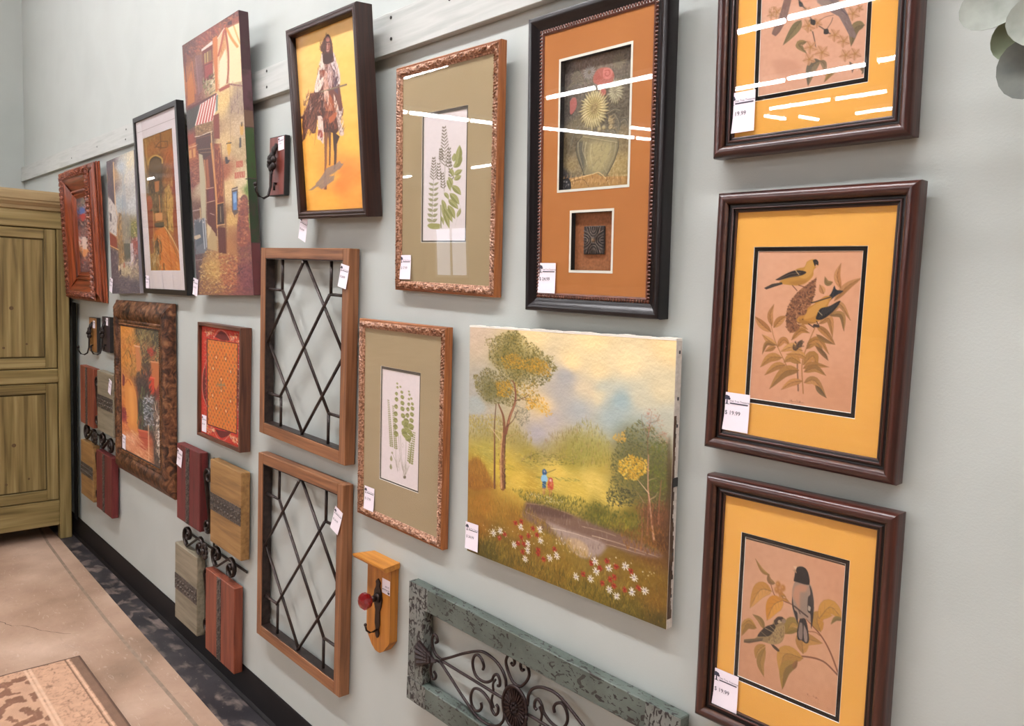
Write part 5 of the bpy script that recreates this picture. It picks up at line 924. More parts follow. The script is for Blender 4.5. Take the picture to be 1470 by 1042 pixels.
ART['textile'] = (87, 231, 'A83020', [
('N',0.06,0.9,1.4,2),('S','341 86 480 27 618 50 693 95 517 106','5A1E18',1,0),('S','362 918 506 974 711 919 743 890 539 906','5A1E18',1,0),
('S','110 327 49 449 45 607 138 714','5A1E18',1,0),('S','890 322 943 377 949 569 901 672','5A1E18',1,0),
('C','306 105 411 31 532 18 635 49 720 99',1.2,1.2,'B08A78',0.8),('C','326 917 418 981 576 989 744 902',1.2,1.2,'B08A78',0.8),
('C','136 312 41 450 37 621 153 738',1.2,1.2,'B08A78',0.8),('C','884 311 956 388 956 569 889 686',1.2,1.2,'B08A78',0.8),
('D','103 36 322 30 324 93 86 102',70,2.6,1.7,0,180,'|D0985C 9A8A80 E0C8A0 6A2A24 B86A40',0.85,3),
('D','685 40 920 32 922 98 703 100',70,2.6,1.7,0,180,'|D0985C 9A8A80 E0C8A0 6A2A24 B86A40',0.85,3),
('D','142 903 362 912 400 964 163 986',70,2.6,1.7,0,180,'|D0985C 9A8A80 E0C8A0 6A2A24 B86A40',0.85,3),
('D','711 919 947 909 949 976 745 964',70,2.6,1.7,0,180,'|D0985C 9A8A80 E0C8A0 6A2A24 B86A40',0.85,3),
('D','883 94 934 91 954 908 902 891',160,2.3,1.4,80,60,'|C0A088 8A5A48 E0C8A8 5A2A24',0.8,4),
('D','79 109 139 118 164 894 89 878',130,2.3,1.4,80,60,'|C08A68 7A3A30 B84A34',0.7,5),('P','135 116 890 108 882 888 164 903','2A1A18',1,0),
('P','157 123 877 114 869 881 183 895','BE6C2C',1,0),('D','157 123 877 114 869 881 183 895',420,6.4,1.2,88,5,'|D07E38 A85A24 C87434 8A5028',0.6,6),
('W','165 126 877 116 869 878 183 891',26,9,1.7,3.2,'|5A4A30 6E4A28 3E5048 7A3424'),
('C','338 254 402 242 424 263 382 286 346 279',0.9,0.9,'6A3A24',0.8),('L','374 260 382 276',1.4,1.4,'D8C8A0',0.9),
('C','566 249 627 237 648 257 608 280 573 273',0.9,0.9,'6A3A24',0.8),('L','600 255 607 270',1.4,1.4,'D8C8A0',0.9),
('C','262 360 326 347 348 368 306 392 270 385',0.9,0.9,'6A3A24',0.8),('L','298 366 306 382',1.4,1.4,'D8C8A0',0.9),
('C','687 350 747 337 767 357 728 381 695 374',0.9,0.9,'6A3A24',0.8),('L','721 356 728 371',1.4,1.4,'D8C8A0',0.9),
('C','257 607 322 592 344 613 301 638 265 632',0.9,0.9,'6A3A24',0.8),('L','293 612 301 628',1.4,1.4,'D8C8A0',0.9),
('C','695 608 755 594 775 614 736 638 702 632',0.9,0.9,'6A3A24',0.8),('L','728 613 736 628',1.4,1.4,'D8C8A0',0.9),
('C','350 712 414 697 436 717 394 742 358 737',0.9,0.9,'6A3A24',0.8),('L','386 717 394 732',1.4,1.4,'D8C8A0',0.9),
('C','589 708 650 693 671 713 631 738 596 732',0.9,0.9,'6A3A24',0.8),('L','623 713 631 728',1.4,1.4,'D8C8A0',0.9),
('C','467 439 529 425 551 446 510 470 475 463',0.9,0.9,'6A3A24',0.8),('L','502 444 509 460',1.4,1.4,'D8C8A0',0.9),
('C','470 539 532 525 553 546 512 570 477 564',0.9,0.9,'6A3A24',0.8),('L','505 545 512 560',1.4,1.4,'D8C8A0',0.9),
('L','405 504 604 499',1.4,1.4,'4E6A60',0.9),('L','499 470 508 544',1.4,1.4,'4E6A60',0.9),('L','424 522 596 479',1.2,1.2,'8A7A50',0.8),])
ARECT['still_life'] = (-0.125, 0.125, 0.12, 0.562)
ART['still_life'] = (21, 137, '5A4038', [

('I',[(91,42,'3A2A2A'),(370,69,'7A6A58'),(384,173,'4A5A88'),(469,244,'A03A34'),(377,329,'4A3430'),(441,451,'7A5A54'),(385,590,'E0C4B8'),(399,695,'D8905A'),(413,800,'8A5A50'),(313,906,'6A4A48'),(-95,764,'3A2424')],4),
('N',0.08,0.9,1.2,2),('D','106 8 834 33 639 940 44 996',130,4.7,1.7,80,50,'|5A5A6A A85048 C8A890 3A2A28 8A6A5A',0.7,3),
('S','285 135 563 152 476 227 234 203','4E5E90',0.9,0),('S','370 207 588 230 464 313 289 292','A83A30',0.9,0),
('S','299 519 575 540 514 748 256 765','E4CABC',0.9,0),('S','292 677 535 696 432 783 233 765','D89058',0.9,0),])
GAIN = 1.0
PRINTS = {}
def sheet(key, name, rect, depth, parent, mat, gain=1., label=None, thick=0., relief=0.):
    """painted sheet: fine grid whose colours come from the paint engine"""
    im = paint(ART[key]); H, W = im.shape[:2]
    x0, x1, z0, z1 = rect
    X, Zz = np.meshgrid(np.linspace(x0, x1, W), np.linspace(z1, z0, H))
    co = np.stack([X, np.full_like(X, -depth), Zz], -1).reshape(-1, 3)
    if relief:
        lum = im.mean(2); co[:, 1] -= (lum.reshape(-1)-.35)*relief
    idx = np.arange(H*W).reshape(H, W)
    q = np.stack([idx[:-1, :-1], idx[1:, :-1], idx[1:, 1:], idx[:-1, 1:]], -1).reshape(-1)
    me = bpy.data.meshes.new(name); me.vertices.add(H*W); me.vertices.foreach_set('co', co.reshape(-1))
    nf = (H-1)*(W-1); me.loops.add(nf*4); me.loops.foreach_set('vertex_index', q); me.polygons.add(nf)
    me.polygons.foreach_set('loop_start', np.arange(nf)*4); me.polygons.foreach_set('loop_total', np.full(nf, 4))
    me.update(calc_edges=True)
    l = np.where(im > .04045, ((im+.055)/1.055)**2.4, im/12.92)*gain*GAIN
    at = me.color_attributes.new('paint', 'FLOAT_COLOR', 'POINT')
    at.data.foreach_set('color', np.concatenate([np.clip(l, 0, .95), np.ones((H, W, 1))], -1).reshape(-1))
    return link(name, me, mat, parent, label, smooth=True)
def rails(root, w, h, prof, mats, disp=None, step=None, label=None, z0=0., names='frame_rail', seg=None, extra=(), x0=0.):
    """four mitred lengths of moulding. prof: (inset from outer edge, depth out of the wall)"""
    out = []
    n = len(prof)
    for side in range(4):
        horiz = side in (0, 2); L = w if horiz else h
        m = max(1, int(L/step)) if step else 1
        V = []; F = []
        for i in range(m+1):
            s = i/m
            for j, (u, d) in enumerate(prof):
                if horiz: x = -w/2+u+s*(w-2*u); z = u if side == 0 else h-u
                else: z = u+s*(h-2*u); x = -w/2+u if side == 3 else w/2-u
                e = disp(x if horiz else z, j/(n-1.), u, d) if disp else 0.
                V.append((x+x0, -(d+e), z+z0))
        for i in range(m):
            for j in range(n-1): a = i*n+j; F.append((a, a+1, a+n+1, a+n))
        F.append(tuple(range(n))); F.append(tuple(range(m*n, m*n+n)))
        mb = MB(); mb.v = V; mb.f = F; mb.mi = [seg[k % (n-1)] if seg and k < m*(n-1) else 0 for k in range(len(F))]
        o = mb.build(names, [mats[0] if horiz else mats[1], *extra], root, label)
        if step or n > 6:
            me = o.data; me.polygons.foreach_set('use_smooth', [len(p.vertices) == 4 for p in me.polygons])
            try: me.set_sharp_from_angle(angle=math.radians(50))
            except Exception: pass
        out.append(o)
    return out
def ring(root, name, O, I, depth, mat, thick=.0015, bevel=None, label=None, slope=1.):
    """mat board with a window; O, I = (x0, x1, z0, z1); bevelled cut edge shows its core"""
    mb = MB(); y = -depth; y2 = -depth+thick; b = thick*slope
    o = [(O[0], O[2]), (O[1], O[2]), (O[1], O[3]), (O[0], O[3])]; i = [(I[0], I[2]), (I[1], I[2]), (I[1], I[3]), (I[0], I[3])]
    k = [(I[0]+b, I[2]+b), (I[1]-b, I[2]+b), (I[1]-b, I[3]-b), (I[0]+b, I[3]-b)]
    for a in range(4):
        c = (a+1) % 4
        mb.cur = 0; mb.quad((o[a][0], y, o[a][1]), (o[c][0], y, o[c][1]), (i[c][0], y, i[c][1]), (i[a][0], y, i[a][1]))
        mb.cur = 1 if bevel else 0; mb.quad((i[a][0], y, i[a][1]), (i[c][0], y, i[c][1]), (k[c][0], y2, k[c][1]), (k[a][0], y2, k[a][1]))
    return mb.build(name, [mat, bevel] if bevel else mat, root, label, recalc=False)
def pane(root, rect, depth):
    x0, x1, z0, z1 = rect
    return MB().box(x0, x1, -depth, -depth+.0012, z0, z1).build('glass', glass_mat(), root)
def backing(root, rect, d0, d1):
    x0, x1, z0, z1 = rect
    return MB().box(x0, x1, -d1, -d0, z0, z1).build('backing_board', plain('backing_card', '6A5A48', .9), root)
PAPER = plain('tag_paper', 'EFE6EE', .55)
INK = plain('tag_ink', '3A3848', .7)
def text_geo(mb, s, size, x, z, y):
    cu = bpy.data.curves.new('t', 'FONT'); cu.body = s; cu.size = size; cu.resolution_u = 2
    ob = bpy.data.objects.new('t', cu); COL.objects.link(ob)
    me = ob.to_mesh(); n = len(mb.v)
    mb.v += [(x+v.co.x, y, z+v.co.y) for v in me.vertices]
    mb.f += [tuple(i+n for i in p.vertices) for p in me.polygons]; mb.mi += [0]*len(me.polygons)
    ob.to_mesh_clear(); bpy.data.objects.remove(ob); bpy.data.curves.remove(cu)
def price_tag(root, cx, cz, w, h, rot, depth, price, curl=0., label=None, flip=False):
    """paper price tag with the shop's tree emblem, its name and a handwritten price"""
    mb = MB(); n = 7; t = math.radians(rot); ct, st = math.cos(t), math.sin(t)
    T = lambda x, z: (cx+x*ct+z*st, cz-x*st+z*ct)
    for i in range(n):
        for k in (0, 1):
            u0, u1 = i/n, (i+1)/n
            if k == 0:
                q = []
                for x, u in ((-w/2, u0), (w/2, u0), (w/2, u1), (-w/2, u1)):
                    X, Z = T(x, -h/2+u*h); q.append((X, -depth-curl*(1-u)**2-.0006, Z))
                mb.quad(*q)
                mb.quad(*[(p[0], p[1]+.0005, p[2]) for p in q[::-1]])
    for x, u0, u1 in ((-w/2, 0, 1), (w/2, 0, 1)):
        for i in range(n):
            u0, u1 = i/n, (i+1)/n; A = T(x, -h/2+u0*h); B = T(x, -h/2+u1*h); c0 = curl*(1-u0)**2; c1 = curl*(1-u1)**2
            mb.quad((A[0], -depth-c0-.0006, A[1]), (B[0], -depth-c1-.0006, B[1]), (B[0], -depth-c1-.0001, B[1]), (A[0], -depth-c0-.0001, A[1]))
    o = mb.build('price_tag', PAPER, root, label or 'white paper price tag', recalc=False)
    g = MB(); e = w*.20; s = -1 if flip else 1
    ex, ez = -w*.36, h*.30
    for (x, z, r) in ((0, .5, .42), (-.35, .3, .3), (.38, .3, .3), (-.1, .75, .3), (.25, .65, .28)):
        g.quad(*[(ex+e*(x+r*math.cos(a*.785)), 0, ez+e*.8*(z+r*math.sin(a*.785))) for a in range(8)])
    g.quad((ex-e*.1, 0, ez+e*.3), (ex-e*.12, 0, ez-e*.6), (ex-e*.5, 0, ez-e*.75), (ex+e*.55, 0, ez-e*.75), (ex+e*.15, 0, ez-e*.6), (ex+e*.12, 0, ez+e*.3))
    text_geo(g, 'Oak Tree Treasures', w*.092, ex+e*.55, ez-e*.25, 0)
    g.quad((ex+e*.6, 0, ez-e*.62), (w*.45, 0, ez-e*.62), (w*.45, 0, ez-e*.42), (ex+e*.6, 0, ez-e*.42))
    text_geo(g, price, w*.20, -w*.42, -h*.08, 0)
    V = []
    for x, y, z in g.v:
        x, z = x*s, z*s; X, Z = T(x, z); u = z/h+.5; V.append((X, -depth-curl*(1-u)**2-.0010, Z))
    g.v = V
    g.build('lettering', INK, o, None, recalc=False)
    return o
def wall_thing(name, label, cat, k, group=None, z=None):
    f = FIT[k]; return thing(name, label, cat, (f['x'], -.004, f['z']), group, max(f['lean'], -.003), f['roll'])

# ------------------------------------------------------------------ the setting
XL, XR, YB = -37., 3.4, -20.
wallm = noisy('wall_paint', ['ACB2AD', 'B2B8B3', 'AFB4AF'], 2.2, rough=.55, detail=3, bump=.12, bscale=260, spec=.35)
def flat(name, x0, x1, y0, y1, z0, z1, mt):
    return struct(MB().box(x0, x1, y0, y1, z0, z1).build(name, mt))
flat('wall_back', XL, XR, 0, .2, -.1, CEIL, wallm)
flat('wall_left', -6.5, -6.32, -.95, 0, 0, CEIL, wallm)
farm = noisy('far_wall_paint', ['7E7468', '8A8074'], 1.2, rough=.7)
flat('wall_front', XL, XR, YB-.2, YB, -.1, CEIL, farm)
flat('wall_right', XR, XR+.2, YB, 0, -.1, CEIL, farm)
flat('wall_far_left', XL-.2, XL, YB, 0, -.1, CEIL, farm)
flat('ceiling', XL, XR, YB, 0, CEIL, CEIL+.2, plain('ceiling_paint', 'A8A49E', .8))

wf = MB()
for x0, x1, z0, z1 in ((-28.2, -28.1, .5, 2.7), (-26.0, -25.9, .5, 2.7), (-27.1, -27.0, .5, 2.7), (-28.2, -25.9, 2.6, 2.7), (-28.2, -25.9, .5, .6)): wf.box(x0, x1, YB, YB+.06, z0, z1)
wo = struct(wf.build('window_1', plain('window_frame_white', 'D8D8D4', .5)))
MB().box(-28.1, -26.0, YB+.001, YB+.01, .6, 2.6).build('pane', emit('daylight_pane', 'D8E8FF', 3.2), wo, 'bright daylit pane')

# floor: worn tan concrete
mt, nt, b = base_mat('floor_concrete')
N, L = nt.nodes, nt.links
tc = N.new('ShaderNodeTexCoord')
def nz(sc, det, dist=0., ax=(1, 1, 1)):
    mp = N.new('ShaderNodeMapping'); mp.inputs['Scale'].default_value = ax; n = N.new('ShaderNodeTexNoise'); n.inputs['Scale'].default_value = sc; n.inputs['Detail'].default_value = det; n.inputs['Distortion'].default_value = dist
    L.new(tc.outputs['Object'], mp.inputs[0]); L.new(mp.outputs[0], n.inputs['Vector']); return n.outputs['Fac']
def ramp(f, els):
    r = N.new('ShaderNodeValToRGB'); e = r.color_ramp.elements
    for i, (p, c) in enumerate(els):
        el = e[i] if i < 2 else e.new(p); el.position = p; el.color = (*lin(c), 1)
    L.new(f, r.inputs[0]); return r.outputs[0]
def mix(f, a, c2):
    x = N.new('ShaderNodeMix'); x.data_type = 'RGBA'; L.new(f, x.inputs[0]); L.new(a, x.inputs[6])
    if isinstance(c2, str): x.inputs[7].default_value = (*lin(c2), 1)
    else: L.new(c2, x.inputs[7])
    return x.outputs[2]
basec = ramp(nz(2.4, 6), [(.28, '8A715E'), (.42, 'A98B75'), (.55, 'B89A84'), (.72, 'D0B49E')])
basec = mix(ramp(nz(9, 8, .8), [(.56, '000000'), (.7, '4A4A4A')]), basec, '7E6C62')
basec = mix(ramp(nz(14, 5, 2., (1, 3, 1)), [(.63, '000000'), (.69, 'A0A0A0')]), basec, 'D8C4B4')
basec = mix(ramp(nz(26, 8, 1.2), [(.60, '000000'), (.78, '7A7A7A')]), basec, '6A5C54')
L.new(basec, b.inputs['Base Color']); b.inputs['Roughness'].default_value = .5
bp = N.new('ShaderNodeBump'); bp.inputs['Strength'].default_value = .4; bp.inputs['Distance'].default_value = .004; L.new(nz(30, 8), bp.inputs['Height']); L.new(bp.outputs[0], b.inputs['Normal'])
floor = flat('floor', XL, XR, YB, 0, -.1, 0, mt)
# grey filled joint line that runs beside the wall
jm = noisy('joint_grey', ['8A7868', 'A58F7C'], 30., rough=.7)
J = [(-6.3, -.11), (-5.6, -.12), (-5.0, -.165), (-4.3, -.19), (-3.7, -.205), (-3.1, -.21), (-2.6, -.212), (-1.2, -.215), (.6, -.21)]
mb = MB()
for (xa, ya), (xb, yb) in zip(J, J[1:]): mb.quad((xa, ya-.007, .0008), (xb, yb-.007, .0008), (xb, yb+.007, .0008), (xa, ya+.007, .0008))
mb.build('floor_joint', jm, floor, 'grey filled joint line in the concrete')
# crack and pale scuffs
crm = plain('crack_dark', '5A4A42', .9); mb = MB(); g = np.random.default_rng(3)
px = -4.05; py = -.62
for i in range(22):
    qx = px+.018; qy = py+.012+g.normal(0, .006); mb.quad((px, py-.0015, .0009), (qx, qy-.0015, .0009), (qx, qy+.0015, .0009), (px, py+.0015, .0009)); px, py = qx, qy
mb.build('floor_crack', crm, floor, 'thin dark crack in the concrete')
# bare black strip beside the wall, dusted with plaster
mt, nt, b = base_mat('strip_black'); N, L = nt.nodes, nt.links; tc = N.new('ShaderNodeTexCoord')
c = ramp(nz(6, 5), [(.3, '28262A'), (.7, '3E3A3C')])
c = mix(ramp(nz(11, 11, .5, (1, 1.6, 1)), [(.50, '000000'), (.66, 'B8B8B8')]), c, 'A39186')
c = mix(ramp(nz(60, 4), [(.68, '000000'), (.76, 'A0A0A0')]), c, 'D0C0B0')
L.new(c, b.inputs['Base Color']); b.inputs['Roughness'].default_value = .45
mb = MB()
for xa, xb, ya, yb in ((-6.3, -5.0, -.085, -.095), (-5.0, -3.8, -.095, -.118), (-3.8, -2.5, -.118, -.14), (-2.5, XR, -.14, -.15)):
    mb.quad((xa, ya, .0012), (xb, yb, .0012), (xb, 0, .0012), (xa, 0, .0012))
struct(mb.build('trim_3', mt))
# black vinyl baseboard with a toe
bb = MB(); n = 1
P = [(0, 0), (-.016, 0), (-.014, .006), (-.006, .014), (-.0045, .118), (-.003, .122), (0, .122)]
for xa, xb in ((-6.32, XR),):
    k = len(P)
    bb.v += [(xa, y, z) for y, z in P]+[(xb, y, z) for y, z in P]
    bb.f += [(i, (i+1) % k, k+(i+1) % k, k+i) for i in range(k)]+[tuple(range(k))]; bb.mi += [0]*(k+1)
struct(bb.build('baseboard_back', plain('black_vinyl', '0E0B0D', .55, 0, .2)))
# painted battens screwed along the wall (rail the top row hangs from)
bm_ = noisy('batten_paint', ['AEB2AD', 'B8BBB6', 'A6AAA5'], (3., 60., 40.), rough=.6, bump=.5, spec=.35)
def batten(name, x0, x1, zb, zt, screws):
    o = struct(MB().box(x0, x1, -.02, 0, zb, zt, .0015).build(name, bm_))
    for x, z in screws: MB().tube([(x, -.0195, z), (x, -.0212, z)], .0045, 8).build('screw', plain('screw_dark', '3A3836', .5, .6), o)
batten('trim_1', -6.32, -2.03, 2.166, 2.262, ((-2.5325, 2.2498), (-2.5311, 2.1979), (-4.02, 2.24), (-4.03, 2.195), (-4.5, 2.21), (-5.0, 2.2)))
batten('trim_2', -2.028, XR, 2.168, 2.275, ((-1.800, 2.2595), (-1.797, 2.205), (-1.55, 2.247), (-1.33, 2.20), (-.9, 2.25), (-.4, 2.2)))

# black upright standing in the gap between the armoire and the room
u = thing('black_upright', 'narrow matt black upright board against the wall beside the green armoire', 'panel', (-4.985, -.001, .0))
MB().box(-.036, .036, -.022, -.017, .125, 1.39, .001).build('board', plain('matt_black', '060606', .9, 0, .1), u)

# fluorescent strips on the ceiling (far ones mirrored in the picture glass, second row added as fill)
tm = emit('tube_light', 'F8F6FA', TUBE); hm = plain('strip_housing', 'D8D8D4', .5)
proto = {}
for i, (x, y, ax, ln) in enumerate(STRIPS):
    if y > -2: la, gr = 'white fluorescent strip light on the ceiling close above the picture wall', 'fluorescent strips beside the picture wall'
    elif y > -4.6: la, gr = 'white fluorescent strip light added as fill in the second ceiling row from the picture wall', 'added fill strips of the second ceiling row'
    else: la, gr = 'white fluorescent strip light far across the shop ceiling, mirrored in the picture glass', 'fluorescent strips mirrored in the glass'
    root = thing('ceiling_strip_light', la, 'ceiling light', (x, y, CEIL), gr)
    root.rotation_euler = (0, 0, math.pi/2 if ax == 'y' else 0)
    if ln not in proto:
        h = MB().box(-ln/2, ln/2, -.05, .05, -.10, -.002, .004); t = MB().tube([(-ln/2+.02, 0, -.130), (ln/2-.02, 0, -.130)], .036, 8)
        a = h.build('housing', hm, root); b_ = t.build('tube', tm, root); proto[ln] = (a.data, b_.data)
    else:
        for nm, me in zip(('housing', 'tube'), proto[ln]): o = bpy.data.objects.new(nm, me); COL.objects.link(o); o.parent = root

# ------------------------------------------------------------------ the armoire, far left
ax_ = -5.04
GW = lambda a: wood('green_pine', ['5A4A26', '7A683C', '8D7A4C', 'A19062'], a, rough=.5, fine=38., along=1.6, bump=.35, spread=(.3, .72))
GWD = lambda a: wood('brown_pine', ['7A5E3A', '98805A', 'A8906A'], a, rough=.5, fine=26., along=1.6, bump=.3, spread=(.25, .75))
ar = thing('armoire', 'tall antique pine armoire washed green with panelled door and moulded cornice', 'armoire', (ax_, -.030, 0))
W_ = 1.16   # runs out of the picture to the left (towards -y)
def abox(name, y0, y1, z0, z1, x0, x1, mt, bev=.003, label=None, parent=None):
    return MB().box(x0, x1, -y1, -y0, z0, z1, bev).build(name, mt, parent or ar, label)
abox('side_panel', 0, .02, .07, 1.86, -.5, -.022, GW('z')); abox('side_panel', W_-.02, W_, .07, 1.86, -.5, -.022, GW('z'))
abox('back_panel', .02, W_-.02, .07, 1.86, -.5, -.49, GWD('z'))
abox('corner_post', 0, .062, 0, 1.80, -.062, 0, GW('z'), .004); abox('corner_post', W_-.062, W_, 0, 1.80, -.062, 0, GW('z'), .004)
abox('corner_post', 0, .062, 0, 1.80, -.5, -.44, GW('z'), .004); abox('corner_post', W_-.062, W_, 0, 1.80, -.5, -.44, GW('z'), .004)
abox('bottom_rail', .062, W_-.062, .085, .235, -.03, -.004, GW('y'), .004)
abox('middle_rail', .062, W_-.062, .925, 1.005, -.028, .000, GW('y'), .004)
abox('frieze', -.002, W_+.002, 1.80, 1.895, -.5, .004, GW('y'), .004)
# cornice, three stepped mouldings
cp = [(.004, 1.895), (.012, 1.90), (.016, 1.915), (.034, 1.935), (.036, 1.945), (.040, 1.95), (.045, 1.99), (.045, 2.0)]
mb = MB(); k = len(cp)
for yy, sg in ((.012, 1), (-W_-.045+.0, -1)):
    pass
path = []
for d, z in cp: path.append([(-.5, max(d-.004, 0)*.4, z), (d, max(d-.004, 0)*.4, z), (d, -W_-d, z), (-.5, -W_-d, z)])
for i in range(k-1):
    for a in range(3): mb.quad(path[i][a], path[i][a+1], path[i+1][a+1], path[i+1][a])
mb.quad(*path[-1]); mb.quad(*path[0][::-1])
mb.build('cornice', wood('cornice_pine', ['7E6644', '9A8660', 'A8946C', 'B09C74'], 'y', rough=.5, fine=30., along=1.4, bump=.3), ar, 'browner moulded cornice')
def adoor(name, z0, z1, y0, y1, knob=False):
    d = abox(name, y0, y0+.058, z0, z1, -.026, -.002, GW('z'), .003)
    abox('stile', y1-.058, y1, z0, z1, -.026, -.002, GW('z'), .003, parent=d)
    abox('rail', y0+.058, y1-.058, z1-.055, z1, -.026, -.002, GW('y'), .003, parent=d)
    abox('rail', y0+.058, y1-.058, z0, z0+.06, -.026, -.002, GW('y'), .003, parent=d)
    nb = 3; ya = y0+.066; yb = y1-.066
    for i in range(nb):
        p = abox('panel_plank', ya+(yb-ya)*i/nb+.0001, ya+(yb-ya)*(i+1)/nb-.0001, z0+.068, z1-.063, -.024, -.006, GW('z'), .0007, parent=d)
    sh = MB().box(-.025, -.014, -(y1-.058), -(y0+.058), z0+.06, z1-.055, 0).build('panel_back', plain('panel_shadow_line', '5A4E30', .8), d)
    for (ky, kz, r) in ((.22, .34, .011), (.15, .14, .006), (.26, .12, .007), (.33, .5, .006)):
        MB().tube([(-.0064, -(y0+ky), z0+kz), (-.0052, -(y0+ky), z0+kz)], r, 10).build('knot', plain('knot_brown', '5A4428', .6), d, 'dark round knot')
    return d
for y0, y1 in ((.066, .578), (.582, W_-.066)):
    adoor('upper_door', 1.01, 1.795, y0, y1); adoor('lower_door', .24, .92, y0, y1)

# ------------------------------------------------------------------ the rug, lower left
def rug():
    rx0, rx1, ry0, ry1 = -3.395, -1.75, -1.75, -.39
    W, H = 330, 270
    g = np.zeros((H, W, 3)); X, Y = np.meshgrid(np.linspace(rx0, rx1, W), np.linspace(ry1, ry0, H))
    ex = np.minimum(np.minimum(X-rx0, rx1-X), 9); ey = np.minimum(ry1-Y, Y-ry0)
    n1 = vnoise(H, W, 5, 4, 3); n2 = vnoise(H, W, 4, 4, 8); n3 = vnoise(H, W, 8, 5, 5)*.6+vnoise(H, W, 4, 3, 9)*.4
    beige = hexc('C9A083'); brown = hexc('8E6650'); dk = hexc('6E5240')
    iso = np.clip(1-np.abs(n1-.5)/.05, 0, 1)*.6+np.clip(1-np.abs(n3-.5)/.03, 0, 1)*.5
    band = beige*(1-iso[..., None]*.8)+dk*iso[..., None]*.8
    fld = np.where((n3 > .5)[..., None], brown*.92, beige*.96); fld = fld*(1-iso[..., None]*.35)+beige*iso[..., None]*.35
    inner = (ex > .06) & (ey > .19)
    c = np.where(inner[..., None], fld, band)
    lines = (np.abs(ey-.045) < .004) | (np.abs(ey-.18) < .004) | (np.abs(ey-.195) < .003)
    c[lines] = hexc('D8B498'); c[np.abs(ey-.055) < .003] = dk
    c[ey < .036] = hexc('7E6250'); c[(ex < .008) | (ey < .006)] = hexc('5A4438')
    c *= (1+.08*(n2-.5))[..., None]
    me = bpy.data.meshes.new('rug_pile')
    co = np.stack([X, Y, np.full_like(X, .010)+.0012*(n2-.5)], -1)
    idx = np.arange(H*W).reshape(H, W); q = np.stack([idx[:-1, :-1], idx[1:, :-1], idx[1:, 1:], idx[:-1, 1:]], -1).reshape(-1)
    nf = (H-1)*(W-1); me.vertices.add(H*W); me.vertices.foreach_set('co', (co-np.array([rx0, ry1, 0])).reshape(-1))
    me.loops.add(nf*4); me.loops.foreach_set('vertex_index', q); me.polygons.add(nf); me.polygons.foreach_set('loop_start', np.arange(nf)*4); me.polygons.foreach_set('loop_total', np.full(nf, 4)); me.update(calc_edges=True)
    l = np.clip(c, 0, 1); l = np.where(l > .04045, ((l+.055)/1.055)**2.4, l/12.92)
    me.color_attributes.new('paint', 'FLOAT_COLOR', 'POINT').data.foreach_set('color', np.concatenate([l, np.ones((H, W, 1))], -1).reshape(-1))
    r = thing('rug', 'beige and brown floral rug with a dark bound edge on the concrete floor', 'rug', (rx0, ry1, .0015))
    link('rug_pile', me, paint_mat('rug_wool', .95, bump=.6), r, smooth=True)
    MB().box(0, rx1-rx0, ry0-ry1, 0, 0, .0092, .002).build('rug_backing', plain('rug_edge', '5A4438', .9), r)
rug()

# ------------------------------------------------------------------ pictures
SHEETM = paint_mat('printed_paper', .65); CANVM = paint_mat('oil_on_canvas', .5, coat=.1, bump=.35)
WHITECORE = plain('mat_core', 'E8E4D8', .8)
# --- the three bird prints, right-hand column
bw = lambda a: wood('mahogany', ['1E0A07', '35130C', '4A2014'], a, rough=.3, fine=170., along=6., bump=.12, coat=.25)
bprof = [(0, 0), (0, .022), (.0015, .0265), (.006, .0295), (.011, .030), (.016, .0275), (.0195, .0225), (.0205, .0195), (.0225, .0190), (.0245, .0200), (.0265, .0205), (.028, .0195), (.0285, .0178), (.031, .0172), (.033, .0160), (.033, .004)]
YM = noisy('mustard_mat', ['E3A84C', 'E8AE52', 'E0A54A'], 3., rough=.8, spec=.2)
def bird_picture(k, key, label, gain, price, tagc):
    f = FIT[k]; w, h = f['w'], f['h']
    r = wall_thing('framed_bird_print', label, 'framed picture', k, 'framed bird prints in the right-hand column')
    rails(r, w, h, bprof, (bw('x'), bw('z')), seg=[0, 0, 0, 0, 0, 2, 1, 1, 1, 0, 0, 1, 1, 2, 2], extra=(plain('dark_cove', '0A0403', .35, 0, .3), noisy('inner_lip_brown', ['2C140B', '4A2812'], 90., rough=.45)))
    ring(r, 'outer_mat', (-.134, .134, .028, .41), (-.0962, .0915, .0868, .3475), .0135, YM, .0008, WHITECORE, 'mustard yellow mat board')
    ring(r, 'inner_mat', (-.10, .095, .083, .351), (-.0888, .0843, .0943, .3403), .0123, plain('black_mat', '120D0A', .9, 0, .1), .0008, WHITECORE, 'black inner mat board')
    sheet(key, 'print', ARECT[key], .011, r, SHEETM, gain)
    backing(r, (-.135, .135, .026, .412), .002, .0095)
    pane(r, (-.1335, .1335, .029, .409), .0158)
    price_tag(r, *tagc, .0162, price, curl=.001)
    return r
bird_picture('bird1', 'songbird', 'dark framed print of two long-tailed birds on blossom, highest of the right-hand column', .95, '$ 19.99', (-.116, .073, .0495, .066, 0))
bird_picture('bird2', 'goldfinch', 'dark framed print of two yellow goldfinches on a seed head with mustard mat', .93, '$ 19.99', (-.1095, .0678, .050, .0655, 0))
bird_picture('bird3', 'grosbeak', 'dark framed print of a black-headed bird above a streaked brown bird, lowest right picture', .98, '$ 19.99', (-.109, .0605, .050, .068, 0))

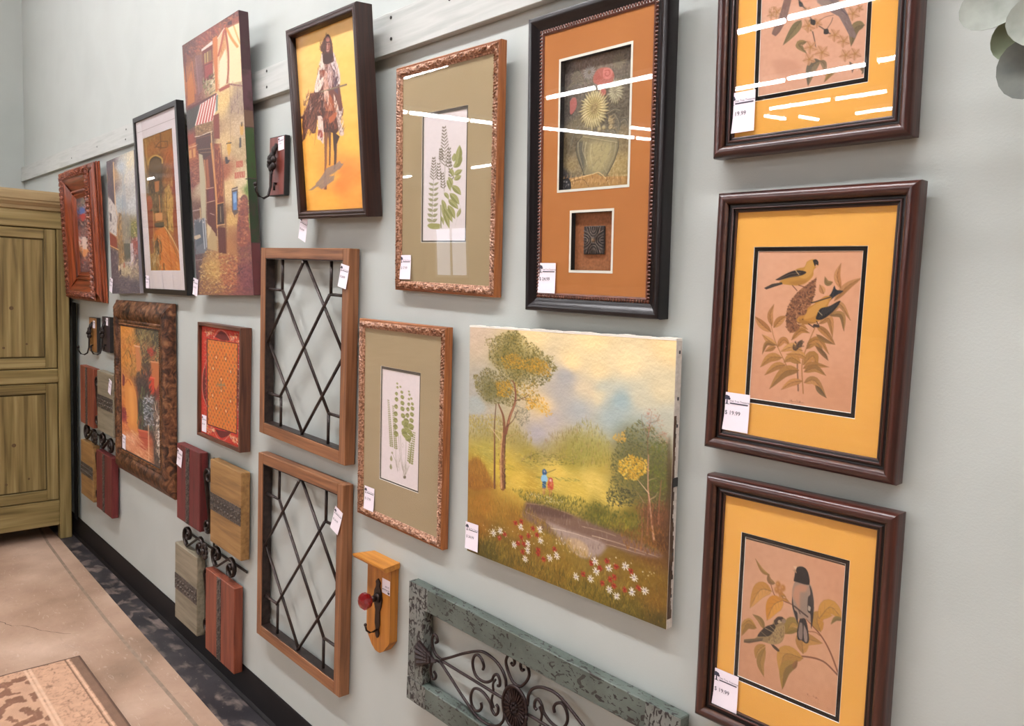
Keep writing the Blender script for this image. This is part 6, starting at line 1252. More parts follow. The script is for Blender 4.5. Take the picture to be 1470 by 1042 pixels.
# --- shadow box with flower vase relief and rosette tile
r = wall_thing('framed_shadow_box', 'black framed shadow box of a flower vase above a small carved tile, orange-brown mat', 'framed picture', 'flower')
f = FIT['flower']
blk = noisy('black_frame', ['0D0A0B', '150F11'], 30., rough=.3, bump=.1, spec=.4); rb = noisy('red_brown_lip', ['4A2418', '6A3822'], 60., rough=.4)
rails(r, f['w'], f['h'], [(0, 0), (0, .024), (.002, .029), (.007, .0305), (.012, .0285), (.018, .0235), (.0245, .0205), (.028, .0200), (.029, .0185), (.030, .018)], (blk, blk))
rails(r, f['w']-.068, f['h']-.068, [(0, .0), (0, .0205), (.0015, .0212), (.005, .0195), (.0055, .010)], (rb, rb), z0=.034, names='inner_lip', label='reddish brown inner lip')
mb = MB(); hw = f['w']/2-.0315
nb = 42
for i in range(nb+1):
    for z in (.0315, f['h']-.0315): mb.ball((-hw+2*hw*i/nb, -.0205, z), (.0028, .0028, .0036), 5, 4)
nb = 76
for i in range(1, nb):
    for x in (-hw, hw): mb.ball((x, -.0205, .0315+(f['h']-.063)*i/nb), (.0036, .0028, .0026), 5, 4)
mb.build('bead_row', rb, r, 'rope of small brown beads', kind='stuff')
OM = noisy('orange_mat', ['AC6E3A', 'B67842', 'B0723E'], 5., rough=.85, spec=.2)
A = (-.1415, .1415, .0375, .5645)
# mat with two windows, built as strips
mb = MB()
w1 = (-.0965, .0925, .2455, .5085); w2 = (-.059, .0568, .083, .207)
for x0, x1, z0, z1 in ((A[0], A[1], w1[3], A[3]), (A[0], w1[0], w1[2], w1[3]), (w1[1], A[1], w1[2], w1[3]), (A[0], A[1], w2[3], w1[2]), (A[0], w2[0], w2[2], w2[3]), (w2[1], A[1], w2[2], w2[3]), (A[0], A[1], A[2], w2[2])):
    mb.box(x0, x1, -.018, -.0165, z0, z1)
mb.build('outer_mat', OM, r, 'orange-brown mat board with two windows')
cream = plain('cream_lip', 'D8D8CA', .7)
for wn in (w1, w2): ring(r, 'window_lip', (wn[0]-.0005, wn[1]+.0005, wn[2]-.0005, wn[3]+.0005), (wn[0]+.0045, wn[1]-.0045, wn[2]+.0045, wn[3]-.0045), .0186, cream, .012, plain('box_wall', '1C1A19', .9, 0, .2), 'cream lip of the recessed window', slope=.02)
sheet('vase', 'relief_panel', (w1[0]-.008, w1[1]+.004, w1[2]-.003, w1[3]+.003), .006, r, paint_mat('relief', .6, bump=.5), 1.28, 'flower vase relief', relief=.004)
MB().box(w2[0], w2[1], -.0065, -.005, w2[2], w2[3]).build('recess_back', noisy('recess_card', ['8A5630', 'A86A40'], 200., rough=.9), r)
backing(r, (A[0]-.002, A[1]+.002, A[2], A[3]), .001, .0048)
# rosette tile, carved: four veined petals round a button
t = MB().box(-.0275, .0275, -.011, -.0066, .1195, .1755, .0015)
tile = t.build('rosette_tile', noisy('dark_bronze', ['1E1816', '332A26', '4A3E38'], 120., rough=.45, metal=.35, bump=.5), r, 'dark carved four-petal tile')
brm = noisy('bronze_ridge', ['3E342E', '86786C'], 150., rough=.4, metal=.3)
mb = MB(); cx, cz = 0., .1475
def arc(pts, rr=.0010): mb.tube([(cx+x, -.0118, cz+z) for x, z in smooth(pts, 5)], rr, 5)
for q in range(4):
    c_, s_ = [(1, 0), (0, 1), (-1, 0), (0, -1)][q]
    R_ = lambda P: [(x*c_-z*s_, x*s_+z*c_) for x, z in P]
    arc(R_([(.026, .019), (.014, .0135), (.0065, .006), (.0055, 0), (.0065, -.006), (.014, -.0135), (.026, -.019)]), .0011)
    arc(R_([(.0265, .012), (.017, .009), (.011, .004), (.0105, 0), (.011, -.004), (.017, -.009), (.0265, -.012)]))
    arc(R_([(.0265, .006), (.02, .005), (.0155, 0), (.02, -.005), (.0265, -.006)]))
    arc(R_([(.026, .0), (.02, 0.0), (.017, 0)]))
mb.build('petal_ridges', brm, tile, smooth=True)
MB().ball((cx, -.0125, cz), (.0042, .003, .0042), 10, 6).build('button', noisy('button_bronze', ['7A5E44', 'A8896A'], 90., rough=.4, metal=.3), tile, smooth=True)
pane(r, (-.142, .142, .037, .565), .0195)
price_tag(r, -.121, .070, .051, .063, 0, .0199, '$ 24.99', curl=.002)

# --- two fern prints
fw_ = lambda a: noisy('gilt_wood_'+a, ['64402A', '96684A', 'BE937A'], (170, 170, 170), rough=.42, metal=.1, bump=.8, ncoat=.1, spread=(.36, .62))
fs_ = lambda a: wood('tan_wood', ['6E3C1C', '8C5228', '9E6234'], a, rough=.38, fine=140., along=7., bump=.1)
fp = [(0, 0), (0, .0165), (.001, .0180), (.0028, .0184), (.0034, .0172), (.0040, .0172), (.0046, .0188), (.0058, .0190)]
fc = [(0, .012), (0, .0186), (.0012, .0202), (.0032, .0214), (.0054, .0222), (.0078, .0224), (.0102, .0220), (.0124, .0210), (.0142, .0194), (.0150, .0176), (.0158, .0168), (.0176, .0166), (.0192, .0155), (.0196, .008)]
def leafy(a, t, u, d):
    if not .001 < u < .0145: return 0.
    ph = a/.0105; c = math.sin(ph*6.283+math.sin(u*900)*1.6); s2 = math.sin(ph*3.1416*1.5-u*620)
    return .0026*c*s2+.0012*math.sin(a*2100+u*1500)
GM = noisy('olive_mat', ['A39270', 'A99876'], 4., rough=.8, spec=.2)
def fern_picture(k, key, label, gain, price, tagc, hole, matgain=1.):
    f = FIT[k]; w, h = f['w'], f['h']
    r = wall_thing('framed_fern_print', label, 'framed picture', k, 'framed fern prints')
    rails(r, w, h, fp, (fs_('x'), fs_('z')), names='outer_rail')
    rails(r, w-.0116, h-.0116, fc, (fw_('x'), fw_('z')), disp=leafy, step=.0022, z0=.0058, names='carved_rail', label='carved gilt leaf moulding')
    x0, x1, z0, z1 = hole
    ring(r, 'outer_mat', (-w/2+.023, w/2-.023, .023, h-.023), (x0, x1, z0, z1), .0135, GM, .0008, WHITECORE, 'olive green mat board')
    ring(r, 'inner_mat', (x0-.004, x1+.004, z0-.004, z1+.004), (x0+.006, x1-.005, z0+.005, z1-.008), .0123, plain('brown_mat', '4A443A', .8), .0008, WHITECORE, 'dark brown inner mat board')
    sheet(key, 'print', ARECT[key], .011, r, SHEETM, gain)
    backing(r, (-w/2+.022, w/2-.022, .022, h-.022), .001, .0095)
    pane(r, (-w/2+.0235, w/2-.0235, .0235, h-.0235), .0150)
    price_tag(r, *tagc, .0154, price, curl=.003)
fern_picture('fern1', 'fern_fruiting', 'carved gilt frame with a tall green fern on olive mat, upper fern picture', .95, '$ 17.99', (-.1575, .0605, .048, .0625, -1), (-.0935, .0868, .1242, .440))
fern_picture('fern2', 'fern_creeping', 'carved gilt frame with a round-leaved fern on olive mat, lower fern picture', 1.1, '$ 17.99', (-.141, .0543, .050, .066, 0), (-.0947, .0896, .121, .4367))

# --- rider on horseback
f = FIT['rider']; w, h = f['w'], f['h']
r = wall_thing('framed_rider_picture', 'deep dark brown frame with a rider on horseback on a golden ground', 'framed picture', 'rider')
rw = lambda a: wood('dark_walnut', ['150906', '28130C', '381C13'], a, rough=.4, fine=200., along=8., bump=.25)
rails(r, w, h, [(0, 0), (0, .046), (.0015, .049), (.006, .0505), (.009, .049), (.010, .0495), (.014, .0505), (.019, .0495), (.021, .046), (.0225, .042), (.024, .040), (.024, .026)], (rw('x'), rw('z')))
sheet('rider', 'painting', ARECT['rider'], .03, r, paint_mat('board_print', .55), 1.0)
backing(r, (-w/2+.012, w/2-.012, .012, h-.012), .004, .029)
price_tag(r, -.1918, -.030, .045, .072, 18, .036, '$ 14.99', curl=.002)
# --- the small hanging nail to the right of the rider
nl = thing('wall_nail', 'small bent nail in the wall just under the batten, right of the rider picture', 'nail', (-2.03+.02, 0, 2.13))
p = (0, 0, 0)
MB().tube([(0, 0, 0), (0, -.016, .003), (0, -.017, .010)], .0018, 6).ball((0, -.017, .011), .0035, 8, 5).build('nail', plain('steel', '9A9A98', .35, .9), nl, smooth=True)

# --- landscape in oils, unframed
f = FIT['land']; w, h = f['w'], f['h']
r = wall_thing('landscape_canvas', 'unframed oil painting of two children by a stream with daisies and autumn trees', 'painting', 'land')
mb = MB().box(-w/2, w/2, -.0195, -.0015, 0, h, .0012)
mb.build('canvas', noisy('raw_canvas', ['B8AEA2', 'CFC6BA'], 120., rough=.8, bump=.4), r, 'bare stretched canvas edge')
sheet('landscape', 'painted_face', (-w/2+.0008, w/2-.0008, .0008, h-.0008), .0199, r, CANVM, 1.0)
# frayed white tacking edge along the top
mb = MB(); g = np.random.default_rng(5)
n = 60
for i in range(n):
    x0 = -w/2+w*i/n; x1 = -w/2+w*(i+1)/n; a0 = .002+.0018*math.sin(i*.9)*math.sin(i*.37); mb.box(x0, x1, -.0205, -.003, h-.001, h+.0015+max(a0, 0)*.8)
mb.build('folded_edge', plain('gesso_white', 'E6E0D4', .8), r, 'ragged white folded top edge')
mb = MB().box(w/2-.001, w/2+.0018, -.018, -.003, .27, .287, .0005); mb.build('tape', plain('black_tape', '1A1818', .5), r, 'bit of black tape on the side')
mb = MB()
for z in (.43, .515, .38, .14, .06): mb.box(w/2, w/2+.0008, -.012, -.008, z, z+.006)
mb.build('staple', plain('staple_steel', '4A4848', .4, .8), r, kind='stuff')
sm = noisy('dark_paint_run', ['2A1E14', '4A3220', '6A5A48'], (60, 60, 20), rough=.7)
mb = MB()
for i in range(46):
    z = .02+i*.0083; d = .006+.004*g.random(); mb.box(w/2-.0002, w/2+.0006, -.0195, -.0195+d*(1.3 if z < .2 else .8), z, z+.0085)
mb.build('paint_edge', sm, r, 'dark paint carried over the side', kind='stuff')
price_tag(r, -.2727, .0402, .047, .065, -.5, .0215, '$ 34.99', curl=.002)

# --- cafe street canvas, alley print, cathedral street canvas
f = FIT['cafe']; w, h = f['w'], f['h']
r = wall_thing('cafe_street_canvas', 'tall canvas of an old street corner with a red striped awning', 'painting', 'cafe')
MB().box(-w/2, w/2, -.0345, -.001, 0, h, .0015).build('canvas', noisy('canvas_sides', ['3A2226', '54343A'], (20, 20, 9), rough=.6), r)
sheet('cafe', 'painted_face', (-w/2+.0008, w/2-.0008, .0008, h-.0008), .035, r, CANVM, .86)
# gallery-wrapped right side, the picture runs round the corner
mb = MB(); edge = [(0, .19, '5A2A2C'), (.19, .42, '22331A'), (.42, .60, '31461F'), (.60, .66, '6A5040'), (.66, .8, '54363C'), (.8, 1., '3A2024')]
ms = []
for i, (a, b_, c) in enumerate(edge):
    mb.cur = i; mb.box(w/2, w/2+.0006, -.034, -.004, a*h+.002, b_*h-.001); ms.append(noisy('wrap_'+'abcdef'[i], [c, c, '3A2A24'], 30., rough=.6, spread=(.3, .75)))
mb.build('wrapped_edge', ms, r, 'painted side edge of the canvas')
price_tag(r, -.262, .0316, .046, .066, 12, .037, '$ 39.99', curl=.002)
f = FIT['gond']; w, h = f['w'], f['h']
r = wall_thing('framed_alley_print', 'thin black frame with a tall orange alley scene on wide white mat', 'framed picture', 'gond')
bk = plain('black_satin', '120F10', .35)
rails(r, w, h, [(0, 0), (0, .0285), (.001, .03), (.020, .03), (.0215, .0285), (.0215, .018)], (bk, bk))
ring(r, 'outer_mat', (-w/2+.018, w/2-.018, .018, h-.018), (-.171, .1865, .1, .6665), .0235, plain('white_mat', 'E4DCDC', .8), .001, WHITECORE, 'wide white mat board')
MB().box(-w/2+.03, w/2-.03, -.0239, -.0236, h-.066, h-.0645).build('pencil_line', plain('mat_line', 'A8A09C', .9), r, 'ruled line on the mat')
sheet('alley', 'print', ARECT['alley'], .022, r, SHEETM, 1.0)
backing(r, (-w/2+.016, w/2-.016, .016, h-.016), .001, .0212)
pane(r, (-w/2+.0195, w/2-.0195, .0195, h-.0195), .0252)
price_tag(r, -.2150, .0500, .045, .056, 3, .0256, '$ 19.99', curl=.001)
f = FIT['street']; w, h = f['w'], f['h']
r = wall_thing('cathedral_street_canvas', 'small grey canvas of a rainy street with a spire, left of the black frame', 'painting', 'street')
MB().box(-w/2, w/2, -.0295, -.001, 0, h, .0015).build('canvas', noisy('grey_canvas_sides', ['6A6468', '8A8488'], (20, 20, 9), rough=.6), r)
sheet('street', 'painted_face', (-w/2+.0008, w/2-.0008, .0008, h-.0008), .03, r, CANVM, 1.0)
price_tag(r, -.212, .0427, .045, .07, 14, .032, '$ 19.99', curl=.002)

# --- deep ornate red-brown frame, far left
f = FIT['ornate']; w, h = f['w'], f['h']
r = wall_thing('framed_still_life', 'deep stepped red-brown frame with a carved lip round a tiny dark picture', 'framed picture', 'ornate')
ow = lambda a: wood('red_walnut', ['4A1E12', '6A2E18', '8A4022', '9A4C28'], a, rough=.35, fine=70., along=5., bump=.12, coat=.2)
rails(r, w+.056, h+.03, [(0, 0), (0, .008), (.006, .010), (.006, .013), (.001, .015), (.002, .020), (.010, .022), (.010, .0245), (.004, .026), (.008, .030), (.030, .033), (.040, .036), (.045, .040), (.056, .041), (.056, .047)], (ow('x'), ow('z')), names='side_moulding', z0=-.012, x0=.023)
def carved(a, t, u, d):
    if not .003 < u < .038: return 0.
    return .007*math.sin(a/.028*6.283+math.sin(u*260)*1.8)*math.sin(u*150)+.003*math.sin(a*700+u*500)
cpf = [(0, .045), (0, .050)]+[(.004+.034*i/9, .0515+.0065*math.sin(math.pi*i/9)) for i in range(10)]+[(.041, .050), (.042, .046)]
rails(r, w-.002, h-.002, cpf, (noisy('carved_walnut', ['3A160E', '6E3420', 'A8684A'], 110., rough=.4, bump=.5),)*2, disp=carved, step=.0045, z0=.001, names='carved_rail', label='carved leaf lip')
rails(r, w-.082, h-.082, [(0, .048), (.010, .046), (.030, .034), (.048, .024), (.060, .019), (.062, .024), (.066, .026), (.072, .024), (.074, .017), (.080, .014), (.084, .018), (.088, .017), (.092, .012), (.104, .0115), (.104, .008)], (ow('x'), ow('z')), z0=.041, names='scoop_rail')
sheet('still_life', 'print', (-.127, .127, .143, h-.143), .010, r, SHEETM, 1.0)
backing(r, (-.14, .14, .13, h-.13), .001, .009)

# --- bronze framed patio picture
f = FIT['patio']; w, h = f['w'], f['h']
r = wall_thing('framed_patio_picture', 'broad mottled bronze frame with a picture of clay pots and yuccas', 'framed picture', 'patio')
pm = noisy('mottled_bronze', ['20120C', '4A2C1C', '6A442C', '8A6242'], (26, 26, 26), rough=.38, metal=.35, detail=8., bump=.6, spread=(.34, .66), distortion=1.2)
def ribs(a, t, u, d): return .0012*math.sin(a*420+u*60)*(1 if .01 < u < .10 else 0)+.001*math.sin(a*90)*math.sin(u*130)
rails(r, w, h, [(0, 0), (0, .011), (.004, .015), (.012, .020), (.02, .026), (.034, .036), (.05, .041), (.066, .042), (.080, .039), (.088, .034), (.092, .031), (.098, .034), (.105, .033), (.108, .029)], (pm, pm), disp=ribs, step=.006)
mb = MB(); bx = w/2-.1125; bz0, bz1 = .1125, h-.1125; n = 62
for i in range(n+1):
    for z in (bz0, bz1): mb.ball((-bx+2*bx*i/n, -.032, z), (.0035, .004, .0042), 5, 4)
n = 70
for i in range(1, n):
    for x in (-bx, bx): mb.ball((x, -.032, bz0+(bz1-bz0)*i/n), (.0042, .004, .0035), 5, 4)
mb.build('bead_row', noisy('bead_bronze', ['4A2C1A', '9A6A44'], 70., rough=.35, metal=.4), r, 'row of small bronze beads', kind='stuff')
rails(r, w-.234, h-.234, [(0, .02), (0, .032), (.002, .033), (.005, .031), (.006, .029)], (plain('dark_lip', '241610', .5),)*2, z0=.117, names='inner_lip')
sheet('patio', 'print', (-w/2+.121, w/2-.115, .115, h-.115), .03, r, SHEETM, .92)
backing(r, (-w/2+.10, w/2-.10, .10, h-.10), .002, .029)
price_tag(r, -.236, .158, .05, .07, 4, .0315, '$ 29.99')

# --- small framed textile
f = FIT['textile']; w, h = f['w'], f['h']
r = wall_thing('framed_textile', 'small box frame round a red and orange patterned textile', 'framed picture', 'textile')
tw = lambda a: wood('brown_box_frame', ['3A1C12', '54301F', '683E2A'], a, rough=.45, fine=110., along=6., bump=.15)
rails(r, w, h, [(0, 0), (0, .0385), (.0012, .04), (.0118, .04), (.013, .0385), (.013, .026)], (tw('x'), tw('z')))
sheet('textile', 'textile_panel', (-w/2+.012, w/2-.012, .012, h-.012), .028, r, paint_mat('woven_cloth', .85, bump=.5), 1.05)
backing(r, (-w/2+.011, w/2-.011, .011, h-.011), .002, .027)
price_tag(r, -.1546, .0512, .045, .066, 0, .0288, '$ 12.99')

# ------------------------------------------------------------------ two wooden windows with iron lattice
ww = lambda a: wood('honey_pine', ['5E3820', '7E5232', '926240'], a, rough=.5, fine=85., along=4., bump=.2)
iron = noisy('brown_iron', ['1E1614', '3A2C27'], 60., rough=.4, metal=.3)
def lattice_window(k, label, tagc):
    f = FIT[k]; w, h = f['w'], f['h']; hw = w/2; b = .034
    r = wall_thing('lattice_window', label, 'decorative window', k, 'wooden lattice windows')
    for s in (-1, 1): MB().box(-hw if s < 0 else hw-b, -hw+b if s < 0 else hw, -.035, 0, 0, h, .0015).build('stile', ww('z'), r)
    for z0, z1 in ((0, .038), (h-.034, h)): MB().box(-hw+b+.0002, hw-b-.0002, -.0348, -.0002, z0, z1, .0015).build('rail', ww('x'), r)
    ins = iron
    for s in (-1, 1): MB().box(-hw+b if s < 0 else hw-b-.003, -hw+b+.003 if s < 0 else hw-b, -.033, -.002, .038, h-.034).build('iron_liner', ins, r)
    for z0, z1 in ((.0381, .041), (h-.037, h-.0341)): MB().box(-hw+b+.003, hw-b-.003, -.033, -.002, z0, z1).build('iron_liner', ins, r)
    X = hw-b-.003; zt = h-.037; zb = .041; zc = (zt+zb)/2; H2 = zt-zb
    y = -.024; y2 = -.020
    T = (0, zt); B = (0, zb); C = (0, zc); Lm = (-X, zc); Rm = (X, zc)
    ul = (-X*.62, zb+H2*.82); ur = (X*.65, zb+H2*.82); ll = (-X*.62, zb+H2*.18); lr = (X*.65, zb+H2*.17)
    rods = [(T, Lm, y), (T, Rm, y2), (Lm, B, y2), (Rm, B, y)]
    for p, q, yy in rods: MB().tube([(p[0], yy, p[1]), (q[0], yy, q[1])], .0049, 7).build('lattice_rod', iron, r, smooth=True)
    for a, b2, st, sx, yy in ((ul, lr, 1, -1, y2), (ur, ll, 1, 1, y)):
        MB().tube([(a[0], yy, a[1]), (b2[0], yy, b2[1])], .0049, 7).build('lattice_rod', iron, r, smooth=True)
    for p, sx, up_ in ((ul, -1, 1), (ur, 1, 1), (ll, -1, -1), (lr, 1, -1)):
        MB().tube([(p[0], y2, p[1]), (p[0], y2, zt if up_ > 0 else zb)], .0049, 7).build('lattice_rod', iron, r, smooth=True)
        MB().tube([(p[0], y2, p[1]), (sx*X, y2, p[1])], .0049, 7).build('lattice_rod', iron, r, smooth=True)
    MB().ball((0, -.029, zt-.006), .004, 8, 5).build('hanging_screw', plain('steel', '9A9A98', .35, .9), r, smooth=True)
    price_tag(r, *tagc, .036, '$ 24.99', curl=.004)
lattice_window('win1', 'honey-brown wooden window with diamond iron lattice, upper of the two', (.2600, .5466, .045, .066, 9))
lattice_window('win2', 'honey-brown wooden window with diamond iron lattice, lower of the two', (.2533, .5356, .046, .073, 17))

# ------------------------------------------------------------------ wood-block and iron scroll wall panels
WOODC = {'red': ['42110F', '5E1A19', '6A2320'], 'yellow': ['74542E', '8C683A', '9A7646'], 'grey': ['6A624F', '7E7562', '8A806C'], 'orange': ['5E2818', '793A24', '86452C']}
def bwood(c, v): return wood('block_'+c, WOODC[c], 'z' if v else 'x', rough=.55, fine=60., along=5., bump=.25)
bandm = noisy('tooled_band', ['2A2524', '453E3A', '6E655C'], 160., rough=.5, metal=.35, bump=.8, spread=(.38, .66))
scroll = noisy('black_brown_iron', ['1E1614', '33261F'], 60., rough=.42, metal=.5)
def spiral(cx, cz, r0, a0, turns, sgn=1, n=14, r1=.004):
    return [(cx+(r0+(r1-r0)*i/n)*math.cos(a0+sgn*turns*6.283*i/n), cz+(r0+(r1-r0)*i/n)*math.sin(a0+sgn*turns*6.283*i/n)) for i in range(n+1)]
def block_panel(loc, blocks, order, label, tagc, gap):
    r = thing('block_wall_panel', label, 'wall decoration', loc, 'block and scroll wall panels')
    for (x0, x1, z0, z1), c in zip(blocks, order):
        v = c in ('red', 'orange')
        o = MB().box(x0, x1, -.04, -.006, z0, z1, .0028).build('wood_block', bwood(c, v), r, {'red': 'dark red wooden block', 'yellow': 'ochre yellow wooden block', 'grey': 'grey-green wooden block', 'orange': 'rust red wooden block'}[c])
        if v: xm = (x0+x1)/2-.005; MB().box(xm-.019, xm+.019, -.0418, -.0395, z0+.002, z1-.002, .0008).build('tooled_band', bandm, o, 'dark tooled metal band')
        else: zm = (z0+z1)/2; MB().box(x0+.002, x1-.002, -.0418, -.0395, zm-.034, zm+.034, .0008).build('tooled_band', bandm, o, 'dark tooled metal band')
        # raised twisted figure on the band
        mb = MB(); n = 9
        for i in range(n):
            if v: p = z0+.018+(z1-z0-.036)*i/(n-1); mb.tube([(xm-.008, -.0422, p-.012), (xm+.004, -.0432, p), (xm-.004, -.0432, p+.004), (xm+.008, -.0422, p+.014)], .0018, 5)
            else:
                p = x0+.018+(x1-x0-.036)*i/(n-1)
                for dz in (-.016, .008): mb.tube([(p-.010, -.0422, zm+dz-.006), (p, -.0432, zm+dz+.006), (p+.004, -.0432, zm+dz), (p+.011, -.0422, zm+dz+.007)], .0018, 5)
        mb.build('raised_figure', noisy('raised_pewter', ['544C46', '7E766C'], 90., rough=.4, metal=.4), o, smooth=True)
    cx, cz, hx, hz = gap
    # vertical and horizontal S scrolls from the centre, flat bar iron standing on edge
    def bar(P, nm='scroll'):
        MB().tube([(cx+x, -.026, cz+z) for x, z in P], .0034, 8, flat=2.6).build(nm, scroll, r, smooth=True)
    def curl(x, z, r0, a, turns, sg, out):
        n = 20; t_ = [i/n for i in range(n+1)]
        q = [(x+(r0-(r0-.007)*u)*math.cos(a+sg*turns*6.283*u), z+(r0-(r0-.007)*u)*math.sin(a+sg*turns*6.283*u)) for u in t_]
        return q if out else q[::-1]
    for z1, z2 in ((.300, .100), (-.100, -.300)):
        # S scroll standing in the upright gap
        bar(curl(.004, z1, .034, math.pi, 1.3, -1, False)+curl(-.004, z2, .034, 0, 1.3, -1, True))
    for x1, x2 in ((-.215, -.085), (.085, .215)):
        bar(curl(x1, .006, .046, -math.pi/2, 1.3, -1, False)+curl(x2, -.010, .042, math.pi/2, 1.3, -1, True))
    mb = MB()
    for q in range(8):
        t_ = q*.785; mb.ball((cx+.020*math.cos(t_), -.040, cz+.024*math.sin(t_)), (.012, .006, .012), 7, 5)
    mb.ball((cx, -.044, cz), (.011, .008, .011), 8, 6)
    mb.build('centre_boss', scroll, r, 'iron flower boss', smooth=True)
    # back bars that hold the blocks
    MB().box(cx-.004, cx+.004, -.006, -.001, cz-hz, cz+hz).build('back_bar', scroll, r); MB().box(cx-hx-.05, cx+hx+.05, -.006, -.001, cz-.004, cz+.004).build('back_bar', scroll, r)
    price_tag(r, *tagc, .0425, '$ 29.99', curl=.001)
B = lambda x, z, w, h: (x-w/2, x+w/2, z, z+h)
X0, Z0 = -2.99, .098
sh = lambda b_: (b_[0]-X0, b_[1]-X0, b_[2]-Z0, b_[3]-Z0)
block_panel((X0, -.002, Z0), [sh(B(-3.167, .552, .249, .32)), sh(B(-2.795, .546, .282, .325)), sh(B(-3.190, .112, .246, .33)), sh(B(-2.842, .098, .272, .33))], ('red', 'yellow', 'grey', 'orange'),
    'larger wall panel of four wooden blocks joined by iron scrolls, right of the bronze frame', (-3.2523-X0, .8147-Z0, .055, .072, 9), (.0, .392, .26, .37))
X0, Z0 = -4.49, .318
block_panel((X0, -.002, Z0), [sh(B(-4.653, .733, .252, .32)), sh(B(-4.315, .742, .272, .316)), sh(B(-4.662, .325, .24, .31)), sh(B(-4.344, .318, .268, .313))], ('orange', 'grey', 'yellow', 'red'),
    'wall panel of four wooden blocks with iron scrolls beside the armoire, left of the bronze frame', (-4.2146-X0, .9967-Z0, .046, .074, 15), (.0, .37, .24, .36))

# ------------------------------------------------------------------ small hook plaques
def hook_plaque(loc, w, h, label, wc, roll, tagc, petals, group=None):
    r = thing('hook_plaque', label, 'wall hook', loc, group, 0, roll)
    MB().box(-w/2, w/2, -.0175, 0, 0, h, .0015).build('board', [plain('black_edge', '14100F', .5)], r, 'black-edged back board')
    MB().box(-w/2+.003, w/2-.003, -.0182, -.0172, .003, h-.003).build('board_face', wood('face_'+wc[0], wc, 'z', rough=.5, fine=60., along=6.), r, 'wooden face of the board')
    dk = noisy('cast_iron', ['17110F', '2C2320'], 80., rough=.5, metal=.45)
    mb = MB()
    mb.tube([(0, -.018, h*.86), (0, -.030, h*.74), (0, -.034, h*.55), (0, -.036, h*.40)], .0075, 8)
    mb.tube([(0, -.036, h*.42), (0, -.037, h*.30), (0, -.038, h*.14), (0, -.046, -.004*1), (0, -.060, -.013), (0, -.078, -.008), (0, -.088, .010), (0, -.090, .026)], .0046, 8, .0036)
    mb.ball((0, -.090, .029), .0068, 8, 6)
    mb.build('hook', dk, r, 'black iron hook', smooth=True)
    mb = MB()
    for i in range(petals):
        t_ = i*6.283/petals+.4; mb.ball((.015*math.cos(t_), -.036, h*.55+.020*math.sin(t_)), (.012, .009, .013), 8, 6)
    mb.ball((0, -.044, h*.55), .008, 8, 6); mb.ball((0, -.030, h*.74), (.011, .008, .016), 8, 6)
    for k in range(3): mb.tube([(-.0085, -.037, h*(.36+.03*k)), (.0085, -.037, h*(.36+.03*k))], .0028, 6)
    mb.build('iron_flower', dk, r, smooth=True)
    mb = MB(); mb.tube([(0, -.018, h*.20), (.004, -.028, h*.20), (.012, -.032, h*.16), (.010, -.030, h*.08)], .004, 6); mb.build('lower_leaf', dk, r, smooth=True)
    price_tag(r, *tagc, .0188, '$ 7.99')
hook_plaque((-2.451, -.003, 1.838), .112, .191, 'dark red hook plaque with an iron flower hook, under the batten left of the rider', ['4A1E16', '6A2E24', '7A382C'], .017, (.030, .165, .040, .042, -4), 6)
hook_plaque((-4.602, -.003, 1.138), .146, .186, 'tan-faced iron hook plaque, left one of the pair near the armoire', ['6A4420', '8A5E30', '9A6C3A'], -.015, (.026, .150, .044, .041, 0), 5, 'pair of small hook plaques')
hook_plaque((-4.363, -.003, 1.158), .137, .182, 'black-brown iron hook plaque, right one of the pair near the armoire', ['241A1C', '33262A', '3A2C30'], -.014, (.022, .157, .040, .039, 0), 5, 'pair of small hook plaques')

# ------------------------------------------------------------------ door-knob plaque
r = thing('door_knob_plaque', 'yellow wooden plaque with a red glass door knob and small iron hook', 'wall hook', (-1.777, -.002, .537), None, 0, -.008)
yw = wood('mustard_wood', ['8A5418', 'A86A22', 'B6782C'], 'z', rough=.5, fine=70., along=5., bump=.15)
yd = plain('worn_edge', '5A3C18', .6)
P = [(-.0585, .253), (-.0585, .045), (-.050, .034), (-.030, .012), (-.012, .001), (0, 0), (.012, .001), (.030, .012), (.050, .034), (.0585, .045), (.0585, .253)]
MB().prism(P[::-1], 0, -.025).build('board', yw, r)
MB().prism([(x*1.006, z) for x, z in P[::-1]], -.0238, -.0246).build('worn_rim', yd, r, 'dark worn edge line')
mb = MB(); sp = [(0, .254), (-.052, .254), (-.058, .258), (-.062, .264), (-.062, .269), (0, .269)]
k = len(sp)
for i in range(k-1):
    a, b_ = sp[i], sp[i+1]; ea = -a[0]*.25; eb = -b_[0]*.25
    mb.quad((-.064-ea, a[0], a[1]), (.064+ea, a[0], a[1]), (.064+eb, b_[0], b_[1]), (-.064-eb, b_[0], b_[1]))
for s in (-1, 1): mb.quad(*[(s*(.064-a[0]*.25), a[0], a[1]) for a in sp])
mb.quad((-.064, 0, .269), (.064, 0, .269), (.064, 0, .254), (-.064, 0, .254))
mb.build('shelf', wood('mustard_shelf', ['965C1C', 'B87828', 'C68634'], 'x', rough=.5, fine=70., along=5., bump=.15), r, 'moulded little shelf on top')
pl = [(0, .041), (.006, .046), (.010, .056), (.007, .066), (.012, .082), (.011, .105), (.010, .12), (.017, .135), (.021, .155), (.017, .175), (.010, .186), (.008, .193), (.011, .201), (.006, .207), (0, .212)]
dk = noisy('oiled_bronze', ['1A1210', '34241E'], 80., rough=.35, metal=.55)
MB().prism([(x, z) for x, z in pl]+[(-x, z) for x, z in pl[-2:0:-1]], -.024, -.0285).build('escutcheon', dk, r, 'dark bronze door plate')
MB().tube([(0, -.027, .157), (0, -.036, .157)], .0155, 14, .012).build('rosette', dk, r, smooth=True)
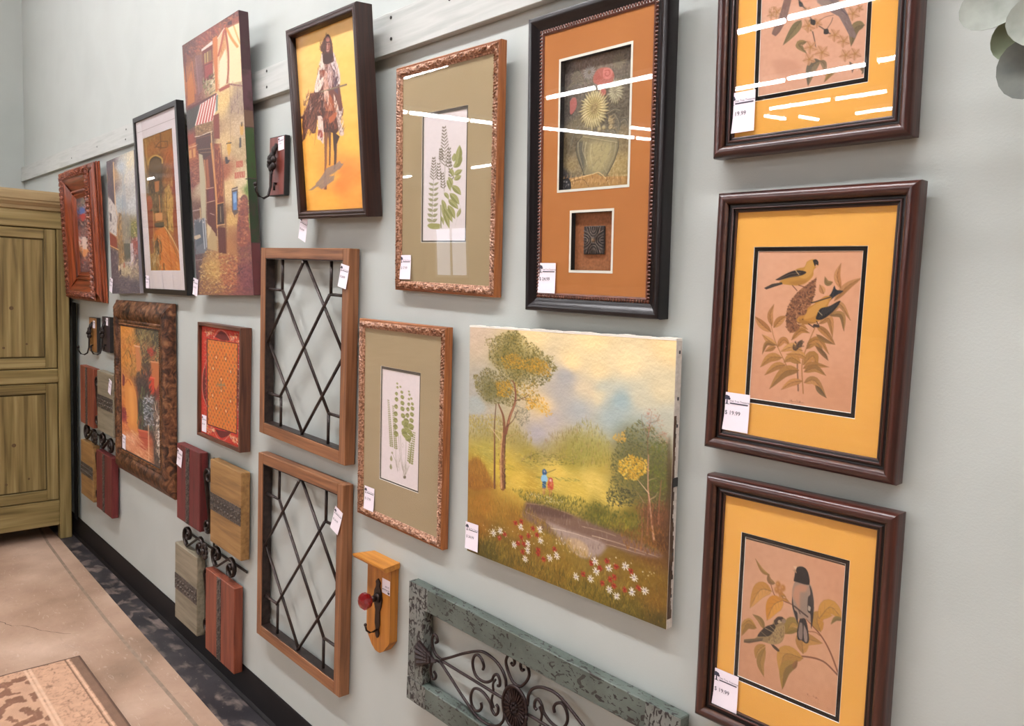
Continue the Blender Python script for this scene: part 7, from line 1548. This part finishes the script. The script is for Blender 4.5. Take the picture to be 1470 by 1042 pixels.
MB().tube([(0, -.034, .157), (0, -.052, .157)], .0085, 12, .010).build('knob_shank', dk, r, smooth=True)
gm = base_mat('ruby_glass'); b = gm[2]; b.inputs['Base Color'].default_value = (.30, .008, .012, 1); b.inputs['Roughness'].default_value = .06; b.inputs['Transmission Weight'].default_value = .55; b.inputs['IOR'].default_value = 1.5; b.inputs['Coat Weight'].default_value = .6
mb = MB(); prof = [(.052, .012), (.056, .019), (.064, .0235), (.074, .0235), (.081, .018), (.085, .008)]; n0 = 0
for d, rr in prof:
    for j in range(10): th = j*6.283/10; mb.v.append((rr*math.cos(th), -d, .157+rr*math.sin(th)))
for i in range(len(prof)-1):
    for j in range(10): mb.f.append((i*10+j, i*10+(j+1) % 10, (i+1)*10+(j+1) % 10, (i+1)*10+j)); mb.mi.append(0)
mb.f += [tuple(range(9, -1, -1)), tuple(range(50, 60))]; mb.mi += [0, 0]
mb.build('door_knob', gm[0], r, 'faceted red glass knob')
MB().tube([(0, -.027, .066), (0, -.040, .062), (0, -.052, .063), (0, -.062, .072), (0, -.066, .086)], .0028, 7).ball((0, -.066, .089), .0048, 8, 6).build('coat_hook', dk, r, 'small black hook', smooth=True)
price_tag(r, .0373, .1987, .038, .041, 0, .0255, '$ 9.99', flip=True)

# ------------------------------------------------------------------ flaking green frame with ironwork, bottom
f = FIT['distress']; w, h = f['w'], f['h']
r = wall_thing('ironwork_panel', 'flaking sage green wooden frame round scrolled iron with a medallion', 'wall decoration', 'distress')
mt, nt, b = base_mat('flaking_green'); N, L = nt.nodes, nt.links; tc = N.new('ShaderNodeTexCoord')
c = ramp(nz(9, 5), [(.3, '3C443D'), (.5, '4B544D'), (.7, '5C655E')])
sep = N.new('ShaderNodeSeparateXYZ'); L.new(tc.outputs['Object'], sep.inputs[0])
c = mix(ramp(nz(110, 7, 1.0, (.55, 1, 1)), [(.60, '000000'), (.615, 'FFFFFF')]), c, '1C1814')
c = mix(ramp(nz(34, 10, 1.6, (.5, 1, 1)), [(.625, '000000'), (.635, 'F0F0F0')]), c, '241E1A')
L.new(c, b.inputs['Base Color']); b.inputs['Roughness'].default_value = .6
bp = N.new('ShaderNodeBump'); bp.inputs['Strength'].default_value = .5; bp.inputs['Distance'].default_value = .002; L.new(nz(70, 7, 1.0, (.55, 1, 1)), bp.inputs['Height']); L.new(bp.outputs[0], b.inputs['Normal'])
fg = mt
mt, nt, b = base_mat('flaking_green_ends'); N, L = nt.nodes, nt.links; tc = N.new('ShaderNodeTexCoord')
c = ramp(nz(9, 5), [(.3, '5A5E58'), (.5, '686C66'), (.7, '787A74')])
c = mix(ramp(nz(95, 9, 1.2, (1, 1, .6)), [(.51, '000000'), (.53, 'FFFFFF')]), c, '241E1C')
L.new(c, b.inputs['Base Color']); b.inputs['Roughness'].default_value = .65
fe = mt
FR = .060; SD = .066
for z0, z1 in ((0, FR), (h-FR, h)): MB().box(-w/2+SD*.0, w/2, -.030, -.001, z0, z1, .002).build('frame_rail', fg, r)
for s in (-1, 1): MB().box(-w/2 if s < 0 else w/2-SD, -w/2+SD if s < 0 else w/2, -.0302, -.001, FR+.0002, h-FR-.0002, .0015).build('frame_stile', fe, r, 'more heavily flaked end of the frame')
for s in (-1, 1):
    for z0 in (0, h-FR): MB().box(-w/2-.0004 if s < 0 else w/2-SD*1.2, -w/2+SD*1.2 if s < 0 else w/2+.0004, -.0306, -.0298, z0+.0008, z0+FR-.0008).build('flaked_corner', fe, r, 'corner where most paint has flaked')
CX, CZ, DY = -.0195, .1455, -.018
ir2 = noisy('rust_black_iron', ['1C1212', '2C1C1A'], 90., rough=.42, metal=.4)
def iron_path(P, rr=.0036, name='iron_scroll', m=True):
    Q = smooth(P, 7)
    for sx in (1, -1):
        for sz in (1, -1):
            if not m and sz < 0: continue
            MB().tube([(CX+(x-CX)*sx, DY+.0012*(sx+sz), CZ+(z-CZ)*sz) for x, z in Q], rr, 7).build(name, ir2, r, smooth=True)
iron_path([(-.303, .1475), (-.262, .170), (-.21, .200), (-.152, .227), (-.11, .228), (-.078, .216), (-.060, .195), (-.056, .165)])
iron_path([(-.303, .149), (-.322, .152), (-.336, .166), (-.341, .186), (-.334, .203), (-.322, .201), (-.318, .190), (-.327, .183)])
iron_path([(-.140, .186), (-.137, .196), (-.144, .208), (-.160, .215), (-.174, .205), (-.178, .185), (-.168, .164), (-.150, .157), (-.128, .160), (-.108, .172), (-.100, .187), (-.089, .194), (-.080, .186), (-.079, .172), (-.086, .168)][::-1])
iron_path([(-.100, .150), (-.102, .166), (-.094, .180)], .003)
iron_path([(-.303, .1465), (-.20, .1462), (-.058, .1458)], .0038, m=False)
for sz in (1, -1):
    for sx in (1, -1):
        Q = smooth([(-.0195, .1965), (-.036, .203), (-.052, .222), (-.058, .240), (-.050, .257), (-.036, .260), (-.029, .249), (-.034, .239), (-.041, .243)], 7)
        MB().tube([(CX+(x-CX)*sx, DY, CZ+(z-CZ)*sz) for x, z in Q], .0036, 7).build('iron_scroll', ir2, r, smooth=True)
mb = MB(); n = 28
mb.tube([(CX+.040*math.cos(i*6.2832/n), DY-.004, CZ+.050*math.sin(i*6.2832/n)) for i in range(n+1)], .0036, 7)
med = mb.build('medallion', ir2, r, 'round iron medallion', smooth=True)
mb = MB(); mb.prism([(CX+.039*math.cos(i*6.2832/n), CZ+.049*math.sin(i*6.2832/n)) for i in range(n)], DY+.002, DY-.003)
for i in range(24):
    t_ = i*6.2832/24; mb.tube([(CX+.016*math.cos(t_), DY-.0045, CZ+.020*math.sin(t_)), (CX+.034*math.cos(t_), DY-.005, CZ+.043*math.sin(t_))], .0024, 5)
for i in range(8): t_ = i*.785; mb.ball((CX+.0085*math.cos(t_), DY-.005, CZ+.0105*math.sin(t_)), .0036, 6, 4)
mb.ball((CX, DY-.006, CZ), .0045, 7, 5)
mb.build('medallion_face', ir2, med, 'petal pattern on the medallion')
for sx in (1, -1):
    mb = MB()
    for i in range(5):
        t_ = math.radians(-52+26*i)
        mb.tube([(CX+sx*(-.305-CX), -.030, CZ), (CX+sx*(-.36-.024*math.cos(t_)-CX), -.034, CZ+.034*math.sin(t_))], .003, 6, .0075)
    for k in range(3): mb.tube([(CX+sx*(-.325-.012*k-CX), -.034, CZ-.010-.005*k), (CX+sx*(-.325-.012*k-CX), -.034, CZ+.010+.005*k)], .0032, 6)
    mb.build('leaf_finial', ir2, r, 'fan-shaped iron leaf')

# ------------------------------------------------------------------ eucalyptus at the top right edge
r = thing('eucalyptus_garland', 'hanging eucalyptus spray with round grey-green leaves at the top right edge', 'plant', (-.30, -.06, 1.95))
lm = [noisy('euca_pale', ['7E857C', '959B92'], 40., rough=.6), noisy('euca_dark', ['4E534F', '62665F'], 40., rough=.6), noisy('euca_green', ['6E7A62', '7E8A70'], 40., rough=.6)]
MB().tube([(.05, -.03, .25), (.02, -.035, .12), (.012, -.03, .02), (.018, -.03, -.08), (.03, -.025, -.20)], .0025, 6, .0012).build('stem', plain('euca_stem', '6A5A48', .7), r, smooth=True)
def euca(cx, cz, y, rw, rh, rot, tilt, m_):
    mb = MB(); n = 20; t = math.radians(rot); c, s = math.cos(t), math.sin(t)
    pts = [(0, 0, 0)]
    for k in (.5, 1.):
        for i in range(n):
            a = i*6.2832/n; x = rw*k*math.cos(a); z = rh*k*math.sin(a)*(1-.10*math.cos(a)); pts.append((x*c-z*s, -.004*k*k+x*tilt*.3, x*s+z*c))
    mb.v = [(cx+p[0], y+p[1], cz+p[2]) for p in pts]+[(cx+p[0], y+p[1]+.0008, cz+p[2]) for p in pts]; o = len(pts)
    for i in range(n):
        j = (i+1) % n
        mb.f += [(0, 1+i, 1+j), (1+i, 1+n+i, 1+n+j, 1+j), (o, o+1+j, o+1+i), (o+1+i, o+1+j, o+1+n+j, o+1+n+i), (1+n+i, o+1+n+i, o+1+n+j, 1+n+j)]; mb.mi += [0]*5
    lf = mb.build('leaf', lm[m_], r, smooth=True); lf.data.set_sharp_from_angle(angle=math.radians(35))
EL = [(-.037, -.015, -.045, .044, .030, 20, .2, 0), (.010, -.050, -.055, .030, .034, 60, -.2, 0), (-.022, -.060, -.03, .024, .025, 0, .1, 2), (.002, -.100, -.040, .035, .036, 10, .2, 1), (.040, -.155, -.04, .032, .028, 40, .3, 0), (.040, -.195, -.03, .028, .032, 0, -.2, 1),
      (.035, .01, -.05, .036, .034, 0, .2, 0), (-.01, .05, -.04, .036, .032, 30, 0, 1), (.05, .07, -.05, .038, .034, 0, 0, 0), (.02, .12, -.04, .034, .034, 0, .2, 2), (.065, .15, -.05, .036, .034, 50, 0, 0), (.03, .20, -.04, .036, .034, 0, 0, 1), (.06, -.10, -.05, .034, .032, 0, 0, 2)]
for e in EL: euca(*e)
